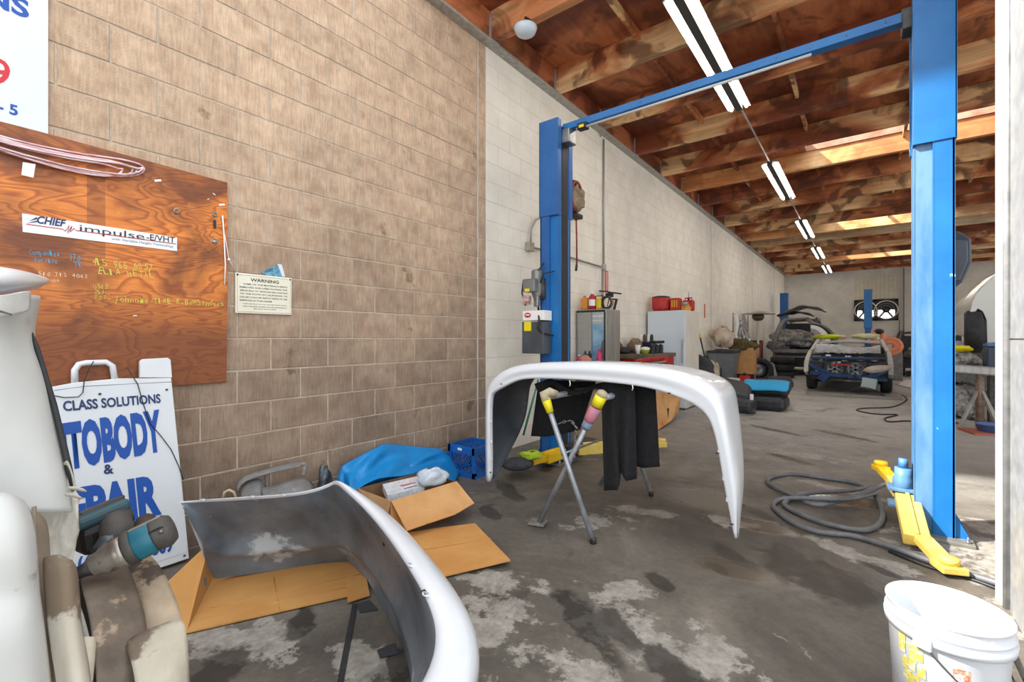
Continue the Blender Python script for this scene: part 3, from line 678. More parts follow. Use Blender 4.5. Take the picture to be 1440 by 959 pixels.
# upper white sign
t = thing('wall_sign', (WX, .1, 2.19), 'large white wall sign with blue and red lettering above the plywood board', 'sign')
pn = MB().bx(WX+.004, WX+.012, -.35, .385, 2.19, 3.3, 0, .001); pn.build('panel', sheet, t)
text('AUTO BODY', V((WX+.0125, -.33, 3.08)), UY, UZ, .1, ink_blue, t, width=.55, bold=.02)
text('NS', V((WX+.0125, .322, 2.705)) - UY*.15, UY, UZ, .08, ink_blue, t, width=.15, bold=.03)
text('5309', V((WX+.0125, .262, 2.36)) - UY*.26, UY, UZ, .115, ink_red, t, width=.26, bold=.012)
text('MON-FRI 9 - 5', V((WX+.0125, .286, 2.24)) - UY*.36, UY, UZ, .045, ink_blue, t, width=.36, bold=.03)
# plywood
def plymat():
    m = bpy.data.materials.new('stained_plywood'); m.use_nodes = True; nt = m.node_tree; L = nt.links.new; b = nt.nodes['Principled BSDF']
    pos = node(nt, 'ShaderNodeNewGeometry').outputs['Position']
    def mp(s, l=(0, 0, 0)):
        q = node(nt, 'ShaderNodeMapping'); q.inputs['Scale'].default_value = s; q.inputs['Location'].default_value = l; L(pos, q.inputs[0]); return q.outputs[0]
    def nz(v, sc, d=6, dist=0):
        q = node(nt, 'ShaderNodeTexNoise'); q.inputs['Scale'].default_value = sc; q.inputs['Detail'].default_value = d; q.inputs['Distortion'].default_value = dist; L(v, q.inputs['Vector']); return q.outputs['Fac']
    n1 = nz(mp((1, .55, 2.2)), 2.0, 3, .6)
    w_ = node(nt, 'ShaderNodeMath', operation='MULTIPLY'); L(n1, w_.inputs[0]); w_.inputs[1].default_value = 22
    fr = node(nt, 'ShaderNodeMath', operation='FRACT'); L(w_.outputs[0], fr.inputs[0])
    r = node(nt, 'ShaderNodeValToRGB'); e = r.color_ramp.elements; e.new(.6); e.new(.85)
    for q, p, c in zip(e, (0, .45, .8, 1), ((232, 142, 62), (222, 130, 52), (176, 92, 38), (226, 134, 56))): q.position = p; q.color = (*lin(c), 1)
    L(fr.outputs[0], r.inputs[0])
    g = node(nt, 'ShaderNodeValToRGB'); e = g.color_ramp.elements; e[0].position = .3; e[0].color = (.72, .68, .62, 1); e[1].position = .7; e[1].color = (1.1, 1.1, 1.1, 1); L(nz(mp((1, 1.2, 22)), 9, 5), g.inputs[0])
    mm = node(nt, 'ShaderNodeMixRGB', blend_type='MULTIPLY'); mm.inputs[0].default_value = .8; L(r.outputs[0], mm.inputs[1]); L(g.outputs[0], mm.inputs[2])
    d = node(nt, 'ShaderNodeValToRGB'); e = d.color_ramp.elements; e[0].position = .42; e[0].color = (0, 0, 0, 1); e[1].position = .62; e[1].color = (.85, .85, .85, 1); L(nz(mp((1, 1, 1.2), (2, 5.1, 3)), 2.6, 7, .5), d.inputs[0])
    sx = node(nt, 'ShaderNodeSeparateXYZ'); L(pos, sx.inputs[0])
    lo = node(nt, 'ShaderNodeMapRange'); lo.inputs[1].default_value = 1.5; lo.inputs[2].default_value = 1.22; L(sx.outputs[2], lo.inputs[0])
    hi = node(nt, 'ShaderNodeMapRange'); hi.inputs[1].default_value = 2.02; hi.inputs[2].default_value = 2.2; L(sx.outputs[2], hi.inputs[0])
    ad = node(nt, 'ShaderNodeMath', operation='MAXIMUM'); L(lo.outputs[0], ad.inputs[0]); L(hi.outputs[0], ad.inputs[1])
    a2 = node(nt, 'ShaderNodeMath', operation='MULTIPLY'); L(ad.outputs[0], a2.inputs[0]); a2.inputs[1].default_value = .8
    # darker vertical band
    bd = node(nt, 'ShaderNodeMath', operation='COMPARE'); L(sx.outputs[1], bd.inputs[0]); bd.inputs[1].default_value = .555; bd.inputs[2].default_value = .035
    b3 = node(nt, 'ShaderNodeMath', operation='MULTIPLY'); L(bd.outputs[0], b3.inputs[0]); b3.inputs[1].default_value = .45
    mx1 = node(nt, 'ShaderNodeMath', operation='MAXIMUM'); L(d.outputs[0], mx1.inputs[0]); L(a2.outputs[0], mx1.inputs[1]); mx2 = node(nt, 'ShaderNodeMath', operation='MAXIMUM'); L(mx1.outputs[0], mx2.inputs[0]); L(b3.outputs[0], mx2.inputs[1])
    mx = node(nt, 'ShaderNodeMixRGB'); L(mx2.outputs[0], mx.inputs[0]); L(mm.outputs[0], mx.inputs[1]); mx.inputs[2].default_value = (*lin((98, 50, 28)), 1)
    L(mx.outputs[0], b.inputs['Base Color']); b.inputs['Roughness'].default_value = .45
    return m
PX = WX+.022
t = thing('plywood_board', (WX, .45, .95), 'stained orange brown plywood board with handwritten chalk notes fixed to the block wall', 'board')
pl = MB(); pl.prism([(WX+.002, -.6, 2.2), (WX+.002, .35, 2.19), (WX+.002, 1.155, 2.165), (WX+.002, 1.157, 1.56), (WX+.002, 1.15, .955), (WX+.002, -.6, .955)], (.02, 0, 0)); pl.build('panel', plymat(), t)
blu_c = mat('blue_chalk', (66, 168, 214)); yel_c = mat('yellow_chalk', (206, 206, 84)); wh_c = mat('white_chalk', (222, 206, 180))
def chalk(body, px, py, px2, h, m_, slope=0):
    a_, b_ = wp(px, py, PX), wp(px2, py, PX); L_ = (b_-a_).length; n_ = len(body); cw = L_/n_
    me = None
    for i, ch_ in enumerate(body):
        if ch_ == ' ': continue
        r_ = R.uniform(-.14, .14); u = (UY + UZ*r_).normalized(); v_ = (UZ - UY*R.uniform(-.15, .25)).normalized()
        text(ch_, a_+UY*cw*i+UZ*(R.uniform(-.12, .12)*h+slope*cw*i), u, v_, h*R.uniform(.85, 1.12), m_, t, 'chalk_letter', .0012, R.choice([-.012, -.004]), cw*R.uniform(.6, .8) if ch_ not in '1IJ' else cw*.3)
chalk('Companies', 41, 357, 84, .026, blu_c, .02); chalk('Service', 48, 368, 82, .02, blu_c, .02)
chalk('370', 98, 366, 113, .03, blu_c, -.1); chalk('TK', 105, 375, 118, .026, blu_c, -.1)
chalk('415 966 6057', 130, 373, 215, .038, yel_c); chalk('ELIA METAL', 138, 385, 218, .034, yel_c)
chalk('510 712 4042', 54, 387, 124, .02, wh_c, .02); chalk('House', 62, 395, 84, .016, wh_c)
chalk('USED', 132, 405, 153, .022, yel_c); chalk('257 .', 133, 413, 156, .02, yel_c); chalk('TTT.', 132, 420, 158, .02, yel_c)
chalk('Johnnie TIRE R.BoMSanders', 162, 424, 316, .03, yel_c, .01)
# holes, hooks on the board
h = MB(); 
for px, py in ((248, 297), (302, 302), (301, 339)): h.tube([wp(px, py, PX)+V((.004, .012*math.cos(a_*PI/5), .012*math.sin(a_*PI/5))) for a_ in range(10)], .004, 6, closed=True)
h.each('eyelet', steel, t)
MB().box(wp(302, 315, PX+.01), (.012, .012, .05), None, 0, .003).build('hanging_clip', blk, t)
sc = MB()
for px, py, w_ in ((222, 254, .02), (312, 288, .02), (301, 273, .01), (190, 444, .01), (300, 339, .014), (293, 280, .008)): sc.box(wp(px, py, PX+.002), (.004, w_*1.6, w_*.6), (R.uniform(-.5, .5), 0, 0), 0, .002)
sc.each('putty_spot', white, t)
# banner strip
bs = thing('banner_strip', (PX, .6, 1.7), 'narrow white printed strip with dark and red lettering tacked to the plywood', 'banner')
c1, c2, c3, c4 = wp(31, 300, PX+.004), wp(249, 334, PX+.004), wp(249, 353, PX+.004), wp(32, 326, PX+.004)
MB().prism([c1, c2, c3, c4], (-.003, 0, 0)).build('strip', mat('white_vinyl', (238, 240, 242), rough=.35), bs)
BX = PX+.005; ub = (c2-c1).normalized()
def bt(body, px, py, h, mt, px2, bold=0, py2=None, **k):
    a_, b_ = wp(px, py, BX), wp(px2, py2, BX); return text(body, a_, (b_-a_).normalized(), UZ, h, mt, bs, 'lettering', .0008, bold, (b_-a_).length, **k)
bt('CHIEF', 52, 313.5, .034, ink_navy, 93, .03, 319, shear=.25)
l_ = MB()
for a_, b_ in (((40, 311), (52, 307)), ((37, 314), (52, 311)), ((44, 309), (52, 306))): l_.prism([wp(*a_, BX+.0005), wp(b_[0], b_[1]-1, BX+.0005), wp(b_[0], b_[1]+1, BX+.0005)], (.0005, 0, 0))
l_.each('emblem', ink_navy, bs)
pts = [(37, 315), (88, 322), (92, 325), (97, 317), (95, 328), (101, 318), (99, 326), (104, 321), (107, 324), (248, 343)]
l_ = MB(); l_.tube([wp(px, py, BX+.0005) for px, py in pts], .0018, 4); l_.build('red_line', ink_red, bs)
bt('impulse', 112, 325, .034, ink_dark, 203, 0, 337); bt('-E/VHT', 206, 337, .032, ink_dark, 246, .01, 341.5)
bt('with Variable Height Technology', 157, 337, .012, mat('grey_print', (110, 116, 124)), 244, 0, 348)
# coiled tube on nails
hm = mat('pink_white_air_hose', (196, 130, 140), (236, 226, 226), 60, .35, stretch=(1, .2, 3), detail=2)
h = MB()
for k, (off, a_, b_) in enumerate(((0, 1, 0), (.4, .92, 3), (.8, .95, 6), (1.2, .85, 8), (.2, .99, 5))):
    pts = []
    base = [(-60, 168), (0, 191), (60, 206), (120, 217), (170, 224), (196, 231), (203, 238), (196, 245), (170, 248), (110, 240), (50, 226), (0, 212), (-60, 190)]
    for j, (px, py) in enumerate(base): 
        f_ = (px/203) if px > 0 else 0
        pts.append(wp(px*a_+ (0), py+k*1.4*(1 if j < 6 else -1.2)*(1-f_*.3)+b_*.4, PX+.012+.006*k))
    pp = []
    for j in range(len(pts)-1):
        for u in (0, .33, .66):
            p0, p1, p2, p3 = pts[max(j-1, 0)], pts[j], pts[j+1], pts[min(j+2, len(pts)-1)]
            pp.append(.5*((2*p1)+(p2-p0)*u+(2*p0-5*p1+4*p2-p3)*u*u+(3*p1-p0-3*p2+p3)*u**3))
    h.tube(pp, .0045, 6)
tag(h.build('air_hose', hm), 'coiled thin pink and white air hose hanging along the plywood top', 'hose')
tg_ = MB(); tg_.prism([wp(32, 228, PX+.05), wp(50, 231, PX+.05), wp(47, 250, PX+.045), wp(30, 246, PX+.045)], (.002, 0, 0)); tag(tg_.build('paper_tag', white), 'small white paper tag clipped to the coiled pink air hose', 'tag')
h = MB(); h.tube([wp(313, 303, PX+.01), wp(315, 330, PX+.01), wp(316, 352, PX+.012), wp(317, 372, PX+.01), wp(316, 400, PX+.01)], .004, 6); h.tube([wp(316, 330, PX+.01), wp(322, 365, PX), wp(332, 382, WX+.012)], .0025, 6); h.ball(wp(322, 365, PX), .009)
tag(h.build('string', white), 'knotted white cord hanging from the right edge of the plywood', 'cord')
# warning sign
SX = WX+.016
t = thing('warning_sign', (WX, 1.38, 1.37), 'small cream warning sign with rounded corners on the tan block wall', 'sign')
c1, c2, c3, c4 = wp(331, 383, SX), wp(410.5, 391, SX), wp(410, 443, SX), wp(331, 440, SX)
cream = mat('cream_sign', (236, 232, 214), (226, 222, 200), 4, .5)
b_ = MB(); b_.prism([c1, c2, c3, c4], (-.006, 0, 0)); b_.build('plate', cream, t, bev=.003)
ux = (c2-c1).normalized(); W_ = (c2-c1).length; H_ = (c1-c4).length
def sgt(body, u, v, h, width, bold=.01, m_=ink_dark): return text(body, c1+ux*(u*W_)-UZ*(v*H_)*(1-.06*u), (ux*(1-v)+(c3-c4).normalized()*v).normalized(), UZ, h, m_, t, 'lettering', .001, bold, width*W_)
sgt('WARNING', .25, .19, .02, .5, .02)
for i, s_ in enumerate(('SOME OF THE MATERIALS BEING', 'REMOVED AND USED DURING THE', 'SERVICING OF VEHICLES ARE KNOWN', 'TO THE STATE OF CALIFORNIA TO', 'CAUSE CANCER BIRTH DEFECTS OR', 'REPRODUCTIVE HARM')): sgt(s_, .13 if i == 0 else .07, .285+i*.082, .0098, (.78 if i == 0 else .84) if i < 5 else .55)
for i, s_ in enumerate(('THIS NOTICE TO ALL WHOM VISITS WITH', 'DIRECT MATERIAL HAZARD AND RELATED PRODUCTS', 'SEE SHOP FOR COPIES')): sgt(s_, .12 if i != 2 else .3, .775+i*.065, .006, .78 if i != 2 else .4)
fr = MB(); q = [c1+ux*.01-UZ*.012, c2-ux*.01-UZ*.012, c3-ux*.01+UZ*.01, c4+ux*.01+UZ*.01]; fr.tube([p+V((.0005, 0, 0)) for p in q], .0008, 4, closed=True); fr.build('printed_border', ink_dark, t)
nl = MB(); [nl.lathe([(.006, 0), (.005, .003), (0, .003)], p+V((.0, 0, 0)), 8, axis=(1, 0, 0)) for p in (c1+ux*.012-UZ*.012, c2-ux*.012-UZ*.012)]; nl.each('nail', dsteel, t)
cd = thing('paper_card', wp(385, 385, SX), 'blue printed card tucked behind the top of the cream warning sign', 'card')
b_ = MB(); b_.prism([wp(367, 382, WX+.008), wp(391, 372, WX+.008), wp(401, 389, WX+.008), wp(380, 392, WX+.008)], (.002, 0, 0)); b_.build('card', mat('blue_card', (120, 178, 200), (70, 120, 150), 60, .4), cd)
text('CARD', wp(373, 383, WX+.011), V((0, .9, .28)).normalized(), UZ, .016, ink_navy, cd, width=.05, bold=.02)
b_ = MB(); b_.prism([wp(390, 371, WX+.01), wp(396, 372, WX+.01), wp(401, 389, WX+.01), wp(397, 389, WX+.01)], (.002, 0, 0)); b_.build('white_stripe', sheet, cd)

# ================= A-FRAME SIGN =================
t = thing('sandwich_board', (-2.9, .75, 0), 'white plastic sandwich board with large blue lettering leaning against the wall', 'sign')
wps = mat('white_moulded_plastic', (226, 230, 234), (214, 218, 224), 3, .4, bump=.05)
# board plane: bottom edge on the floor near x=-2.93, top leans against the plywood
Lb, Lt = V((-2.93, .30, .03)), V((-3.03, .30, 1.06))
def sp(px, py):      # point on the leaning board face
    n = V((1.03, 0, .10)).normalized(); o = V((-2.925, 0, .03)); d = cz(px, py, 1.0)-V((0, 0, CH)); d0 = V((0, 0, CH))
    k = (o-d0).dot(n)/d.dot(n); return d0+d*k
NB = V((1.03, 0, .10)).normalized()
def spoly(pts, name, th_, m_, parent=None, lift=0, bev=0):
    return MB().prism([sp(*p)+NB*lift for p in pts], -NB*th_).build(name, m_, parent or t, bev=bev)
ol = [(40, 545), (104, 533), (105, 512), (114, 507), (150, 506), (157, 507), (164, 513), (167, 531), (197, 531), (197, 506), (237, 503), (244, 560), (255, 660), (266, 785), (183, 812), (60, 850)]
# body with handle opening: build as strips around the hole
spoly([(30, 552), (104, 538), (167, 532), (197, 532), (241, 531), (246, 580), (256, 680), (266, 785), (240, 794), (183, 812), (60, 850)], 'body', .028, wps, bev=.003)
hd = MB(); hp = [sp(*p)-NB*.014 for p in ((106, 538), (106, 520), (112, 512), (122, 510), (150, 509), (159, 514), (163, 536))]; hd.tube(hp, .014, 10); hd.build('handle', wps, t)
spoly([(197, 531), (197, 508), (200, 505), (236, 503), (240, 506), (242, 531)], 'hinge_block', .03, wps, lift=.003, bev=.003)
gr = MB(); gr.tube([sp(76, 549)+NB*.001, sp(120, 543)+NB*.001, sp(241, 537)+NB*.001], .002, 4); gr.build('panel_groove', mat('grey_line', (150, 154, 160)), t)
spoly([(60, 552), (104, 545.5), (167, 541), (241, 537.5), (246, 590), (263, 776), (183, 803), (80, 835)], 'printed_panel', .003, sheet, lift=.002)
def st2(body, px, py, px2, py2, h, mt, bold=.02, fx=1):
    a, b_ = sp(px, py)+NB*.004, sp(px2, py2)+NB*.004; u = b_-a; W__ = u.length; u.normalize(); uy = (sp(237, 503)-sp(266, 785)).normalized()
    return text(body, a, u, uy, h, mt, t, 'lettering', .0005, bold, W__)
dist = (sp(160, 650)-V((0, 0, CH))).length
k1 = abs((sp(160, 600)-sp(160, 640)).length)/40
st2('CLASS SOLUTIONS', 89, 578, 226, 566, 13*k1, ink_navy, .03)
st2('AUTOBODY', 44, 667, 229, 630, 56*k1, ink_blue, .055)
st2('&', 146, 666.5, 160, 665, 13*k1, ink_navy, .03)
st2('REPAIR', 62, 755, 227, 719, 53*k1, ink_blue, .055)
st2('Mechanics', 130, 768, 247, 744, 15*k1, ink_red, .04)
st2('(415) 453-5309', 110, 803, 243, 774, 18*k1, ink_blue, .04)
sc = MB()
for px, py, r_ in ((140, 554, .006), (234, 548, .006), (259, 781, .006)): sc.lathe([(r_, 0), (r_, .002), (0, .002)], sp(px, py)+NB*.004, 8, axis=NB)
sc.each('rivet', dsteel, t)
w_ = MB(); w_.tube([sp(*p)+NB*.008 for p in ((74, 556), (90, 559), (110, 558), (116, 552), (118, 535), (124, 520), (131, 508))], .0022, 5); w_.tube([sp(*p)+NB*.008 for p in ((178, 517), (193, 540), (200, 565), (210, 595), (225, 612), (240, 632), (251, 656), (257, 675))], .0022, 5)
tag(w_.build('thin_wire', blk), 'thin black wire trailing down the face of the white sandwich board', 'wire')
# ================= FLOOR CLUTTER, FRONT =================
card = mat('brown_cardboard', (206, 158, 104), (190, 140, 86), 5, .8, bump=.1, bscale=40, c3=(158, 108, 62), t3=.64, s3=4)
card2 = mat('orange_brown_cardboard', (204, 152, 88), (192, 136, 72), 4, .7, bump=.08, bscale=30, c3=(140, 92, 48), t3=.68, s3=5)
cardin = mat('dark_cardboard_inside', (130, 98, 70), (112, 84, 58), 5, .85)
def sheetpoly(pts, th_, m_, name, parent):    # pts 3D list, extruded up
    return MB().prism(pts, (0, 0, th_)).build(name, m_, parent)
t = thing('cardboard_sheet', cp(380, 850), 'long flattened cardboard with upright end flap beside the sandwich board', 'cardboard')
A_, B_, C_, D_ = cp(262, 891, .006), cp(518, 833, .006), cp(508, 786, .006), cp(303, 808, .006)
sheetpoly([A_, B_, C_, D_], .006, card2, 'flat_panel', t)
fl = [A_, D_, cp(297, 754, .20), cp(288, 768, .17), cp(283, 775, .16), cp(231, 824, .12)]
MB().prism(fl, (-.005, -.003, .0)).build('end_flap', card2, t)
c_ = MB()
for k, (a, b_) in enumerate((((296, 855), (512, 806)), ((283, 870), (516, 820)))): c_.tube([cp(*a, .0125), cp(*b_, .0125)], .0025, 4)
c_.each('crease', card2, t)
MB().tube([cp(385, 812, .0125), cp(393, 860, .0125)], .002, 4).build('crease', card2, t)
MB().box((A_*.4+D_*.6)+V((-.01, 0, .06)), (.004, .02, .035), (0, 0, .3)).build('hand_slot', mat('slot_grey', (110, 110, 108)), t)
t = thing('cardboard_sheet', cp(640, 780), 'flat stained cardboard piece on the floor in front of the open carton', 'cardboard')
sheetpoly([cp(500, 790, .006), cp(562, 752, .008), cp(610, 744, .01), cp(668, 737, .014), cp(690, 760, .02), cp(718, 789, .03), cp(614, 814, .008), cp(560, 826, .006)], .006, card2, 'flat_panel', t)
c_ = MB(); c_.tube([cp(580, 775, .016), cp(690, 757, .024)], .003, 4).build('crease', card2, t)
s_ = cp(487, 818, .012); t = tag(sheetpoly([cp(487, 810, .013), cp(515, 812, .013), cp(520, 838, .013), cp(489, 848, .013)], .005, card2, 'cardboard_scrap', None), 'small torn cardboard scrap under the curve of the bumper', 'cardboard')
# open carton
t = thing('open_carton', cp(575, 730), 'open brown carton with splayed flaps holding a white box and plastic bag', 'box')
HB = .22
a, b_, d_ = cp(550, 705, HB), cp(642, 677, HB), cp(503, 687, HB); c3_ = b_+d_-a
def wall_(p, q, nm, m_=card, th_=.005):
    dr = (q-p); nn = V((-dr.y, dr.x, 0)).normalized()*th_
    MB().prism([p, q, V((q.x, q.y, .002)), V((p.x, p.y, .002))], nn).build(nm, m_, t)
wall_(a, b_, 'side_wall'); wall_(b_, c3_, 'side_wall', cardin); wall_(c3_, d_, 'side_wall', cardin); wall_(d_, a, 'side_wall')
MB().prism([V((p.x, p.y, .003)) for p in (a, b_, c3_, d_)], (0, 0, .005)).build('bottom', cardin, t)
MB().prism([a, b_, cp(667, 708, .10), cp(640, 724, .085), cp(572, 747, .06)], (.003, -.002, .004)).build('flap', card, t)
MB().prism([d_, a, cp(544, 729, .12), cp(498, 694, .16)], (0, -.003, .003)).build('flap', mat('shaded_cardboard', (190, 150, 108), (176, 136, 94), 5, .8), t)
# white product box
t = thing('product_box', cp(565, 690, .2), 'small white product box with red lettering inside the open carton', 'box')
o_ = cp(545, 703, .18); u_ = (cp(597, 690, .20)-o_); v_ = (cp(538, 687, .20)-o_)
MB().prism([o_+V((0, 0, .03)), o_+u_+V((0, 0, .03)), o_+u_+v_+V((0, 0, .03)), o_+v_+V((0, 0, .03))], (0, 0, -.045)).build('box_body', mat('white_card', (214, 216, 218), (180, 186, 196), 40, .5), t)
nn = u_.cross(v_).normalized()
text('MasterPro', o_+u_*.42+v_*.42+V((0, 0, .031)), u_.normalized(), v_.normalized(), .022, ink_red, t, width=.10, bold=.03)
text('AUTOMOTIVE', o_+u_*.46+v_*.15+V((0, 0, .031)), u_.normalized(), v_.normalized(), .013, ink_dark, t, width=.09, bold=.04)
# plastic bag
def lump(c, r, seed, n=20, amp=.25, m_=None, rot=None, fr=3):
    rr = random.Random(seed); k = n//2+1; rows = []; ph = [rr.uniform(0, 6) for _ in range(8)]
    for i in range(k):
        A = PI*i/(k-1); row = []
        for j in range(n):
            B = 2*PI*j/n; d = 1+amp*(.5*math.sin(fr*B+ph[0]+2*A)*math.sin(A)+.35*math.sin(5*A+ph[1])*math.sin(2*B+ph[2])+.3*math.sin(7*B+ph[3]+3*A)*math.sin(A))
            row.append(V(c)+V((r[0]*math.sin(A)*math.cos(B)*d, r[1]*math.sin(A)*math.sin(B)*d, r[2]*math.cos(A)*d)))
        rows.append(row)
    return MB().grid(rows, cu=True)
bag = mat('pale_plastic_film', (206, 216, 226), (168, 186, 200), 12, .2, bump=.6, bscale=22, detail=8)
bg_ = lump(cp(607, 671, .27), (.085, .11, .06), 3, 22, .3).build('plastic_bag', bag); tag(bg_, 'crumpled clear plastic bag lying in the open carton under the tarp', 'bag')
# blue tarp
tp = [(478, 690), (476, 674), (482, 655), (496, 647), (518, 635), (540, 624), (562, 625), (585, 628), (604, 629), (622, 631), (634, 643), (648, 662)]
bt_ = [(490, 700), (494, 696), (498, 692), (506, 686), (516, 680), (530, 674), (548, 671), (564, 670), (577, 667), (590, 663), (612, 668), (638, 680)]
tarp = mat('bright_blue_tarp', (8, 138, 206), (6, 120, 192), 4, .35, bump=.25, bscale=9, detail=6)
rows = []
N = 44
def ipx(A, u):
    x = u*(len(A)-1); k = min(int(x), len(A)-2); f_ = x-k; return (A[k][0]*(1-f_)+A[k+1][0]*f_, A[k][1]*(1-f_)+A[k+1][1]*f_)
Xt, Xb = -3.0, -2.80
for i in range(15):
    v = i/14; row = []
    for j in range(N+1):
        u = j/N; p, q = ipx(tp, u), ipx(bt_, u); px, py = p[0]*(1-v)+q[0]*v, p[1]*(1-v)+q[1]*v
        fold = .018*math.sin(v*7+u*16)*math.sin(v*PI)+.012*math.sin(u*34+v*3)*math.sin(v*PI)
        X = (Xt+.10*max(0, (u-.8)/.2)+.0)*(1-v)+(Xb+.25*max(0, (u-.85)/.15))*v + fold - .02*math.sin(v*PI)
        row.append(wp(px, py, X))
    rows.append(row)
back = []
for k_, (dx, fz) in enumerate(((-.03, .97), (-.045, .6), (-.05, .05))):
    back.append([V((max(WX+.01, p.x+dx), p.y, max(.006, p.z*fz))) for p in rows[0]])
tb = MB().grid(back[::-1]+rows); o_ = tb.build('tarp', tarp, None, sol=.003, sub=1); tag(o_, 'bright blue plastic tarp bunched over the carton against the block wall', 'tarp')
pts = [ipx(bt_, j/12) for j in range(2, 11)]
# milk crate
cbl = mat('crate_blue_plastic', (22, 84, 158), (30, 98, 176), 8, .4)
t = thing('milk_crate', (-2.82, 3.08, 0), 'blue plastic milk crate on the floor by the tan block wall', 'crate')
cx0, cx1, cy0, cy1, ch_ = -2.985, -2.66, 2.93, 3.255, .27
a = MB(); a.bx(cx0, cx1, cy0, cy0+.012, .20, ch_, 0, .004).bx(cx0, cx1, cy1-.012, cy1, .20, ch_).bx(cx0, cx0+.012, cy0, cy1, .20, ch_).bx(cx1-.012, cx1, cy0, cy1, .20, ch_, 0, .004)
a.build('top_band', cbl, t)
a = MB(); a.bx(cx0, cx1, cy0, cy0+.012, 0, .05).bx(cx1-.012, cx1, cy0, cy1, 0, .05).bx(cx0, cx1, cy1-.012, cy1, 0, .05).bx(cx0, cx0+.012, cy0, cy1, 0, .05); a.build('bottom_band', cbl, t)
a = MB()
for x in (cx0, cx1-.035):
    for y in (cy0, cy1-.035): a.bx(x, x+.035, y, y+.035, 0, ch_, 0, .004)
a.each('corner_post', cbl, t)
la = MB()
for k in range(-5, 12):
    for face in range(2):
        for sg in (1, -1):
            if sg < 0 and k % 2: continue
            s0 = k*.03; z0, z1 = .05, .20; 
            x0_, x1_ = s0, s0+.12*sg
            def cl_(x0_, x1_):
                L_ = .325
                # clip the diagonal to the face
                tt = [0, 1]
                for val in (0.0, L_):
                    pass
                def at_(u): return x0_+(x1_-x0_)*u
                us = [0, 1]
                if x1_ != x0_:
                    ua, ub_ = (0-x0_)/(x1_-x0_), (L_-x0_)/(x1_-x0_); lo, hi = min(ua, ub_), max(ua, ub_); us = [max(0, lo), min(1, hi)]
                return us if us[0] < us[1]-.02 else None
            us = cl_(x0_, x1_)
            if not us: continue
            for f_ in ((0,) if face == 0 else (1,)):
                p = [(x0_+(x1_-x0_)*u, z0+(z1-z0)*u) for u in us]
                if f_ == 0: la.bar((cx0+p[0][0], cy0+.006, p[0][1]), (cx0+p[1][0], cy0+.006, p[1][1]), .008, .005, up=(0, 1, 0))
                else: la.bar((cx1-.006, cy0+p[0][0], p[0][1]), (cx1-.006, cy0+p[1][0], p[1][1]), .008, .005, up=(1, 0, 0))
la.build('lattice', cbl, t, kind='stuff')
la = MB()
for k in range(9): la.bx(cx0+.02+k*.035, cx0+.028+k*.035, cy0+.01, cy1-.01, .235, .243); la.bx(cx0+.01, cx1-.01, cy0+.02+k*.035, cy0+.028+k*.035, .235, .243)
la.build('lattice', cbl, t, kind='stuff')
MB().box((cx0+.15, cy0-.001, .24), (.05, .002, .022), None, 0, .0009).build('white_patch', white, t)
# grey splash shield on the floor against the wall
gl = mat('dusty_grey_plastic', (104, 104, 104), (134, 132, 130), 8, .6, bump=.2, c3=(160, 158, 154), t3=.62, s3=9)
t = thing('splash_shield', (-2.9, 1.45, 0), 'dusty grey plastic splash shield leaning against the wall behind the bumper', 'car part')
X0 = -2.95
top = [(334, 690), (336, 676), (352, 668), (374, 661), (400, 655), (429, 648)]
bot = [(336, 706), (344, 700), (362, 696), (384, 690), (408, 688), (432, 684)]
rows = []
for v in (0, .12, .2): rows.append([wp(*p, X0)*(1-v)+wp(*q, X0+.14)*v+V((.0 if v else -.02, 0, 0)) for p, q in zip(top, bot)])
MB().grid(rows).build('top_flange', gl, t, sol=.006, sub=1)
mid = [[wp(p[0]+3, p[1]+6, X0), wp(p[0]+6, p[1]+22, X0+.03), wp(p[0]+6, p[1]+34, X0+.1), wp(p[0]+4, p[1]+46, X0+.16)] for p in ((334, 676), (350, 668), (366, 664))]
MB().grid(mid).build('left_panel', gl, t, sol=.005, sub=1)
mid = [[wp(px, py, X0+.03), wp(px+4, py+9, X0+.1), wp(px+6, py+30, X0+.2)] for px, py in ((366, 684), (385, 683), (405, 676), (425, 668), (440, 678))]
MB().grid(mid).build('lower_panel', gl, t, sol=.005, sub=1)
MB().bar(wp(374, 664, X0), V((X0+.06, wp(375, 690, X0).y, 0)), .015, .01).build('rib', gl, t)
MB().bar(wp(429, 650, X0), wp(427, 668, X0+.02), .015, .01).build('rib', gl, t)
o_ = lump(V((-2.92, wp(457, 676, -2.92).y, .172)), (.05, .05, .17), 8, 18, .4); o_.each('crumpled_bracket', mat('blackened_metal', (50, 54, 60), (110, 118, 128), 16, .35, .5, bump=.5), None)
for q in [x for x in C.objects if x.name.startswith('crumpled_bracket')]: tag(q, 'dark crumpled car bracket on the floor between splash shield and blue tarp', 'car part')
q = MB().tube([wp(314, 700, -2.98), wp(316, 692, -2.98), wp(322, 689, -2.97), wp(329, 692, -2.96), wp(332, 700, -2.95)], .008, 8).build('hose_end', mat('tan_hose', (190, 176, 146), rough=.5)); tag(q, 'short tan hose end poking up beside the grey splash shield', 'hose')
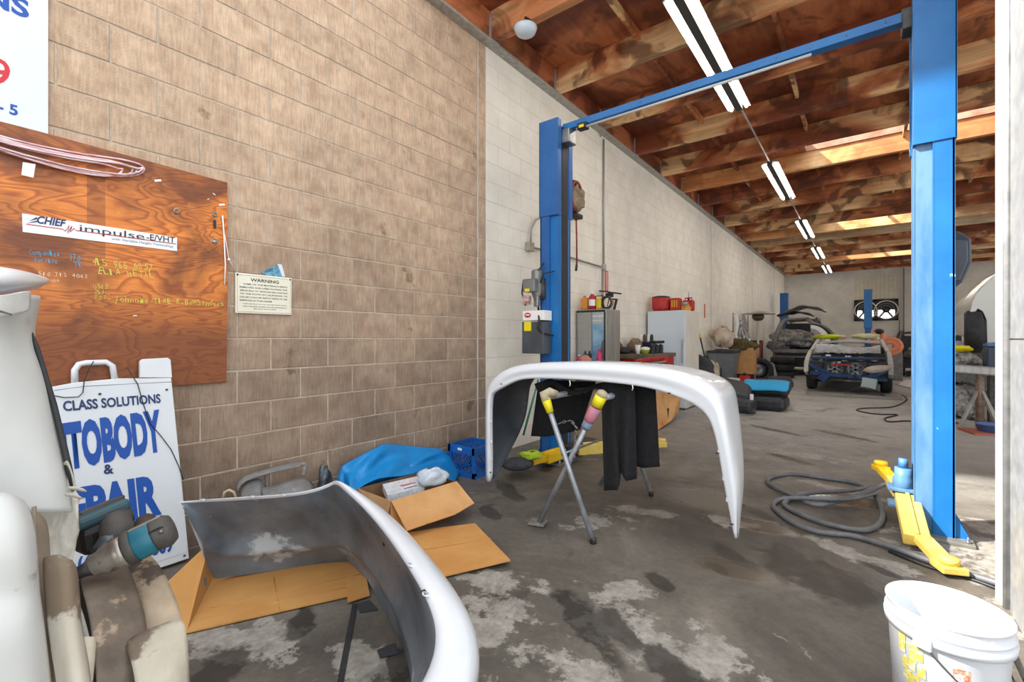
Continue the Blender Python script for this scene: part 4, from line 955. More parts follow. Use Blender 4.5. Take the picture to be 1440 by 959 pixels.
# thin strips on the concrete
q = MB().bar(cp(499, 850, .004), cp(478, 962, .004), .022, .008).build('rubber_strip', rub); tag(q, 'long thin black rubber strip lying on the concrete inside the bumper curve', 'strip')
q = MB().prism([cp(500, 850, .003), cp(520, 845, .003), cp(532, 858, .003), cp(506, 862, .003)], (0, 0, .004)).build('plastic_offcut', mat('dark_grey_offcut', (64, 66, 70), rough=.4)); tag(q, 'dark grey plastic offcut on the floor under the torn cardboard scrap', 'scrap')
q = MB().prism([cp(530, 915, .003), cp(556, 905, .003), cp(560, 920, .003), cp(534, 926, .003)], (0, 0, .004)).build('plastic_offcut', MATS['dark_grey_offcut']); tag(q, 'dark plastic offcut nearest the camera inside the bumper curve', 'scrap')

# ================= BUCKET =================
bc = cp(1331, 852, .37); bc.z = 0
t = thing('plastic_bucket', bc, 'white plastic bucket with yellow smears and a wire handle standing by the pillar', 'bucket')
bm_ = mat('bucket_plastic', (202, 207, 213), (194, 199, 206), 4, .4, c3=(196, 198, 204), t3=.66, s3=14)
H_ = .37; rb, rt = .128, .148
def rad(z): return rb+(rt-rb)*z/H_
prof = [(0, .004), (rb-.01, .004), (rb, .0), (rb, .002), (rad(.29), .29), (rad(.29)+.001, .292), (rad(.29)+.010, .294), (rad(.3)+.012, .318), (rad(.31)+.002, .322), (rad(.325)+.002, .326), (rad(.33)+.008, .330), (rad(.33)+.008, .336), (rad(.34)+.001, .340), (rad(.36)+.001, .362), (rad(.37)+.004, .366), (rad(.37)+.004, .371), (rad(.37), .372), (rad(.37)-.002, .368), (rad(.2)-.004, .2), (rb-.004, .008), (0, .008)]
MB().lathe(prof, bc, 56, caps=False).build('shell', bm_, t)
va = math.atan2(-bc.y, -bc.x)          # angle facing the camera
def patch(a0, a1, z0, z1, off, n=8):
    return [[V((bc.x+(rad(z)+off)*math.cos(a), bc.y+(rad(z)+off)*math.sin(a), z)) for a in [a0+(a1-a0)*i/n for i in range(n+1)]] for z in (z0, (z0+z1)/2, z1)]
orange = mat('orange_print', (226, 112, 62), (236, 226, 220), 60, .5, lo=.5, hi=.62)
yels = mat('yellow_smear', (216, 204, 96), (226, 228, 226), 40, .6, lo=.5, hi=.64, bump=.4)
lab = MB().grid(patch(va+.10, va+.36, .205, .255, .0008)).build('orange_label', orange, t)
MB().grid(patch(va+.12, va+.36, .11, .195, .0008)).build('orange_label', orange, t)
MB().grid(patch(va+.74, va+.86, .08, .20, .0008)).build('orange_stripe', orange, t)
a_ = va+.11; 
for k in range(3):
    q = V((bc.x+(rad(.24)+.002)*math.cos(a_), bc.y+(rad(.24)+.002)*math.sin(a_), .243-k*.014)); text(['LETS DO THIS', 'HOMER BUCKET', 'BALDE'][k], q, V((-math.sin(a_+.12), math.cos(a_+.12), 0)), UZ, .007, bm_, t, width=.03)
ys = MB()
for k in range(44):
    a0 = va-.90+R.uniform(0, .42); z0 = R.uniform(.08, .27); a1 = a0+R.uniform(.06, .17); ys.grid(patch(a0, a1, z0, z0+R.uniform(.008, .035), .0007+.00004*k, 3))
ys.build('yellow_smear', yels, t, kind='stuff')
# ears and wire handle
ha = va-.35
e0 = V((bc.x+(rad(.3)+.016)*math.cos(ha), bc.y+(rad(.3)+.016)*math.sin(ha), .302)); e1 = V((bc.x-(rad(.3)+.016)*math.cos(ha), bc.y-(rad(.3)+.016)*math.sin(ha), .302))
MB().box(e0-V((math.cos(ha), math.sin(ha), 0))*.005, (.014, .045, .04), (0, 0, ha), 0, .003).build('handle_ear', bm_, t)
MB().box(e1+V((math.cos(ha), math.sin(ha), 0))*.005, (.014, .045, .04), (0, 0, ha), 0, .003).build('handle_ear', bm_, t)
pts = []
for i in range(21):
    f_ = PI*i/20; am = ha+f_; r_ = rad(.2)+.02
    pts.append(V((bc.x+r_*math.cos(am), bc.y+r_*math.sin(am), .302-.16*math.sin(f_))))
MB().tube([e0]+pts[1:-1]+[e1], .0026, 8).build('wire_handle', dsteel, t)
# ================= HOSE ON FLOOR =================
def spline(P, n=6):
    out = []
    for j in range(len(P)-1):
        p0, p1, p2, p3 = P[max(j-1, 0)], P[j], P[j+1], P[min(j+2, len(P)-1)]
        for i in range(n):
            u = i/n; out.append(.5*((2*p1)+(p2-p0)*u+(2*p0-5*p1+4*p2-p3)*u*u+(3*p1-p0-3*p2+p3)*u**3))
    return out+[P[-1]]
hp = [(1268, 664, .24), (1250, 678, .16), (1227, 688, .10), (1190, 702, .05), (1148, 710, .03), (1115, 697, .03), (1081, 680, .02), (1085, 671, .02), (1115, 666.6, .02), (1163, 673, .02), (1201, 679, .02), (1227, 692, .02), (1240, 716, .02), (1238, 735, .02), (1219, 745, .02), (1186, 742, .02), (1145, 731, .02), (1111, 716, .02), (1104, 706, .02), (1133, 694, .03), (1190, 690, .04), (1222, 686, .045), (1232, 692, .045), (1190, 702, .075), (1120, 700, .05), (1096, 703, .02), (1088, 713, .02), (1115, 735, .02), (1152, 748, .02), (1197, 753, .02), (1249, 768, .02), (1302, 787, .02), (1358, 806, .02), (1393, 817, .02), (1440, 832, .02)]
hz_ = mat('grey_rubber_hose', (92, 94, 98), (116, 118, 122), 10, .5)
o_ = MB().tube(spline([cp(a, b_, max(h, .017)) for a, b_, h in hp], 6), .0165, 10).build('air_hose', hz_); tag(o_, 'thick grey rubber hose looped on the wet floor beside the right lift post', 'hose')
hp2 = [(1250, 775, .008), (1300, 795, .008), (1345, 808, .008), (1395, 825, .008), (1450, 850, .008)]
o_ = MB().tube(spline([cp(a, b_, h) for a, b_, h in hp2], 6), .008, 8).build('power_cable', blk); tag(o_, 'thin black cable on the floor running toward the bottom of the pillar', 'cable')
o_ = MB().tube(spline([cp(1417, 905, .02), cp(1428, 930, .02), cp(1440, 955, .02), cp(1455, 985, .02)], 5), .006, 8).build('power_cable', blk); tag(o_, 'short thin black cable behind the white bucket', 'cable')

# ================= STRIPPED CAR CORNER, LEFT FOREGROUND =================
sv = mat('dull_white_body_paint', (186, 190, 190), (200, 202, 200), 3, .45, c3=(160, 154, 142), t3=.6, s3=5, bump=.08)
svd = mat('dirty_cream_plastic', (180, 172, 156), (200, 194, 182), 5, .6, c3=(120, 104, 86), t3=.49, s3=8, bump=.25, bscale=14, detail=8)
brn = mat('brown_dirty_liner', (86, 76, 66), (124, 110, 96), 9, .6, c3=(168, 150, 128), t3=.62, s3=11, bump=.4, bscale=40, detail=8)
t = thing('stripped_car', (-.55, .25, 0), 'stripped dirty white car body corner with torn film and black rubber seal', 'car')
def zg(spec, nm, m_, th_=.004, sub=2, parent=None, kind=None):
    return MB().grid([[cz(*p) for p in r] for r in spec]).build(nm, m_, parent or t, sol=th_, sub=sub)
zg([[(-170, 380, .78), (-60, 372, .80), (0, 377, .84), (35, 383, .90), (56, 388, .97), (66, 393, 1.02)],
    [(-170, 395, .74), (-60, 388, .77), (0, 392, .81), (35, 397, .88), (56, 398, .96), (66, 396, 1.01)],
    [(-170, 412, .76), (-60, 408, .79), (0, 405, .83), (30, 403, .90), (50, 401, .97), (60, 399, 1.02)],
    [(-170, 424, .86), (-60, 420, .89), (0, 414, .92), (30, 408, .97), (50, 404, 1.02), (58, 401, 1.05)]], 'hood_edge', mat('clean_white_paint', (222, 224, 228), rough=.3, coat=.4))
re_ = [(415, 54), (440, 50), (465, 44), (490, 49), (520, 62), (560, 73), (600, 82), (640, 92), (690, 104), (720, 108)]
rows = []
for y, x in re_:
    rows.append([(-170, y, .70), (-80, y, .74), (0, y, .79), (x-26, y, .84), (x-10, y, .87), (x-2, y, .91), (x, y+1, .96)])
zg(rows, 'fender', sv)
zg([[(-170, y, .69), (-60, y+2, .735), (0, y-2, .775), (20, y-6, .80), (40, y-10, .83)] for y in (418, 424, 432, 448)], 'scuffed_upper_edge', mat('scuffed_white', (204, 206, 204), (180, 180, 176), 12, .5, c3=(70, 70, 70), t3=.68, s3=18))
MB().tube([cz(45, 468, .90), cz(52, 490, .895), cz(64, 530, .89), cz(76, 570, .885), cz(86, 612, .88), cz(96, 655, .88), cz(104, 690, .88)], [.002, .0045, .0048, .005, .0052, .0055, .004], 8).build('rubber_seal', rub, t)
# torn film and dirty return below
film = mat('torn_masking_film', (206, 202, 192), (176, 168, 152), 7, .45, c3=(122, 106, 90), t3=.55, s3=7, bump=.7, bscale=16, detail=8)
def cr(px, py, z, a=.016):
    return (px, py, z+a*abs(math.sin(px*.19+py*.07))+a*.8*abs(math.sin(py*.13-px*.09))+R.uniform(-.003, .003))
rows = []
for y, x0, x1 in ((652, 70, 97), (664, 62, 102), (676, 54, 106), (688, 50, 108), (700, 47, 110), (714, 45, 111), (728, 44, 111), (742, 44, 110), (756, 44, 108), (770, 45, 107), (784, 46, 103), (798, 48, 99)):
    rows.append([cr(x0+(x1-x0)*u+2*math.sin(y*.3+u*5), y+5*math.sin(u*9+y*.1), .86) for u in [i/12 for i in range(13)]])
zg(rows, 'torn_film', film, .0015, 1)
for k_, (x0, y0, x1, y1) in enumerate(((96, 683, 124, 690), (92, 692, 118, 700), (84, 700, 60, 716))):
    zg([[(x0, y0, .85), ((x0+x1)/2, (y0+y1)/2-3, .84), (x1, y1, .85)], [(x0-2, y0+6, .85), ((x0+x1)/2-2, (y0+y1)/2+2, .845), (x1-3, y1+3, .85)]], 'film_strip', film, .001, 1)
zg([[(-170, 690, .66), (-60, 688, .68), (0, 693, .705), (24, 700, .725), (36, 712, .75)], [(-170, 740, .63), (-60, 740, .65), (0, 740, .68), (36, 742, .70), (47, 748, .74)], [(-170, 790, .62), (-60, 790, .64), (0, 790, .67), (39, 792, .695), (49, 796, .735)], [(-170, 850, .63), (-60, 850, .65), (0, 846, .685), (43, 838, .71), (52, 836, .74)], [(-170, 880, .605), (-60, 880, .625), (0, 876, .66), (46, 866, .69), (56, 862, .73)],
    [(-170, 930, .60), (-60, 930, .62), (0, 925, .655), (50, 920, .69), (62, 918, .73)], [(-170, 1000, .6), (-60, 1000, .62), (0, 1000, .655), (58, 1000, .69), (72, 1000, .73)]], 'lower_bulge', mat('scuffed_lower_paint', (190, 193, 192), (204, 206, 205), 3, .45, c3=(150, 140, 124), t3=.62, s3=9, bump=.15, bscale=9))
zg([[(46, 715, .80), (56, 722, .80), (66, 735, .81)], [(48, 800, .78), (58, 800, .79), (68, 800, .80)], [(54, 870, .77), (64, 870, .78), (74, 870, .79)], [(70, 1000, .76), (82, 1000, .77), (92, 1000, .78)]], 'shut_line_channel', mat('grimy_brown', (110, 98, 84), (140, 126, 108), 8, .7))
zg([[(64, 783, .775), (66, 782, .77), (84, 778, .768), (100, 786, .772), (106, 806, .80)], [(66, 830, .768), (68, 830, .762), (86, 830, .76), (103, 832, .765), (108, 838, .795)], [(72, 890, .762), (74, 890, .756), (92, 890, .752), (107, 893, .758), (112, 898, .79)], [(80, 935, .755), (82, 935, .75), (100, 938, .745), (112, 920, .752), (118, 912, .785)], [(90, 1000, .75), (92, 1000, .744), (110, 1000, .74), (124, 1000, .745), (130, 1000, .78)]], 'cream_bracket', svd, sub=1)
zg([[(98, 903, .80), (116, 893, .795), (130, 896, .80), (131, 899, .83)], [(97, 930, .79), (116, 930, .785), (129, 923, .79), (131, 920, .82)], [(84, 975, .78), (104, 985, .775), (120, 990, .78), (124, 985, .81)]], 'cream_lug', mat('cream_plastic', (206, 198, 180), (176, 166, 146), 9, .55), sub=1)
zg([[(104, 840, .88), (114, 850, .87), (122, 880, .86)], [(108, 890, .87), (118, 890, .86), (126, 895, .85)], [(112, 930, .87), (122, 925, .86), (130, 920, .86)]], 'dark_inner_plate', dkm_ if False else mat('grey_inner_plate', (150, 148, 142), (90, 84, 78), 12, .6), sub=1)
MB().tube([cz(48, 712, .77), cz(50, 800, .76), cz(58, 868, .755), cz(72, 960, .75)], .003, 6).build('shut_line_edge', mat('grimy_brown', (110, 98, 84)), t)
for p0, p1 in (((-60, 862), (20, 858)),):
    MB().tube([cz(*p0, .655), cz((p0[0]+p1[0])/2, (p0[1]+p1[1])/2+6, .668), cz(*p1, .685)], .0025, 6).build('panel_crease', mat('crease_grey', (132, 128, 120)), t)
sc = MB()
for px, py in ((8, 440), (25, 452), (-5, 446), (32, 430), (15, 428), (20, 500), (62, 600)): sc.box(cz(px, py, .775 if py < 460 else .8), (R.uniform(.006, .02), .003, .004), (0, R.uniform(-.8, .8), TH), 0, .001)
sc = MB(); sc.box(cz(8, 440, .775), (.02, .002, .003), (0, .3, TH)); sc.each('scuff_mark', mat('scuff_dark', (84, 80, 76)), t)
# the rest of the body, running on to the left beyond the frame
MB().bx(-1.78, -1.2, -1.7, -.03, .28, 1.30, 0, .09).build('body_side', sv, t, bev=0)
MB().bx(-1.74, -1.34, -.06, .09, .25, 1.22, 0, .02).build('inner_structure', MATS['grimy_brown'], t)
MB().lathe([(0, -.02), (.2, -.02), (.22, -.08), (.30, -.1), (.32, -.07), (.32, .07), (.3, .1), (0, .1)], (-1.3, -1.0, .32), 28, axis=(-1, 0, 0)).build('wheel', rub, t)
# body lower bulk reaching the floor (below the frame)
b_ = MB(); c0 = cz(-60, 700, .9)
b_.prism([V((-1.15, .05, 0)), V((-.62, .55, 0)), V((-.35, .34, 0)), V((-.80, -.12, 0))], (0, 0, .45)); b_.build('sill', svd, t)
# curved liner panel with the tools on it
t2 = thing('wheel_arch_liner', (-.9, .75, 0), 'curved brown dirt-covered wheel arch liner carrying the two power tools', 'car part')
L_ = [[(110, 806, 1.03), (128, 797, 1.06), (150, 790, 1.09), (172, 786, 1.11)], [(116, 830, .99), (136, 822, 1.0), (160, 815, 1.03), (184, 810, 1.06)], [(124, 862, .94), (146, 856, .96), (172, 850, .99), (196, 845, 1.02)], [(130, 900, .90), (152, 898, .92), (178, 892, .95), (206, 884, .98)], [(135, 940, .87), (158, 938, .89), (182, 925, .91), (204, 912, .94)], [(136, 1000, .84), (160, 990, .86), (178, 975, .88), (200, 960, .91)]]
MB().grid([[cz(*p) for p in r] for r in L_]).build('main_panel', brn, t2, sol=.006, sub=2)
L_ = [[(162, 786, 1.115), (186, 780, 1.125), (204, 776, 1.15)], [(174, 810, 1.075), (202, 802, 1.08), (224, 798, 1.11)], [(186, 846, 1.03), (216, 836, 1.035), (240, 830, 1.07)], [(194, 884, .995), (224, 872, .99), (252, 860, 1.03)], [(196, 910, .97), (228, 900, .97), (258, 890, 1.0)]]
MB().grid([[cz(*p) for p in r] for r in L_]).build('outer_panel', mat('rubbed_cream_liner', (120, 104, 88), (178, 160, 136), 5, .6, c3=(84, 72, 62), t3=.5, s3=11, bump=.35, bscale=40), t2, sol=.006, sub=2)
L_ = [[(174, 903, .935), (206, 888, .945), (236, 877, .96), (260, 868, .975)], [(186, 928, .90), (212, 918, .91), (240, 910, .925), (263, 902, .945)], [(192, 960, .87), (216, 955, .88), (244, 950, .90), (262, 950, .93)], [(196, 1020, .85), (220, 1020, .86), (248, 1020, .88), (264, 1020, .91)]]
MB().grid([[cz(*p) for p in r] for r in L_]).build('front_leg', mat('cream_dusty_leg', (186, 180, 164), (164, 154, 136), 6, .6, c3=(112, 98, 84), t3=.52, s3=7, bump=.35, bscale=40), t2, sol=.006, sub=2)
b_ = MB(); b_.prism([cz(112, 812, 1.12), cz(135, 850, 1.05), cz(140, 990, .95), cz(110, 990, .99), cz(104, 850, 1.1)], (.0, .02, 0)); b_.build('inner_web', blk, t2)
b_ = MB(); b_.bar(cz(235, 985, .95), V((cz(235, 985, .95).x, cz(235, 985, .95).y, 0)), .05, .08, up=(0, 1, 0)); b_.bar(cz(150, 990, .93), V((cz(150, 990, .93).x, cz(150, 990, .93).y, 0)), .05, .05, up=(0, 1, 0)); b_.each('support_leg', brn, t2)
# impact wrench
teal = mat('teal_tool_plastic', (24, 112, 132), (30, 96, 116), 8, .4, c3=(90, 96, 96), t3=.66, s3=20)
chars = mat('charcoal_tool_rubber', (58, 56, 56), (84, 80, 76), 10, .6, bump=.2)
alu = mat('scuffed_aluminium', (150, 140, 130), (196, 190, 182), 14, .35, .7, c3=(104, 88, 74), t3=.6, s3=20)
A0, A1 = cz(120, 801, 1.0), cz(243, 741, 1.08); ax = (A1-A0).normalized(); Ln = (A1-A0).length
t = thing('impact_wrench', A0*.5+A1*.5-V((0, 0, .05)), 'teal cordless impact wrench with metal nose resting on the brown liner', 'power tool')
MB().lathe([(.018, 0), (.024, .004), (.025, .018), (.029, .022), (.033, .046), (.035, .048), (.035, .07)], A0+ax*.01, 28, axis=ax).build('metal_nose', alu, t)
MB().lathe([(.037, 0), (.039, .004), (.039, .014), (.037, .018)], A0+ax*.074, 28, axis=ax).build('collar', chars, t)
MB().lathe([(.036, 0), (.037, .006), (.037, Ln-.13), (.035, Ln-.124)], A0+ax*.09, 28, axis=ax).build('motor_housing', teal, t)
MB().lathe([(.037, 0), (.0375, .004), (.0375, .024), (.030, .036), (0, .038)], A0+ax*(Ln-.036), 28, axis=ax).build('end_cap', chars, t)
MB().lathe([(.013, -.022), (.015, 0), (.02, .012)], A0, 16, axis=ax).build('chuck', dsteel, t)
MB().lathe([(0, -.045), (.005, -.044), (.006, -.02)], A0, 10, axis=ax).build('brass_bit', mat('brass', (196, 156, 70), rough=.3, metal=.9), t)
sd = ax.cross(V((0, 0, 1))).normalized(); upd = sd.cross(ax)
if sd.dot(A0-V((0, 0, CH))) < 0: sd = -sd
hs = A0+ax*.12
MB().tube([hs+sd*.02-ax*.0+upd*.0, hs+sd*.06-ax*.01+upd*.005, hs+sd*.11-ax*.02+upd*.01], [.024, .021, .023], 14).build('handle', chars, t)
for k in range(3): MB().box(A0+ax*(.135+k*.008)-sd*.032+upd*.02, (.003, .012, .004), None).build('vent_slot', blk, t)
MB().bar(A0+ax*.09+upd*.030, A0+ax*.155+upd*.030, .012, .018, up=upd, bev=.004).build('top_spine', alu, t)
MB().lathe([(.005, 0), (.005, .004), (0, .004)], A0+ax*.15-sd*.034+upd*.012, 10, axis=-sd).build('screw', steel, t)
# second tool: cordless sander body
c0 = cz(150, 742, 1.16)
t = thing('cordless_grinder', cz(150, 775, 1.16), 'black and teal cordless tool with long battery lying behind the impact wrench', 'power tool')
g0, g1 = cz(104, 752, 1.12), cz(180, 718, 1.22); gd = (g1-g0).normalized(); up_ = V((0, 0, 1)); up_ = (up_-gd*up_.dot(gd)).normalized()
MB().bar(g0-up_*.02, g1-up_*.028, .08, .075, up=up_, bev=.018).build('battery', blk, t)
MB().bar(g0+up_*.026, g1+up_*.026, .065, .03, up=up_, bev=.01).build('top_shell', mat('worn_teal_shell', (44, 84, 96), (74, 78, 76), 12, .5, c3=(130, 104, 84), t3=.6, s3=18), t)
MB().bar(g0+gd*.02+up_*.04, g1-gd*.0+up_*.042, .012, .008, up=up_, bev=.003).build('slot_rail', dsteel, t)
MB().tube([cz(168, 768, 1.13), cz(166, 750, 1.15), cz(162, 735, 1.17), cz(170, 722, 1.2)], [.034, .036, .034, .026], 18).build('grip', chars, t)
MB().tube([cz(140, 778, 1.1), cz(150, 765, 1.12), cz(165, 760, 1.13)], [.02, .024, .026], 14).build('nose', mat('grey_tool_metal', (86, 92, 96), rough=.4, metal=.5), t)
# ================= CEILING LIGHTS =================
glow = bpy.data.materials.new('lit_tube'); glow.use_nodes = True; pb = glow.node_tree.nodes['Principled BSDF']; pb.inputs['Base Color'].default_value = (1, 1, 1, 1); pb.inputs['Emission Color'].default_value = (1, .93, .83, 1); pb.inputs['Emission Strength'].default_value = TUBE
wm = mat('white_enamel', (170, 170, 165), (158, 158, 153), 8, .4)
def strip_light(x, y0, y1, label, nm='fluorescent_light'):
    z = 4.16
    t = thing(nm, (x, (y0+y1)/2, z-.05), label, 'light fixture', 'fluorescent strip lights in a row')
    MB().bx(x-.04, x+.04, y0, y1, z-.055, z+.03, 0, .004).build('housing', mat('dark_housing', (60, 60, 60), rough=.5), t)
    for s_ in (-1, 1):
        MB().prism([(x+s_*.035, y0, z+.03), (x+s_*.13, y0, z-.02), (x+s_*.13, y0, z-.03), (x+s_*.035, y0, z+.0)], (0, y1-y0, 0)).build('reflector', wm, t)
        MB().tube([(x+s_*.085, y0+.03, z-.035), (x+s_*.085, y1-.03, z-.035)], .016, 8).build('tube', glow, t)
    m_ = MB()
    for yy in (y0+.3, y1-.3): m_.tube([(x, yy, z+.02), (x, yy, BZ+.02)], .006, 6)
    m_.each('hanger_rod', steel, t)
row = [(3.95, 6.38, 'nearest of the fluorescent strips in a row, crossing above the lift crossbar'), (8.7, 11.1, 'second fluorescent strip from the camera in the ceiling row'), (13.4, 15.8, 'third fluorescent strip from the camera in the ceiling row'), (17.7, 20.1, 'fourth fluorescent strip from the camera in the ceiling row'), (22.3, 24.7, 'farthest fluorescent strip in the ceiling row near the back wall')]
for a, b_, l_ in row: strip_light(-1.26, a, b_, l_)
m_ = [MB().tube([(-1.26, row[i][1], 4.17), (-1.26, row[i+1][0], 4.17)], .012, 8).build('light_conduit', mat('conduit_grey', (170, 168, 162), rough=.4, metal=.5)) for i in range(4)]
for q, l_ in zip(m_, ('long thin conduit joining the nearest two ceiling strip lights', 'thin conduit between the second and third ceiling strip lights', 'thin conduit between the third and fourth ceiling strip lights', 'thin conduit between the last two ceiling strip lights')): tag(q, l_, 'conduit', 'conduits linking the ceiling strip lights')
strip_light(4.3, 9.4, 11.8, 'short visible fluorescent strip in the gap beside the white pillar')
strip_light(4.3, 16.5, 18.9, 'added unseen fluorescent strip far behind the pillar, brightening the interior')  # strip beyond the view, added to brighten the interior
strip_light(4.3, 22.0, 24.4, 'added unseen fluorescent strip by the back wall, brightening the rear')  # another unseen strip, added to lift the dim rear
for k_ in range(3): strip_light(8.4, 7.5+6*k_, 9.9+6*k_, ('front', 'middle', 'rear')[k_]+' added unseen fluorescent strip near the right wall for fill light')  # unseen row added for fill light deep inside
# dome lamp near the wall
dm = yp(739, 42, 3.15); dm = V((-2.55, 3.15, 0)); dm = cz(739, 43, 4.27)
t = thing('dome_lamp', dm-V((0, 0, .04)), 'round white dome lamp under the first roof beam', 'lamp')
MB().lathe([(0, -.06), (.05, -.052), (.09, -.025), (.11, .02), (.105, .03)], dm, 28).build('globe', mat('frosted_globe', (196, 208, 220), rough=.25), t)
MB().lathe([(.05, .03), (.05, .07), (0, .07)], dm, 20).build('lamp_base', blk, t)
MB().tube([dm+V((0, 0, .06)), dm+V((0, 0, .12)), V((dm.x, 3.555, dm.z+.14))], .012, 8).build('stem', blk, t)

# ================= LEFT WALL FITTINGS =================
con = MATS['conduit_grey']
t = thing('wall_conduit', (WX, 6.0, .9), 'galvanised conduit running down the white wall with a side branch', 'conduit')
xw = WX+.02
MB().tube([wp(849, 196, xw), wp(849, 378, xw)], .014, 8).build('upper_run', con, t)
MB().tube([wp(848, 378, xw), wp(848, 520, xw)], .018, 8).build('lower_run', con, t)
MB().tube([wp(748, 347, xw), wp(790, 358, xw), wp(845, 375, xw)], .012, 8).build('branch', con, t)
MB().box(wp(849, 376, xw), (.05, .07, .10), None, 0, .008).build('fitting', con, t)
MB().tube([wp(845, 192, xw), wp(843, 182, xw+.02), wp(848, 176, xw+.04), wp(852, 184, xw+.02)], .012, 8).build('top_bend', con, t)
t = thing('junction_box', wp(745, 352, WX), 'small beige junction box on the white wall left of the lift post', 'electrical box')
MB().box(wp(745, 347, WX+.035), (.07, .10, .10), None, 0, .006).build('body', mat('beige_box', (176, 166, 146), (150, 142, 124), 12, .5), t)
MB().tube([wp(746, 340, WX+.035), wp(747, 322, WX+.035), wp(753, 310, WX+.04), wp(762, 304, WX+.06)], .012, 8).build('flex_conduit', con, t)
# hose reel / hoist on the wall
t = thing('hose_reel', wp(808, 280, WX+.1), 'wall-hung reel with bundled red hose and rags beside the left lift post', 'hose reel')
rc = wp(807, 277, WX+.13)
dred = mat('dull_red_rubber', (112, 48, 42), (140, 66, 58), 14, .6)
for k in range(4): MB().tube([rc+V((-.05+k*.03, (.17-.012*k)*math.cos(a_*PI/10), (.22-.012*k)*math.sin(a_*PI/10))) for a_ in range(20)], .02, 8, closed=True).build('hose_coil', dred if k % 2 else rub, t)
lump(rc+V((.03, .02, -.02)), (.07, .13, .16), 11, 18, .5).build('rag_bundle', mat('tan_rag', (168, 150, 120), (110, 96, 76), 10, .9, bump=.5), t)
MB().box(rc+V((0, .06, -.24)), (.12, .16, .06), None, 0, .015).build('bracket', blk, t)
MB().box(rc+V((-.09, 0, 0)), (.09, .06, .2), None, 0, .01).build('wall_mount', dsteel, t)
MB().tube([rc+V((0, .06, -.26)), yp(811, 340, rc.y+.08), yp(811, 372, rc.y+.08)], .011, 8).build('hanging_end', dred, t)
MB().tube([yp(811, 372, rc.y+.08), yp(810, 381, rc.y+.08)], .016, 8).build('hose_tip', dsteel, t)
# red vertical gauge strips
t = thing('level_strip', wp(853, 408, WX), 'tall narrow red and white strip sign above the floodlight', 'sign')
c_ = wp(853, 395, WX+.006); MB().box(c_, (.008, .10, .30)).build('strip', mat('red_strip', (206, 84, 66), rough=.5), t)
for k in range(9): MB().box(c_+V((.005, .0, -.12+k*.03)), (.002, .05, .012)).build('white_mark', white, t)
q = MB().box(wp(991, 437, WX+.006), (.008, .07, .34)).build('level_strip', MATS['red_strip']); tag(q, 'thin red strip on the white wall right of the fridge', 'sign')

def face(pts, Y, dep, m_, name, parent=None, bev=0): return MB().prism([yp(px, py, Y) for px, py in pts], (0, dep, 0)).build(name, m_, parent, bev=bev)
def rect(x0, y0, x1, y1, Y, dep, m_, name, parent=None, bev=.0):
    a, b_ = yp(x0, y1, Y), yp(x1, y0, Y); return MB().bx(a.x, b_.x, Y, Y+dep, yp((x0+x1)/2, y1, Y).z, yp((x0+x1)/2, y0, Y).z, 0, bev).build(name, m_, parent)
# metal cabinet with poster
ss = mat('brushed_grey_metal', (170, 168, 162), (142, 140, 134), 20, .35, .4, stretch=(1, 1, .1))
t = thing('tool_cabinet', (-2.85, 5.6, 0), 'grey metal tool cabinet with a poster on its face behind the left lift post', 'cabinet')
MB().bx(-3.07, -2.64, 5.42, 5.85, .88, 1.60, 0, .006).build('upper_box', ss, t)
MB().bx(-3.07, -2.62, 5.28, 5.92, 0, .88, 0, .006).build('lower_box', mat('tan_metal', (170, 154, 132), (150, 136, 116), 7, .4, stretch=(1, 1, .1)), t)
MB().bx(-3.0, -2.72, 5.262, 5.28, .1, .82).build('lower_door', mat('charcoal_panel', (52, 56, 62), rough=.4), t)
po = MB().bx(-2.83, -2.66, 5.405, 5.418, .93, 1.56).build('poster', mat('poster_blue', (62, 122, 172), (150, 186, 206), 4, .3), t)
MB().bx(-2.83, -2.66, 5.401, 5.404, 1.40, 1.56).build('poster_top', mat('poster_grey', (176, 180, 182), rough=.4), po)
text('PAINT CENTER', V((-2.82, 5.40, 1.49)), V((1, 0, 0)), UZ, .03, white, po, width=.15, bold=.02); text('REPAIR GUIDE', V((-2.82, 5.40, 1.44)), V((1, 0, 0)), UZ, .02, white, po, width=.13, bold=.02)
MB().prism([(-2.73, 5.4005, .95), (-2.66, 5.4005, .95), (-2.66, 5.4005, 1.2), (-2.69, 5.4005, 1.18)], (0, .003, 0)).build('poster_rock', mat('poster_brown', (104, 92, 84)), po)
mr = MB().bx(-3.04, -2.84, 5.405, 5.418, .93, 1.56).build('mirror_panel', mat('mirror_panel', (176, 178, 180), rough=.12, metal=.9), t)
fr = MB(); fr.bx(-3.06, -2.65, 5.398, 5.41, 1.56, 1.585).bx(-3.06, -2.65, 5.398, 5.41, .905, .93).bx(-2.66, -2.642, 5.398, 5.41, .93, 1.56); fr.each('poster_frame', blk, t)
def bottle(c, r, h, m_, capm, label, name='bottle', cat='bottle', sq=False, group=None, lab=None):
    t = thing(name, c, label, cat, group); c = V(c)
    if sq: MB().box(c+V((0, 0, h*.42)), (r*2, r*1.4, h*.84), None, 0, r*.25).build('body', m_, t)
    else: MB().lathe([(r*.9, 0), (r, h*.03), (r, h*.68), (r*.5, h*.82), (r*.4, h*.86)], c, 18).build('body', m_, t)
    MB().lathe([(r*.42, h*.84), (r*.42, h), (0, h)], c, 14).build('cap', capm, t)
    if lab: MB().lathe([(r*1.02, h*.2), (r*1.02, h*.55)], c, 18, caps=False).build('label_band', lab, t)
    return t
org = mat('amber_plastic', (214, 140, 60), rough=.4); pk = mat('magenta_plastic', (206, 44, 110), rough=.4); grn = mat('dark_green_glass', (20, 74, 76), rough=.2); yl = mat('yellow_plastic', (224, 190, 40), rough=.4)
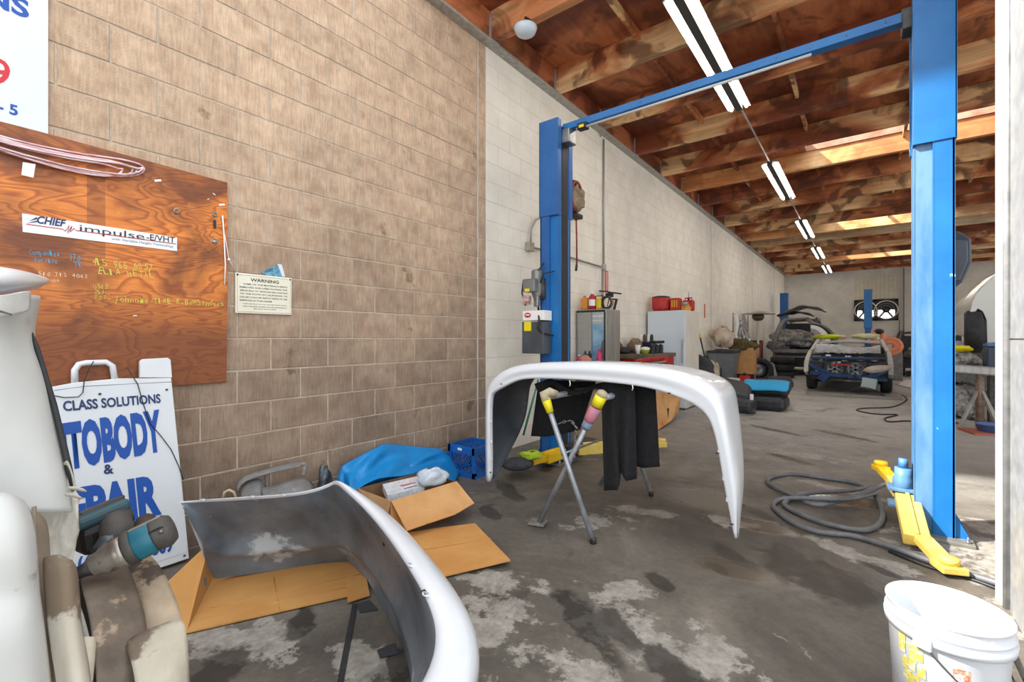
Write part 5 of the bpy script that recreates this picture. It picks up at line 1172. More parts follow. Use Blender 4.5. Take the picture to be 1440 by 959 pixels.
bottle((-2.99, 5.50, 1.602), .05, .19, org, org, 'amber jug at the left end of the tool cabinet top', sq=True)
bottle((-2.88, 5.50, 1.602), .045, .24, red, white, 'red and white spray bottle on the tool cabinet top', lab=white)
t = thing('shop_light', (-2.78, 5.52, 1.602), 'yellow and black work lamp on the tool cabinet top', 'lamp'); MB().box((-2.79, 5.52, 1.68), (.07, .05, .14), None, 0, .012).build('lamp_body', yl, t); MB().tube([(-2.84, 5.52, 1.61), (-2.84, 5.52, 1.78), (-2.73, 5.52, 1.78), (-2.73, 5.52, 1.61)], .009, 8).build('frame', blk, t)
t = thing('cable_coil', (-2.69, 5.55, 1.602), 'small dark coil of cable at the right end of the tool cabinet top', 'cable'); MB().tube([(-2.69+.008*math.sin(a_), 5.56+.0*a_, 1.69+.0) for a_ in range(2)], .002, 4).build('tie', blk, t)
for k in range(3): MB().tube([(-2.69, 5.53+.02*k, 1.602+.085)]*0+[V((-2.69+.07*math.cos(a_*PI/8), 5.53+.02*k, 1.69+.075*math.sin(a_*PI/8))) for a_ in range(16)], .012, 6, closed=True).build('loop', rub if k != 1 else org, t)
bottle((-2.70, 5.345, .882), .034, .20, pk, pk, 'bright magenta bottle on the ledge before the poster')
bottle((-2.90, 5.345, .882), .034, .17, grn, grn, 'dark green bottle in front of the mirror panel')
bottle((-2.99, 5.345, .882), .03, .12, pk, white, 'short pink jar left of the dark green bottle', cat='jar', name='jar')
t = thing('pink_rag', yp(823, 508, 5.2), 'small pink rag hanging on the tan lower cabinet', 'rag'); lump(yp(823, 506, 5.25), (.08, .02, .06), 5, 14, .4).build('rag', mat('pink_rag', (206, 140, 124), rough=.9), t)
# floodlight on stand
t = thing('floodlight', yp(858, 520, 6.05)*1, 'black floodlight on a stand between tool cabinet and workbench', 'work light')
t.location.z = 0
MB().prism([yp(851, 443, 6.05), yp(862, 440.5, 6.05), yp(867, 420, 6.08), (yp(856, 419, 6.08))], (0, .05, 0)).build('head', blk, t)
MB().prism([yp(852.5, 439, 6.045), yp(861, 437, 6.045), yp(865, 422, 6.075), (yp(857, 421.5, 6.075))], (0, .006, 0)).build('glass', mat('lamp_glass', (214, 214, 206), rough=.2), t)
MB().bar(yp(843, 409, 6.1), yp(858, 411, 6.1), .03, .02).bar(yp(856, 411, 6.1), yp(873, 413, 6.02), .03, .02).each('cross_bar', blk, t)
MB().box(yp(857, 415, 6.1), (.1, .08, .06), None, 0, .01).build('yoke', blk, t)
for a, b_ in (((847, 462), (848, 500)), ((851, 460), (852, 505)), ((861, 460), (859, 495))): MB().tube([yp(*a, 6.12), yp(*b_, 6.12)], .022, 8).build('hanging_tool', blk, t)
p = yp(852, 445, 6.1); MB().tube([p, V((p.x, p.y, .0))], .014, 8).build('stand_pole', dsteel, t)
MB().tube([yp(858, 440, 6.1), yp(859, 452, 6.1), yp(856, 465, 6.1)], .008, 6).build('yellow_cable', mat('dull_yellow_cable', (190, 170, 80)), t)
for k in range(3):
    a_ = k*2*PI/3; MB().tube([V((p.x, p.y, .25)), V((p.x+.13*math.cos(a_), p.y+.13*math.sin(a_), .01))], .01, 6).build('tripod_leg', dsteel, t)
# workbench and things on it
t = thing('workbench', (-2.75, 7.05, 0), 'low dark workbench with a red front between floodlight and white fridge', 'workbench')
MB().bx(-3.07, -2.5, 6.35, 7.75, .92, .98, 0, .004).build('top', mat('bench_wood', (120, 106, 88), (92, 80, 66), 8, .7), t)
MB().bx(-3.05, -2.53, 6.38, 6.42, .76, .92).build('front_drawer', red, t); MB().bx(-2.55, -2.52, 6.4, 7.7, .76, .92).build('side_drawer', red, t)
for x in (-3.04, -2.56):
    for y in (6.4, 7.68): MB().bx(x-.03, x+.03, y-.03, y+.03, 0, .92).build('leg', dsteel, t)
MB().bx(-3.04, -2.5, 6.42, 7.68, .2, .23).build('shelf', dsteel, t)
def onb(px, py, Y=6.6): q = yp(px, py, Y); return V((q.x, q.y, .982))
def cup(c, m_, label, h=.12, r=.035):
    t = thing('paper_cup', c, label, 'cup'); MB().lathe([(r*.75, 0), (r, h)], c, 16, caps=True).build('cup', m_, t); MB().lathe([(r, h), (r*1.06, h+.004), (r*1.04, h+.008)], c, 16).build('rim', white, t)
cup(onb(865, 500, 6.45), white, 'white paper cup at the left end of the workbench', .14, .04); cup(onb(897, 500, 6.55), white, 'white paper cup in the middle of the workbench by the lime bowl', .13, .04)
def lumpthing(name, c, r, label, cat, m_, seed, amp=.35, rot=None):
    o = lump(V(c)+V((0, 0, r[2]*.96)), r, seed, 18, amp).build(name, m_); zmin = min((q.co.z for q in o.data.vertices)); tag(o, label, cat); return o
brc = mat('brown_cloth', (122, 92, 66), (92, 68, 48), 12, .9, bump=.4); dkg = mat('dark_grey_cloth', (44, 46, 50), (66, 68, 72), 14, .9, bump=.4); tang = mat('tan_cloth', (150, 126, 100), (118, 98, 76), 12, .9, bump=.4)
lumpthing('leather_glove', onb(869, 500, 6.75), (.07, .09, .10), 'brown leather glove heaped behind the left paper cup', 'glove', brc, 21)
lumpthing('rag_pile', onb(878, 500, 6.7), (.12, .12, .05), 'dark grey rags along the middle of the workbench', 'rag', dkg, 22)
lumpthing('cloth_bundle', onb(893, 500, 7.0), (.11, .11, .12), 'round tan cloth bundle behind the middle paper cup', 'rag', tang, 23)
t = thing('plastic_bowl', onb(907, 500, 6.6), 'lime green bowl with a white rag on the workbench edge', 'bowl'); q = t.location; MB().lathe([(.04, 0), (.07, .06), (.075, .065)], q, 20).build('bowl', mat('lime_plastic', (176, 196, 40), rough=.4), t); lump(q+V((0, 0, .08)), (.075, .06, .03), 2, 14, .3).build('rag', white, t)
t = thing('storage_bin', onb(908, 500, 7.2), 'navy plastic bin full of bottles at the right of the workbench', 'bin'); q = V(t.location); MB().box(q+V((0, 0, .09)), (.26, .2, .18), None, 0, .01).build('bin', mat('navy_plastic', (28, 40, 74), rough=.4), t)
for k, (dx, m_) in enumerate(((-.08, white), (-.02, brc), (.05, white), (.1, dkg))): MB().lathe([(.025, .1), (.025, .27), (.012, .30), (0, .30)], q+V((dx, 0, 0)), 12).build('bottle', m_, t)
for k, px in enumerate((917, 923, 929)):
    t = thing('spray_gun', onb(px, 500, 7.0+.15*k), ('black spray gun standing beside the navy bin', 'black spray gun second from the fridge on the bench', 'black spray gun nearest the white fridge')[k], 'spray gun'); q = V(t.location)
    MB().lathe([(.035, 0), (.04, .02), (.04, .12), (.02, .14)], q, 14).build('cup', dkg, t); MB().bar(q+V((-.05, 0, .17)), q+V((.06, 0, .18)), .03, .04, bev=.006).build('body', blk, t); MB().lathe([(.012, .13), (.012, .17)], q, 8).build('neck', steel, t)
t = thing('jack_rail', (-2.25, 6.9, 0), 'red and grey floor jack tools leaning at the workbench end', 'jack')
a = yp(880, 509, 6.3); 
MB().bar(yp(893, 508, 5.8), yp(935, 503, 6.85), .05, .05, bev=.01).build('red_rail', red, t); MB().bar(yp(900, 513, 5.85), yp(938, 508, 6.85), .04, .03, bev=.008).build('grey_rail', ss, t); MB().ball(yp(934, 508, 6.8), (.08, .06, .07), 14).build('red_head', red, t)
for px_, yy in ((893, 5.84), (936, 6.82)):
    q = yp(px_, 508, yy); MB().tube([q, V((q.x, q.y, 0))], .02, 8).build('support', dsteel, t)
# fridge
fw = mat('fridge_white', (214, 224, 232), (206, 216, 226), 2, .35); fs = mat('fridge_cream_side', (226, 222, 208), (214, 208, 194), 4, .5)
t = thing('refrigerator', (-2.72, 8.3, 0), 'tall white refrigerator against the wall with red containers on top', 'refrigerator')
MB().bx(-3.05, -2.40, 7.96, 8.72, .02, 1.70, 0, .012).build('cabinet', fs, t); dr = MB().bx(-3.05, -2.40, 7.90, 7.955, .05, 1.69, 0, .012).build('door', fw, t)
MB().bx(-2.44, -2.425, 7.86, 7.90, .8, 1.2, 0, .004).build('handle', MATS['dull_zinc'], dr)
for x in (-3.0, -2.45):
    MB().bx(x-.02, x+.02, 8.0, 8.04, 0, .03).build('foot', blk, t)
rp = mat('faded_red_plastic', (190, 48, 44), (168, 36, 34), 6, .5)
t = thing('parts_tub', (-2.88, 8.1, 1.702), 'large faded red tub at the left of the fridge top', 'tub'); q = V(t.location); MB().lathe([(.13, 0), (.15, .05), (.155, .23), (.145, .235)], q, 22).build('tub', rp, t); MB().lathe([(.15, .225), (.155, .25), (.10, .265), (0, .27)], q, 22).build('lid', dkg, t)
t = thing('tool_box', (-2.63, 8.15, 1.702), 'small red caddy with yellow stripes beside the faded red tub', 'caddy'); q = V(t.location); MB().box(q+V((0, 0, .11)), (.17, .18, .22), None, 0, .02).build('body', rp, t)
for k in range(3): MB().box(q+V((-.04+k*.04, -.091, .12)), (.015, .004, .12)).build('yellow_stripe', yl, t)
q_ = MB().box((-2.755, 8.2, 1.80), (.05, .12, .19), None, 0, .02).build('black_bottle', blk); tag(q_, 'black bottle wedged between the two red containers on the fridge', 'bottle')
q_ = MB().box((-2.5, 8.3, 1.745), (.08, .3, .085), None, 0, .01).build('yellow_box', mat('amber_box', (224, 160, 60), rough=.5)); tag(q_, 'low yellow box on the fridge beside the red caddy', 'box')
q_ = MB().lathe([(.05, 0), (.055, .005), (.055, .05), (.05, .055), (0, .055)], (-2.46, 8.1, 1.79), 16).build('tape_roll', ss); q_.location.z = 1.79; tag(q_, 'grey tape roll lying on the low yellow box', 'tape')
t = thing('gas_can', (-2.55, 8.6, 1.702), 'red fuel can with black nozzle at the right of the fridge top', 'fuel can'); q = V(t.location); MB().box(q+V((0, 0, .11)), (.2, .14, .2), None, 0, .03).build('can', red, t); MB().tube([q+V((-.06, 0, .2)), q+V((-.06, 0, .25)), q+V((.06, 0, .25)), q+V((.06, 0, .2))], .012, 8).build('handle', red, t); MB().lathe([(.02, .2), (.02, .24), (.006, .26), (.004, .36)], q, 10).build('nozzle', blk, t); MB().box(q+V((0, -.072, .10)), (.08, .003, .08)).build('label_panel', yl, t)
# leaning big cardboard panel behind the cloth
t = thing('cardboard_sheet', (-2.5, 6.3, 0), 'large tan cardboard panel standing on the floor behind the black cloth', 'cardboard')
MB().prism([cz(870, 607, 5.95), cz(890, 606, 5.98), cz(926, 604, 6.05), cz(944, 592, 6.5), cz(955, 577, 7.0), cz(958, 555, 7.0), cz(900, 530, 6.2), cz(870, 535, 6.0)], (-.01, .015, 0)).build('panel', card, t)
MB().prism([cz(810, 612, 5.35), cz(846, 618, 5.45), cz(848, 540, 5.45), cz(812, 540, 5.35)], (.0, .02, 0)).build('folded_flap', mat('grey_brown_card', (140, 122, 98), rough=.8), t)
MB().prism([cz(938, 574, 6.35), cz(941, 574, 6.35), cz(940, 590, 6.35)], (0, -.004, 0)).build('hand_slot', blk, t)
q = MB().bar(yp(715, 605, 3.6), V((-3.0, 3.9, 1.15)), .03, .03).build('green_pole', mat('green_pole_paint', (30, 120, 96), rough=.5)); C.objects.unlink(q); bpy.data.objects.remove(q)
q = MB().tube([yp(736, 612, 3.55), yp(757, 534, 3.62)], .010, 8).build('green_pole', mat('green_pole_paint', (30, 120, 96), rough=.5)); tag(q, 'thin green pole leaning by the left lift post behind the bumper', 'pole')
# floor things at the left arm
q = lumpthing('lime_rag', yp(748, 640, 3.42)*0+cp(748, 650, .1)+V((0, 0, -.0)), (.10, .10, .035), 'bright lime green rag draped over the left yellow lift arm', 'rag', mat('lime_cloth', (186, 214, 50), (160, 190, 40), 14, .8, bump=.5), 31, .45)
q.location.z = .125
t = thing('dust_pan', cp(728, 652, .11), 'dark grey scoop lying across the left lift arm behind the bumper', 'tray'); q = V(t.location)
MB().ball(q+V((0, 0, .0)), (.14, .16, .05), 16).build('scoop', dkg, t); MB().tube([q+V((.06, .08, .03)), q+V((.10, .14, .07)), q+V((.15, .14, .05))], .008, 6).build('white_strap', white, t)
# ================= MID AND FAR FLOOR THINGS =================
gbin = mat('grey_bin_plastic', (112, 116, 122), (96, 100, 106), 5, .5)
t = thing('wheelie_bin', (-2.72, 12.0, 0), 'grey wheeled rubbish bin with open black rim beside the white wall', 'bin'); q = V(t.location)
MB().grid([[q+V((sx*w_*.5, sy*d_*.5, z)) for sx, sy in ((-1, -1), (1, -1), (1, 1), (-1, 1))] for z, w_, d_ in ((.06, .42, .46), (.80, .56, .62), (.86, .58, .64))], sm=False, cu=True).build('body', gbin, t, sol=.01)
MB().box(q+V((0, 0, .89)), (.62, .68, .06), None, 0, .02).build('lid', dkg, t)
MB().tube([q+V((-.28, .34, .93)), q+V((.28, .34, .93))], .018, 8).build('handle_bar', gbin, t)
for s_ in (-1, 1): MB().lathe([(.09, -.03), (.09, .03), (0, .03)], q+V((s_*.24, .2, .09)), 16, axis=(1, 0, 0)).build('wheel', blk, t)
MB().box(q+V((0, -.27, .45)), (.03, .02, .5), None, 0, .005).build('front_rib', dkg, t)
o_ = lump(q+V((-.03, 0, 1.25)), (.24, .22, .25), 41, 20, .4).build('white_sack', mat('cream_sack', (216, 206, 190), (176, 150, 128), 5, .9, bump=.4)); tag(o_, 'stuffed cream sack resting on top of the grey bin', 'sack')
def lump_on_floor(name, px, py, Y, r, label, cat, m_, seed, amp=.3):
    q = yp(px, py, Y); return tag(lump(V((q.x, Y, r[2]*1.02)), r, seed, 18, amp).build(name, m_), label, cat)
lump_on_floor('black_bag', 984, 520, 9.9, (.30, .3, .42), 'black stuffed bag slumped on the floor right of the fridge', 'bag', dkg, 51)
lump_on_floor('white_sack', 1001, 520, 10.6, (.15, .2, .36), 'limp cream sack on the floor in front of the grey bin', 'sack', mat('cream_sack_b', (200, 188, 168), (160, 150, 128), 9, .9, bump=.4), 52)
t = thing('broom', (-3.0, 10.9, 0), 'old broom with yellow tip and leafy head leaning by the black bag', 'broom')
MB().tube([yp(994, 515, 10.4), yp(984, 472, 10.4)], .016, 8).build('handle', dkg, t); MB().tube([yp(984.5, 475, 10.4), yp(983.5, 469, 10.4)], .022, 8).build('yellow_tip', yl, t)
b_ = yp(995, 517, 10.4); MB().tube([b_, V((b_.x+.06, b_.y, .35)), V((b_.x+.1, b_.y, 0))], [.05, .12, .15], 12).build('bristles', mat('olive_bristle', (120, 122, 64), (90, 84, 48), 20, .9), t)
# cardboard box full of leaves/camo on a stand
Yk = 12.6
t = thing('tall_cardboard_box', V((yp(1046, 500, Yk).x, Yk+.2, 0)), 'tall brown cardboard box with olive netting spilling over its top', 'box')
rect(1033, 489, 1059, 526, Yk, .5, card, 'box_body', t, .01); a = yp(1046, 528, Yk)
rect(1036, 526, 1056, 545, Yk+.1, .35, mat('dark_recess', (30, 28, 28)), 'stand', t)
o_ = lump(yp(1042, 486, Yk+.1), (.34, .25, .16), 61, 22, .5).build('netting', mat('olive_netting', (112, 98, 58), (64, 58, 34), 22, .9, bump=.8), t)
rect(1036, 545, 1056, 548.5, Yk+.1, .35, dkg, 'stand_base', t)
t = thing('wire_rack', V((yp(1040, 480, 13.2).x, 13.2, 0)), 'white metal rack piled with chrome pipes behind the tall box', 'rack')
for px_ in (1031, 1052):
    p = yp(px_, 440, 13.2); MB().tube([p, V((p.x, p.y, 0))], .018, 8).build('upright', ss, t)
MB().tube([yp(1034, 442, 13.2), yp(1037, 455, 13.2), yp(1034, 470, 13.2), yp(1037, 486, 13.2)], .05, 10).build('white_hose', white, t); MB().tube([yp(1042, 450, 13.4), yp(1040, 470, 13.4), yp(1046, 487, 13.4)], .06, 10).build('white_bracket', mat('off_white', (206, 206, 202), (120, 120, 120), 12, .4), t)
for k, (a, b_) in enumerate((((1045, 465), (1050, 490)), ((1049, 464), (1055, 489)))): MB().tube([yp(*a, 13.35), yp(*b_, 13.35)], .05, 12).build('chrome_pipe', mat('chrome', (206, 210, 216), rough=.15, metal=.9), t)
MB().prism([yp(1043, 443, 13.4), yp(1047, 441, 13.4), yp(1053, 462, 13.4), yp(1052, 480, 13.4), yp(1044, 478, 13.4)], (0, .03, 0)).build('grey_panel', mat('grey_board', (160, 156, 150)), t)
MB().tube([yp(1016, 483, 13.3), yp(1024, 480, 13.3), yp(1028, 472, 13.3), yp(1032, 468, 13.3)], .02, 8).build('black_cable', blk, t); MB().ball(yp(1031, 470, 13.3), (.08, .08, .1), 12).build('black_head', blk, t); 
MB().tube([yp(1031, 470, 13.3), yp(1030, 480, 13.3), yp(1028, 490, 13.3)], .02, 8).build('black_cable', blk, t)
# patio heater
Yh = 15.5
hx = yp(1066, 480, Yh).x
t = thing('patio_heater', (hx, Yh, 0), 'tall steel patio heater with a wide flat reflector near the white wall', 'heater')
top_ = yp(1063, 441, Yh).z
MB().lathe([(.47, -.02), (.45, .0), (.2, .05), (0, .07)], (hx, Yh, top_), 28).build('reflector', mat('dull_aluminium', (176, 172, 164), rough=.35, metal=.6), t)
MB().lathe([(.16, -.03), (.17, -.12), (.12, -.2), (.05, -.22)], (hx, Yh, top_), 18).build('burner', mat('brass_mesh', (120, 102, 74), (70, 58, 44), 40, .4, .6), t)
MB().tube([(hx, Yh, top_-.2), (hx, Yh, .5)], .035, 12).build('pole', mat('cream_pole', (200, 190, 170), rough=.4), t)
MB().lathe([(.2, 0), (.21, .02), (.17, .5), (0, .52)], (hx, Yh, 0), 20).build('tank_housing', mat('rusty_housing', (150, 130, 112), (110, 80, 64), 9, .5), t)
# seats on the floor
sb = mat('black_leather', (30, 32, 36), (44, 47, 52), 12, .45)
t = thing('car_seat', cp(1038, 584), 'black car seat lying on its back nearest the arched bumper', 'car seat'); q = V(t.location); q.y += .3
MB().box(q+V((-.06, 0, .12)), (.5, .5, .2), (0, .05, 0), 0, .07).build('cushion', sb, t); MB().box(q+V((-.2, .5, .3)), (.5, .6, .2), (.35, .2, .2), 0, .07).build('backrest', sb, t); MB().box(q+V((.0, -.1, .012)), (.4, .3, .024), None, 0, .004).build('rail', steel, t); MB().box(q+V((.14, -.0, .27)), (.05, .04, .1), None, 0, .01).build('buckle', white, t)
t = thing('car_seat', cp(1066, 578), 'dark car seat with bright blue cloth draped over it', 'car seat'); q = V(t.location); q.y += .35; q.x += .06
MB().box(q+V((0, 0, .12)), (.66, .6, .22), (0, 0, 0), 0, .07).build('cushion', sb, t); MB().box(q+V((0, .25, .34)), (.68, .62, .24), (.1, 0, 0), 0, .09).build('backrest', sb, t); MB().box(q+V((.12, .75, .4)), (.42, .3, .22), (.3, 0, .2), 0, .09).build('headrest', dkg, t)
MB().grid([[q+V((x, y, z+.012*math.sin(x*12))) for x in (-.34, -.2, -.05, .1, .22, .35)] for y, z in ((-.13, .33), (-.08, .42), (.05, .475), (.15, .49))]).build('blue_cloth', mat('cyan_cloth', (44, 170, 226), rough=.6), t, sol=.01, sub=1)
# small stuff near the bin
def pail(px, py, r, h, m_, label, name='pail', cat='bucket'):
    q = cp(px, py); t = thing(name, q, label, cat); MB().lathe([(r*.85, 0), (r, h), (r*1.04, h+.01), (r*.96, h)], q, 18).build('pail', m_, t); MB().tube([q+V((-r, 0, h)), q+V((0, -r, h*.6)), q+V((r, 0, h))], .006, 6).build('bail', steel, t)
pail(1031, 551, .14, .3, white, 'small white pail at the foot of the tall cardboard box')
t = thing('gas_can', cp(1047, 548), 'red can on the floor behind the seat with blue cloth', 'fuel can'); q = V(t.location); MB().box(q+V((0, 0, .17)), (.22, .22, .34), None, 0, .03).build('can', red, t); MB().lathe([(.03, .34), (.03, .4), (0, .4)], q, 10).build('spout', blk, t)
t = thing('floor_jack', cp(1058, 545), 'red floor jack on the concrete by the doors', 'jack'); q = V(t.location); MB().box(q+V((0, .2, .12)), (.24, .5, .14), None, 0, .03).build('body', red, t); MB().tube([q+V((0, .4, .15)), q+V((-.1, .6, .5))], .02, 8).build('handle', steel, t)
for s_ in (-1, 1): MB().lathe([(.05, -.03), (.05, .03), (0, .03)], q+V((s_*.12, 0, .05)), 12, axis=(1, 0, 0)).build('wheel', dsteel, t)
# removed door, wheels, tyres
Yd = 15.2
t = thing('car_door', V((yp(1080, 520, Yd).x, Yd, 0)), 'pale blue removed car door standing upright near the tyre stack', 'car door')
fr = [(1073, 512), (1079, 509.5), (1087, 512), (1091, 528), (1088, 532.5), (1080, 533)]; 
b_ = MB(); P_ = [yp(*p, Yd) for p in fr]
for i in range(len(P_)): b_.bar(P_[i], P_[(i+1) % len(P_)], .06, .10, up=(0, 1, 0), bev=.01)
b_.build('door_frame', mat('pale_blue_metal', (166, 184, 196), (150, 168, 182), 6, .35), t); MB().prism([yp(1075, 514, Yd+.04), yp(1084, 512, Yd+.04), yp(1088, 530, Yd+.04), yp(1080, 531, Yd+.04)], (0, .03, 0)).build('door_inner', blk, t)
q = t.location; MB().bx(q.x-.2, q.x+.4, Yd, Yd+.1, 0, max(.03, yp(1080, 532, Yd).z)).build('foot_block', blk, t)
def ring(c, r, w_, name, label, m_=rub, hub=steel, axis=(0, 1, 0), cat='tyre'):
    t = thing(name, V((c.x, c.y, max(0, c.z-r))), label, cat)
    MB().lathe([(r*.62, -w_/2), (r*.9, -w_/2), (r, -w_/3), (r, w_/3), (r*.9, w_/2), (r*.62, w_/2), (r*.62, -w_/2)], c, 24, axis=axis, caps=False).build('tyre', m_, t); MB().lathe([(r*.62, -w_*.3), (r*.5, -w_*.1), (r*.15, -w_*.2), (0, -w_*.25)], c, 20, axis=axis).build('rim', hub, t)
    return t
c_ = yp(1068, 522, 14.2); c_.z = .34; ring(c_, .34, .2, 'wheel', 'upright spare wheel beside the pale blue door', axis=(.5, -1, 0), cat='wheel')
c_ = yp(1100, 520, 16.2)
for k in range(3):
    t = thing('tyre', V((c_.x, 16.2, .22*k)), ('bottom', 'middle', 'top')[k]+' tyre of the stack standing before the silver wreck', 'tyre', 'stacked tyres before the silver wreck'); MB().lathe([(.19, .01), (.28, 0), (.32, .04), (.32, .17), (.28, .21), (.19, .20), (.19, .01)], V((c_.x, 16.2, .22*k)), 24, caps=False).build('tyre', rub, t)
Yr = 16.55
t = thing('shelf_cabinet', V((-2.85, Yr, 0)), 'dark red wooden shelf cabinet by the wall behind the heater', 'cabinet'); MB().bx(-3.06, -2.66, Yr, Yr+.5, 0, 1.15, 0, .01).build('carcass', mat('red_brown_wood', (96, 48, 38), (76, 38, 30), 6, .6), t); MB().bx(-3.0, -2.7, Yr-.01, Yr, .6, 1.1).build('door', mat('dark_red_door', (74, 36, 32)), t); MB().bar((-2.75, Yr-.15, .01), (-2.62, Yr-.05, 1.1), .06, .03).build('leaning_board', rp, t)

# ---------- generic stripped car shell ----------
def car_shell(t, cx, y0, L, W, mb, mt, md, H=1.35, wheels=True, wr=.32, hood=.78, back=False, tw=.2, zo=0.0):
    hw = W/2
    ws, we = y0+L*.27, y0+L*.40       # windscreen base / roof front
    for s_ in (-1, 1):
        x = cx+s_*hw
        prof = [(y0+.05, .45), (y0+.12, hood-.12), (y0+.5, hood), (ws, hood+.12), (y0+L*.8, hood+.16), (y0+L-.1, hood+.05), (y0+L, .5), (y0+L-.2, .3), (y0+L*.84, .32), (y0+L*.80, .62), (y0+L*.72, .62), (y0+L*.68, .25), (y0+L*.32, .25), (y0+L*.29, .55), (y0+L*.25, .68), (y0+L*.17, .68), (y0+L*.12, .5), (y0+L*.1, .35)]
        MB().prism([V((x-s_*.0, y, z+zo)) for y, z in prof], (-s_*.09, 0, 0)).build('side_panel', mb if isinstance(mb, bpy.types.Material) else mb[0 if s_ < 0 else 1], t, bev=.02)
        b_ = MB(); b_.bar((x-s_*.06, ws, hood+.10+zo), (x-s_*.17, we, H-.03+zo), .07, .06, bev=.01); b_.build('pillar', mb if isinstance(mb, bpy.types.Material) else mb[1], t)
        b_ = MB(); b_.bar((x-s_*.06, y0+L*.86, hood+.13+zo), (x-s_*.2, y0+L*.74, H-.04+zo), .07, .10, bev=.01); b_.build('pillar', mb if isinstance(mb, bpy.types.Material) else mb[1], t)
    rows = []
    for y, z, w_ in ((we-.02, H-.03, .80), (we+.2, H, .78), (y0+L*.6, H+.01, .76), (y0+L*.75, H-.05, .76)):
        rows.append([V((cx+u*hw*w_, y, z+zo-.05*abs(u)**3-.03)) for u in (-1, -.92, -.5, 0, .5, .92, 1)])
    MB().grid(rows).build('roof', mb if isinstance(mb, bpy.types.Material) else mb[1], t, sol=.03)
    MB().bx(cx-hw+.1, cx+hw-.1, y0+L*.3, y0+L*.95, .25+zo, hood+.02+zo).build('cabin', md, t)
    MB().bx(cx-hw+.1, cx+hw-.1, y0+.35, y0+L*.3, .28+zo, hood-.12+zo).build('engine_block', md, t)
    MB().bx(cx-hw+.1, cx+hw-.1, y0+L*.55, y0+L*.6, hood+zo, H-.2+zo, 0, .02).build('seat_back', md, t)
    if wheels:
        for s_ in (-1, 1):
            for y in (y0+L*.21, y0+L*.76):
                c_ = V((cx+s_*(hw-tw/2-.0), y if y > y0+L*.5 else y, wr+zo))
                w = MB().lathe([(wr*.6, -tw/2), (wr*.92, -tw/2), (wr, -tw/3), (wr, tw/3), (wr*.92, tw/2), (wr*.6, tw/2), (0, tw*.3)], c_, 24, axis=(1, 0, 0)).build('wheel', rub, t)
# navy wreck
nav = mat('navy_metal', (20, 46, 88), (30, 70, 124), 6, .35, .3, c3=(16, 20, 30), t3=.55, s3=6); dkm = mat('greasy_black', (20, 20, 24), (40, 42, 48), 14, .4)
chm = mat('silver_engine_parts', (150, 156, 160), (34, 38, 44), 16, .3, .6, detail=6)
gsv = mat('dusty_silver', (196, 196, 192), (176, 176, 172), 4, .4)
xa, xb = yp(1130, 520, 12.4).x, yp(1257, 520, 12.4).x; cxn = (xa+xb)/2; Wn = xb-xa
t = thing('wrecked_car', (cxn, 14.3, 0), 'wrecked navy car with open nose, exposed engine and film on the windscreen base', 'car')
car_shell(t, cxn, 12.35, 4.3, Wn, [mat('pale_primer', (206, 204, 194), (186, 184, 174), 6, .5), gsv], dkm, dkm, H=1.2, hood=.80)
Y = 12.42
MB().bar((xa+.08, Y, .44), (xb-.1, Y, .34), .08, .09, bev=.01).build('lower_rail', nav, t); MB().bar((xa+.1, Y+.05, .62), (xa+.5, Y+.05, .42), .07, .08, bev=.01).build('left_strut', nav, t)
MB().bar((xa+.3, Y, .40), (xa+.45, Y, .30), .1, .2, bev=.01).build('corner_plate', nav, t); MB().bar((xb-.55, Y+.02, .30), (xb-.12, Y+.02, .55), .08, .12, bev=.01).build('right_strut', nav, t)
MB().bar((xa+.12, Y+.08, .78), (xb-.12, Y+.08, .78), .08, .05, bev=.01).build('upper_rail', nav, t)
for k, px_ in enumerate((1174, 1203)):
    c_ = yp(px_, 528, Y+.1); c_.z = .53; fb_ = MB().box(c_+V((0, .02, 0)), (.42, .06, .34), None, 0, .02).build('fan_shroud', dkm, t)
    MB().lathe([(.15, 0), (.15, .03), (.12, .03), (.12, 0)], c_-V((0, .02, 0)), 22, axis=(0, -1, 0), caps=False).build('fan_ring', chm, fb_)
    for j in range(6): MB().bar(c_-V((0, .03, 0)), c_-V((0, .03, 0))+V((.12*math.cos(j*PI/3), 0, .12*math.sin(j*PI/3))), .04, .01, up=(0, 1, 0)).build('fan_blade', chm, fb_)
eg = MB()
for k in range(34):
    eg.box((R.uniform(xa+.25, xb-.3), R.uniform(12.5, 12.8), R.uniform(.42, .82)), (R.uniform(.04, .16), .08, R.uniform(.03, .1)), (R.uniform(-.5, .5), 0, R.uniform(-.4, .4)), 0, .008)
eg.build('engine_parts', chm, t, kind='stuff')
MB().box(yp(1183, 513, 12.45), (.35, .06, .04), None, 0, .01).build('red_hose', red, t); MB().box(yp(1222, 539, 12.38), (.26, .05, .22), (0, .15, 0), 0, .02).build('white_bracket', mat('pale_teal_white', (186, 204, 204), rough=.5), t)
MB().ball(yp(1233, 519, 12.42), (.24, .10, .085), 18, rot=Matrix.Rotation(-.18, 3, 'Y')).build('headlight', mat('hazed_lens', (186, 172, 156), (206, 198, 188), 8, .25), t)
o_ = MB().grid([[V((xa+.15+(xb-xa-.35)*u, 13.05+.5*v, .88+.15*math.sin(v*PI)*(1+.35*math.sin(u*5+1)+.3*u)+R.uniform(-.018, .018))) for u in [i/30 for i in range(31)]] for v in [j/8 for j in range(9)]]); o_.build('plastic_film', mat('grey_film', (200, 202, 204), (168, 170, 174), 9, .3, bump=.6, bscale=20), t, sol=.004)
MB().lathe([(0, 0), (.12, .02), (.14, .08), (0, .12)], yp(1173, 490, 14.2), 16).build('steering_part', mat('pale_green_grey', (140, 156, 146)), t)
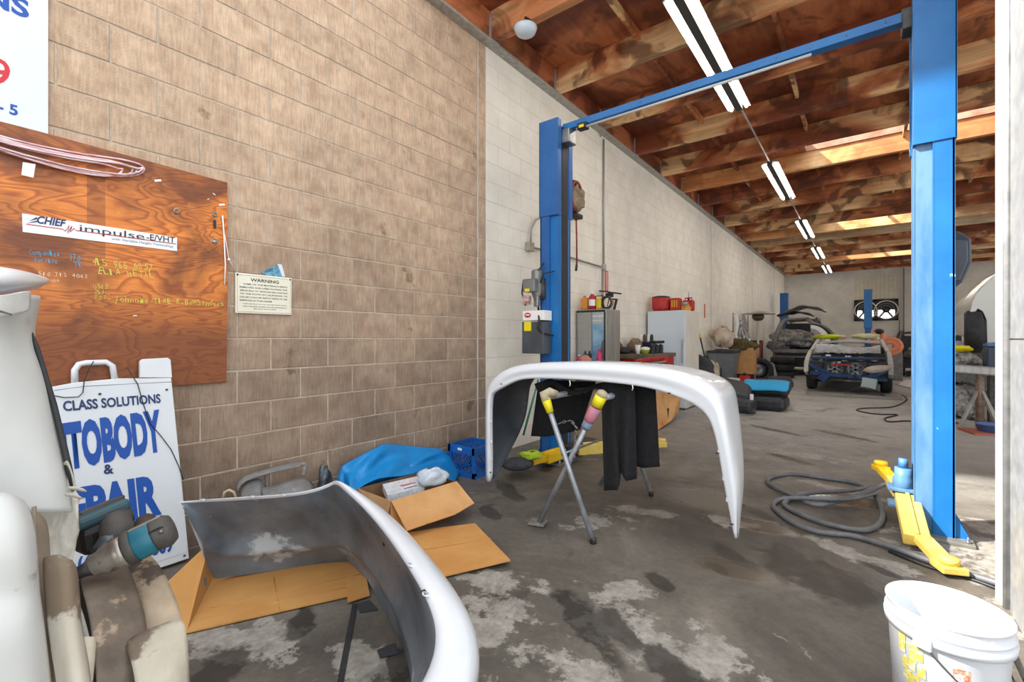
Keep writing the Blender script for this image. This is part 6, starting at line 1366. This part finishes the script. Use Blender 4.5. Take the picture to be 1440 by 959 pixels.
o_ = MB().bx(xa+.1, xb+.1, 11.75, 11.95, .0, .05, 0, .01).build('tow_bar', mat('dusty_strip', (150, 146, 138), rough=.7)); tag(o_, 'long flat bar lying on the floor in front of the navy wreck', 'bar')
t = thing('small_ramp', cp(1215, 558), 'dark metal loop and bracket on the floor by the flat bar', 'bracket'); q = V(t.location); MB().tube([q+V((-.35+.7*u, 0, .02+.18*math.sin(u*PI))) for u in [i/10 for i in range(11)]], .008, 6).build('loop', dsteel, t); MB().box(q+V((.1, 0, .03)), (.5, .08, .05), None, 0, .01).build('bracket', blk, t)
o_ = MB().tube(spline([cp(a, b_, .012) for a, b_ in ((1268, 555), (1275, 562), (1255, 572), (1215, 574), (1205, 577), (1230, 582), (1262, 583), (1245, 588), (1250, 593), (1280, 592), (1330, 598))], 6), .01, 6).build('floor_cable', blk); tag(o_, 'thin dark cable snaking on the concrete in front of the navy wreck', 'cable')
# yellow and pink cloths on the roof
lumpthing('yellow_cloth', V((yp(1165, 482, 14.3).x, 14.35, 1.2)), (.30, .2, .06), 'bright yellow cloth on the left of the navy wreck roof', 'cloth', mat('fluo_yellow', (206, 216, 40), rough=.8), 71)
lumpthing('pink_cloth', V((yp(1181, 480, 14.3).x, 14.4, 1.2)), (.14, .12, .05), 'small pale pink cloth on the navy wreck roof', 'cloth', mat('pale_pink', (220, 190, 178), rough=.8), 72)
lumpthing('cream_rag', V((yp(1218, 480, 14.3).x, 14.5, 1.2)), (.28, .2, .07), 'cream and yellow rags at the right of the navy wreck roof', 'cloth', mat('cream_yellow', (222, 214, 160), (196, 206, 170), 9, .8), 73)
# silver wreck (rear opening)
xa, xb = yp(1086, 510, 17.2).x, yp(1151, 510, 17.2).x; cxs = (xa+xb)/2
t = thing('silver_wreck', (cxs, 18.6, 0), 'grey stripped car with open rear stuffed with bags and panels on its roof', 'car')
gm = mat('dull_grey_metal', (130, 130, 128), (106, 104, 102), 8, .45, c3=(80, 78, 76), t3=.6, s3=6)
car_shell(t, cxs, 17.2, 4.2, xb-xa, gm, gm, dkm, H=1.95, hood=1.0, wr=.36, tw=.24)
MB().bar((xa+.05, 17.2, .80), (xb-.05, 17.2, .80), .1, .12, bev=.02).build('rear_crossmember', gm, t); MB().bar((xa+.1, 17.18, .62), (xb-.1, 17.18, .62), .08, .06, bev=.02).build('bumper_bar', gm, t)
for s_, x in ((1, xa+.05), (-1, xb-.05)): MB().tube([V((x, 17.22, .8)), V((x+s_*.02, 17.3, 1.25)), V((x+s_*.16, 17.6, 1.72)), V((x+s_*.3, 17.7, 1.86))], [.09, .08, .07, .06], 10).build('tailgate_pillar', gm, t)
MB().bar((xa+.3, 17.7, 1.86), (xb-.3, 17.7, 1.86), .12, .07, bev=.02).build('roof_edge', gm, t); MB().box((xb+.03, 17.25, 1.2), (.12, .1, .28), None, 0, .03).build('tail_light', mat('dull_tail_red', (176, 62, 50), rough=.4), t)
MB().bx(xa+.1, xb-.1, 17.35, 19.5, .45, .85).build('boot_floor', dkm, t)
lump(V((cxs-.1, 17.75, 1.22)), (.62, .3, .28), 81, 24, .35).build('plastic_bags', mat('grey_bags', (186, 184, 178), (96, 92, 88), 7, .5, bump=.6), t)
lump(V((cxs+.15, 17.5, 1.02)), (.5, .2, .14), 82, 20, .5).build('loose_parts', chm, t); lump(V((cxs-.5, 17.4, .95)), (.3, .2, .18), 83, 16, .5).build('loose_parts', gm, t)
def heap(y, x0, x1, z0, h, m_, name, label, cat, seed, th_=.03):
    rows = [[V((x0+(x1-x0)*u, y+.9*v, z0+h*math.sin(u*PI)**.8*(1-.25*v)+.02*math.sin(seed+u*14+v*5))) for u in [i/14 for i in range(15)]] for v in [j/4 for j in range(5)]]
    return tag(MB().grid(rows).build(name, m_, None, sol=th_), label, cat)
heap(17.7, xa+.05, xb-.2, 1.97, .16, mat('dark_bonnet', (52, 52, 54), (84, 84, 84), 7, .4), 'loose_bonnet', 'dark loose bonnet panel lying on the roof of the grey wreck', 'car part', 1)
heap(18.4, xa+.2, xb+.1, 2.12, .22, gm, 'loose_bonnet', 'grey curved panel stacked on the dark bonnet of the grey wreck', 'car part', 2)
t = thing('leaning_bumper', V((xb+.25, 17.0, 0)), 'curved white and black bumper skins propped up at the right side of the grey wreck', 'bumper')
for k, (m_, dx, r_) in enumerate(((mat('grey_pink_door', (168, 158, 156), (150, 140, 138), 5, .45), .02, .62), (white, .28, .8), (blk, .52, .84), (gm, .7, .86))):
    y_ = 16.85+k*.09; ro, to = (1160, 1169, 1175, 1179)[k]-1140, 482-(458, 453, 451, 449)[k]; wd = (11, 12, 8, 4)[k]
    outer = [yp(1140+ro*math.sin(PI*.5*i/10), 486-to*math.cos(PI*.5*i/10), y_) for i in range(11)]+[yp(1140+ro+1, 506, y_)]
    inner = [yp(1140+(ro-wd)*math.sin(PI*.5*i/10), 486-(to-wd*.5)*math.cos(PI*.5*i/10), y_) for i in range(11)]+[yp(1140+ro+1-wd, 506, y_)]
    outer.append(V((outer[-1].x+.05, y_, .01))); inner.append(V((inner[-1].x+.05, y_, .01)))
    MB().grid([outer, inner, [p+V((0, .05, 0)) for p in inner], [p+V((0, .05, 0)) for p in outer], outer], sm=False).build('bumper_skin', m_, t)
# distant second lift posts
for k, (x0, x1, top, lab) in enumerate(((1097.5, 1107, 412, 'far blue lift post at the back left behind the grey wreck'), (1216, 1225.5, 407, 'far blue lift post in front of the wall fans'))):
    YY = 22.0 if k == 0 else 17.9
    a, b_ = yp(x0, 500, YY).x, yp(x1, 500, YY).x; tt = thing('lift_post', ((a+b_)/2, YY+.12, 0), lab, 'lift post'); zt = yp((x0+x1)/2, top, YY).z
    MB().bx(a, b_, YY, YY+.28, 0, zt-1.2, 0, .01).build('column', blue if k else blue2, tt); MB().bx(a-.02, b_+.02, YY-.02, YY+.3, zt-1.2, zt, 0, .01).build('extension', blue if k else blue2, tt); MB().bx(a-.12, b_+.12, YY-.1, YY+.38, 0, .02).build('base_plate', dsteel, tt)
    if k: MB().bx(b_-.1, b_-.02, YY-.03, YY-.02, zt-1.6, zt-1.35).build('white_sticker', white, tt); MB().bx(a+.02, a+.12, YY-.012, YY, zt-2.2, zt-1.95).build('white_sticker', white, tt)
# wall fans and panel on the back wall
YB = 25.55
t = thing('exhaust_fans', V((.39, YB, 1.95)), 'pair of round exhaust fans in a black frame set in the back wall', 'fan')
a, b_ = yp(1201, 452, YB), yp(1263.5, 426, YB); zt, zb = 2.90, 1.98
fr = MB(); fr.bx(a.x, b_.x, YB-.06, YB, zt-.08, zt).bx(a.x, b_.x, YB-.06, YB, zb, zb+.08).bx(a.x, a.x+.12, YB-.06, YB, zb, zt).bx(b_.x-.12, b_.x, YB-.06, YB, zb, zt).bx((a.x+b_.x)/2-.07, (a.x+b_.x)/2+.07, YB-.06, YB, zb, zt); fr.build('frame', blk, t)
MB().bx(a.x, b_.x, YB-.012, YB+.0, zb, zt).build('back_board', dkm, t)
for s_ in (.27, .73):
    c_ = V((a.x+(b_.x-a.x)*s_, YB-.05, (zt+zb)/2)); rr_ = .37
    sk = bpy.data.materials.get('daylight_glow')
    if not sk:
        sk = bpy.data.materials.new('daylight_glow'); sk.use_nodes = True; p_ = sk.node_tree.nodes['Principled BSDF']; p_.inputs['Emission Color'].default_value = (1, .98, .95, 1); p_.inputs['Emission Strength'].default_value = 1.6; p_.inputs['Base Color'].default_value = (.9, .9, .9, 1)  # emission paints in daylight behind the fan; the wall is closed here
    MB().lathe([(rr_, 0), (rr_+.04, .02), (rr_+.04, .06), (rr_, .07)], c_, 28, axis=(0, -1, 0), caps=False).build('fan_ring', mat('cream_ring', (206, 200, 186)), t)
    pts = [V((c_.x+rr_*math.cos(a_), c_.y+.015, c_.z+rr_*math.sin(a_))) for a_ in [PI+PI*i/14 for i in range(15)]]
    MB().prism(pts, (0, .01, 0)).build('daylight_plate', sk, t)
    MB().lathe([(.11, 0), (.13, .05), (.05, .07), (0, .07)], c_, 16, axis=(0, -1, 0)).build('motor', dkm, t)
    for r_ in (.19, .28): MB().tube([c_+V((r_*math.cos(i*PI/12), -.03, r_*math.sin(i*PI/12))) for i in range(24)], .008, 5, closed=True).build('guard_ring', steel, t)
    for j in range(5): a_ = j*2*PI/5+.3; MB().bar(c_, c_+V((rr_*math.cos(a_), 0, rr_*math.sin(a_))), .07, .02, up=(0, 1, 0)).build('fan_blade', dkm, t)
t = thing('ribbed_panel', V((.39, YB, 2.9)), 'cream ribbed metal panel fixed above the exhaust fans', 'panel'); a, b_ = yp(1201, 420, YB), yp(1263.5, 420, YB)
MB().bx(a.x, b_.x, YB-.03, YB, 2.93, 3.95).build('sheet', mat('cream_metal', (206, 198, 178), (194, 186, 166), 5, .5), t)
for k in range(11): MB().bx(a.x+.06+k*(b_.x-a.x-.1)/10-.012, a.x+.06+k*(b_.x-a.x-.1)/10+.012, YB-.05, YB-.03, 2.93, 3.95).build('rib', mat('cream_metal_b', (188, 180, 160), rough=.5), t)
t = thing('wall_conduit', V((1.5, YB, 1)), 'thin vertical conduit with a small box on the back wall right of the fans', 'conduit'); a = yp(1271, 400, YB); MB().tube([V((a.x, YB-.02, 4.2)), V((a.x, YB-.02, 1.3))], .02, 8).build('pipe', mat('dull_pipe', (120, 118, 112), rough=.5), t); MB().box(V((a.x-.08, YB-.05, 1.35)), (.2, .08, .2), None, 0, .01).build('switch_box', dsteel, t); MB().tube([V((a.x-.15, YB-.02, 2.0)), V((a.x-.15, YB-.02, 1.4))], .015, 6).build('drop_cable', blk, t)
# orange paint booth hose / cones heap at the back
Yo = 17.2; orr = mat('faded_orange', (232, 150, 112), (216, 120, 84), 8, .6)
t = thing('orange_duct', V((yp(1240, 500, Yo).x, Yo, 0)), 'coiled faded orange duct on a stand behind the navy wreck', 'duct')
c_ = yp(1251.5, 487, Yo)
for r_ in (.24, .15): MB().tube([c_+V((r_*math.cos(i*PI/10), 0, r_*math.sin(i*PI/10)*.9)) for i in range(20)], .07, 10, closed=True).build('duct_coil', orr, t)
for px_, y0_, y1_ in ((1229, 465, 490), (1242, 468, 492)): MB().tube([yp(px_, y1_, Yo), yp(px_, y0_, Yo)], .07, 12).build('duct_tube', orr, t)
MB().tube([yp(1235, 492, Yo), yp(1235, 470, Yo)], .05, 12).build('white_tube', white, t); MB().ball(yp(1236, 466, Yo), (.12, .12, .08), 12).build('black_cap', blk, t)
p = yp(1244, 495, Yo); MB().bx(p.x-.5, p.x+.4, Yo-.05, Yo+.3, 0, p.z, 0, .01).build('stand', gm, t)
# dark car at the back right
x0 = yp(1262, 520, 18.6).x
t = thing('black_wreck', (x0+.9, 20.6, 0), 'black stripped car partly hidden behind the right lift post', 'car')
car_shell(t, x0+.92, 18.6, 4.2, 1.8, mat('black_car_paint', (38, 38, 42), (60, 60, 64), 5, .35), dkm, dkm, H=1.5, hood=.9)
lump(V((x0+.5, 18.75, .75)), (.3, .2, .2), 91, 16, .5).build('loose_parts', mat('tan_parts', (150, 140, 120), (70, 66, 60), 9, .6), t)
q = MB().prism([cp(1262, 541, .01), cp(1290, 548, .01), cp(1300, 538, .01), cp(1275, 534, .01)], (0, 0, .01)).build('white_board', white); tag(q, 'flat white board on the floor by the black wreck', 'board')
# ---------- right gap: white car raised on a lift, stands, clutter ----------
Yw = 10.2
wc = mat('pearl_white_paint', (206, 208, 200), (214, 216, 210), 3, .3, coat=.4)
t = thing('raised_car', V((3.4, Yw+.8, 1.05)), 'white car raised off the floor beside the white pillar', 'car')
body = [(1366, 470), (1364, 440), (1367, 425), (1373, 413), (1382, 402), (1392, 393), (1402, 384), (1440, 372), (1500, 370), (1560, 440), (1560, 480), (1388, 482), (1387, 450), (1382, 438), (1375, 434), (1369, 442), (1368, 472)]
pb_ = [yp(*p, Yw) for p in body]
MB().prism(pb_, (0, 1.75, 0)).build('body', wc, t, bev=.05)
a = yp(1376, 462, Yw); MB().lathe([(.0, -.06), (.2, -.04), (.22, -.02), (.33, -.0), (.34, .05), (.34, .16), (.3, .2)], a+V((.05, .1, -.05)), 28, axis=(-1, .12, 0)).build('wheel', rub, t); MB().lathe([(0, .05), (.06, .08), (.2, .05), (.21, .17)], a+V((.05, .1, -.05)), 20, axis=(-1, .12, 0)).build('rim', steel, t)
MB().bx(yp(1366, 480, Yw).x+.5, 5.5, Yw+.1, Yw+1.6, 1.05, 1.18).build('underbody', dkm, t)
t = thing('scissor_lift', V((2.6, Yw+.8, 0)), 'dark lift frame holding up the white car behind the pillar', 'vehicle lift')
MB().bx(2.1, 5.4, Yw+.3, Yw+.6, .90, .98).build('runway', dsteel, t); MB().bx(2.1, 5.4, Yw+1.1, Yw+1.4, .90, .98).build('runway', dsteel, t)
for x in (2.4, 4.8): MB().bx(x-.1, x+.1, Yw+.4, Yw+1.3, 0, .95).build('support_column', dsteel, t)
Yt = 8.9
t = thing('axle_stand', V((yp(1378, 595, Yt).x, Yt, 0)), 'rusty adjustable axle stand under grey metal bars behind the lift post', 'stand'); p = V(t.location)
MB().tube([p, V((p.x, p.y, .75))], .045, 12).build('post', mat('rusty_post', (150, 138, 124), (120, 92, 74), 12, .5, .4), t)
for a_ in range(4): MB().bar(V((p.x, p.y, .55)), V((p.x+.26*math.cos(a_*PI/2+.6), p.y+.26*math.sin(a_*PI/2+.6), .02)), .03, .03).build('leg', ss, t)
MB().bar(V((p.x-.55, p.y-.05, .82)), V((p.x+.5, p.y+.05, .74)), .12, .12, bev=.02).build('grey_beam', ss, t)
t = thing('parts_table', V((yp(1352, 560, 9.8).x, 9.9, 0)), 'low table heaped with grey car parts seen between post and pillar', 'table'); q = V(t.location)
MB().bx(q.x-.45, q.x+.75, 9.6, 10.1, .74, .78, 0, .005).build('table_top', ss, t)
for dx in (-.4, .7):
    for yy in (9.65, 10.05): MB().bx(q.x+dx-.02, q.x+dx+.02, yy-.02, yy+.02, 0, .74).build('leg', dsteel, t)
pm = mat('mixed_grey_parts', (196, 194, 188), (84, 82, 80), 10, .5, .2, bump=.4)
for k, (px_, py_, r_, l_) in enumerate(((1350, 497, (.18, .14, .12), 'pale metal part heaped on the low parts table'), (1362, 512, (.14, .12, .1), 'dark metal part at the right end of the parts table'))):
    lumpthing('car_part', V((yp(px_, 500, 9.8).x, 9.85, .782)), r_, l_, 'car part', pm, 100+k, .4)
lumpthing('car_part', V((yp(1350, 545, 9.75).x, 9.75, .0)), (.22, .2, .28), 'large pale casting standing on the floor between post and pillar', 'car part', pm, 110, .45)
lumpthing('yellow_vest', V((yp(1354, 490, 9.8).x, 9.86, 1.01)), (.12, .1, .05), 'bright yellow folded cloth on the heaped grey parts', 'cloth', mat('bright_yellow_cloth', (236, 220, 20), rough=.8), 120, .3)
lumpthing('plastic_sheet', V((yp(1350, 478, 12.5).x, 12.5, .96)), (.6, .25, .1), 'crumpled white plastic sheet on the crate between post and pillar', 'sheet', bag, 121, .45)
q = MB().bx(yp(1342, 480, 12.5).x, yp(1342, 480, 12.5).x+1.3, 12.25, 12.8, 0, .95, 0, .01).build('storage_crate', gm); tag(q, 'grey storage crate under the crumpled white plastic sheet', 'crate')
t = thing('blue_bin', V((yp(1390, 500, 9.5).x+.08, 9.5, 0)), 'dark blue bin on a tall stand beside the axle stand', 'bin'); q = V(t.location); MB().bx(q.x-.12, q.x+.25, 9.35, 9.65, .78, 1.1, 0, .02).build('bin', mat('dark_blue_bin', (44, 56, 78), rough=.4), t); MB().bx(q.x-.12, q.x+.25, 9.35, 9.65, 1.1, 1.14, 0, .01).build('lid', mat('mid_blue', (70, 120, 180), rough=.4), t); MB().bx(q.x-.08, q.x+.2, 9.4, 9.6, 0, .78).build('stand', dsteel, t)
t = thing('blue_pan', cp(1390, 610), 'blue oil pan on a red board on the floor by the pillar', 'pan'); q = V(t.location); MB().lathe([(.14, .03), (.17, .12), (.175, .12)], q+V((.05, .05, 0)), 20).build('pan', mat('pan_blue', (92, 132, 200), rough=.4), t); MB().box(q+V((.05, .05, .015)), (.55, .4, .025), (0, 0, .3)).build('board', mat('red_board', (170, 96, 80), rough=.7), t)
for k, (px_, py_) in enumerate(((1341, 592), (1358, 586), (1372, 590))):
    o_ = MB().bar(cp(px_-8, py_, .02), cp(px_+12, py_+4-2*k, .02), .03, .02).build('metal_rod', rp if k == 0 else dsteel); tag(o_, ('short red metal rod on the floor right of the lift post', 'short dark metal rod farther back on the floor right of the lift post', 'dark metal rod on the floor next to the axle stand')[k], 'rod')
# black control housing on the far side of the right post
t = thing('control_housing', V((.52, 3.98, 1.6)), 'moulded black plastic housing fixed to the right side of the right lift post', 'cover')
hm_ = mat('moulded_black_plastic', (62, 66, 74), (76, 80, 88), 6, .4)
Yc = 4.02
hs_ = [(1336, 323), (1350, 325), (1366, 334), (1367, 369), (1354, 396), (1343, 405), (1336, 406)]
MB().prism([yp(*p, Yc) for p in hs_], (0, .16, 0)).build('housing', hm_, t, bev=.012)
MB().prism([yp(*p, Yc-.012) for p in ((1338, 337), (1361, 338), (1362, 367), (1350, 394), (1338, 396))], (0, .014, 0)).build('front_cover', mat('moulded_grey_plastic', (84, 88, 98), (98, 102, 112), 5, .35), t, bev=.006)
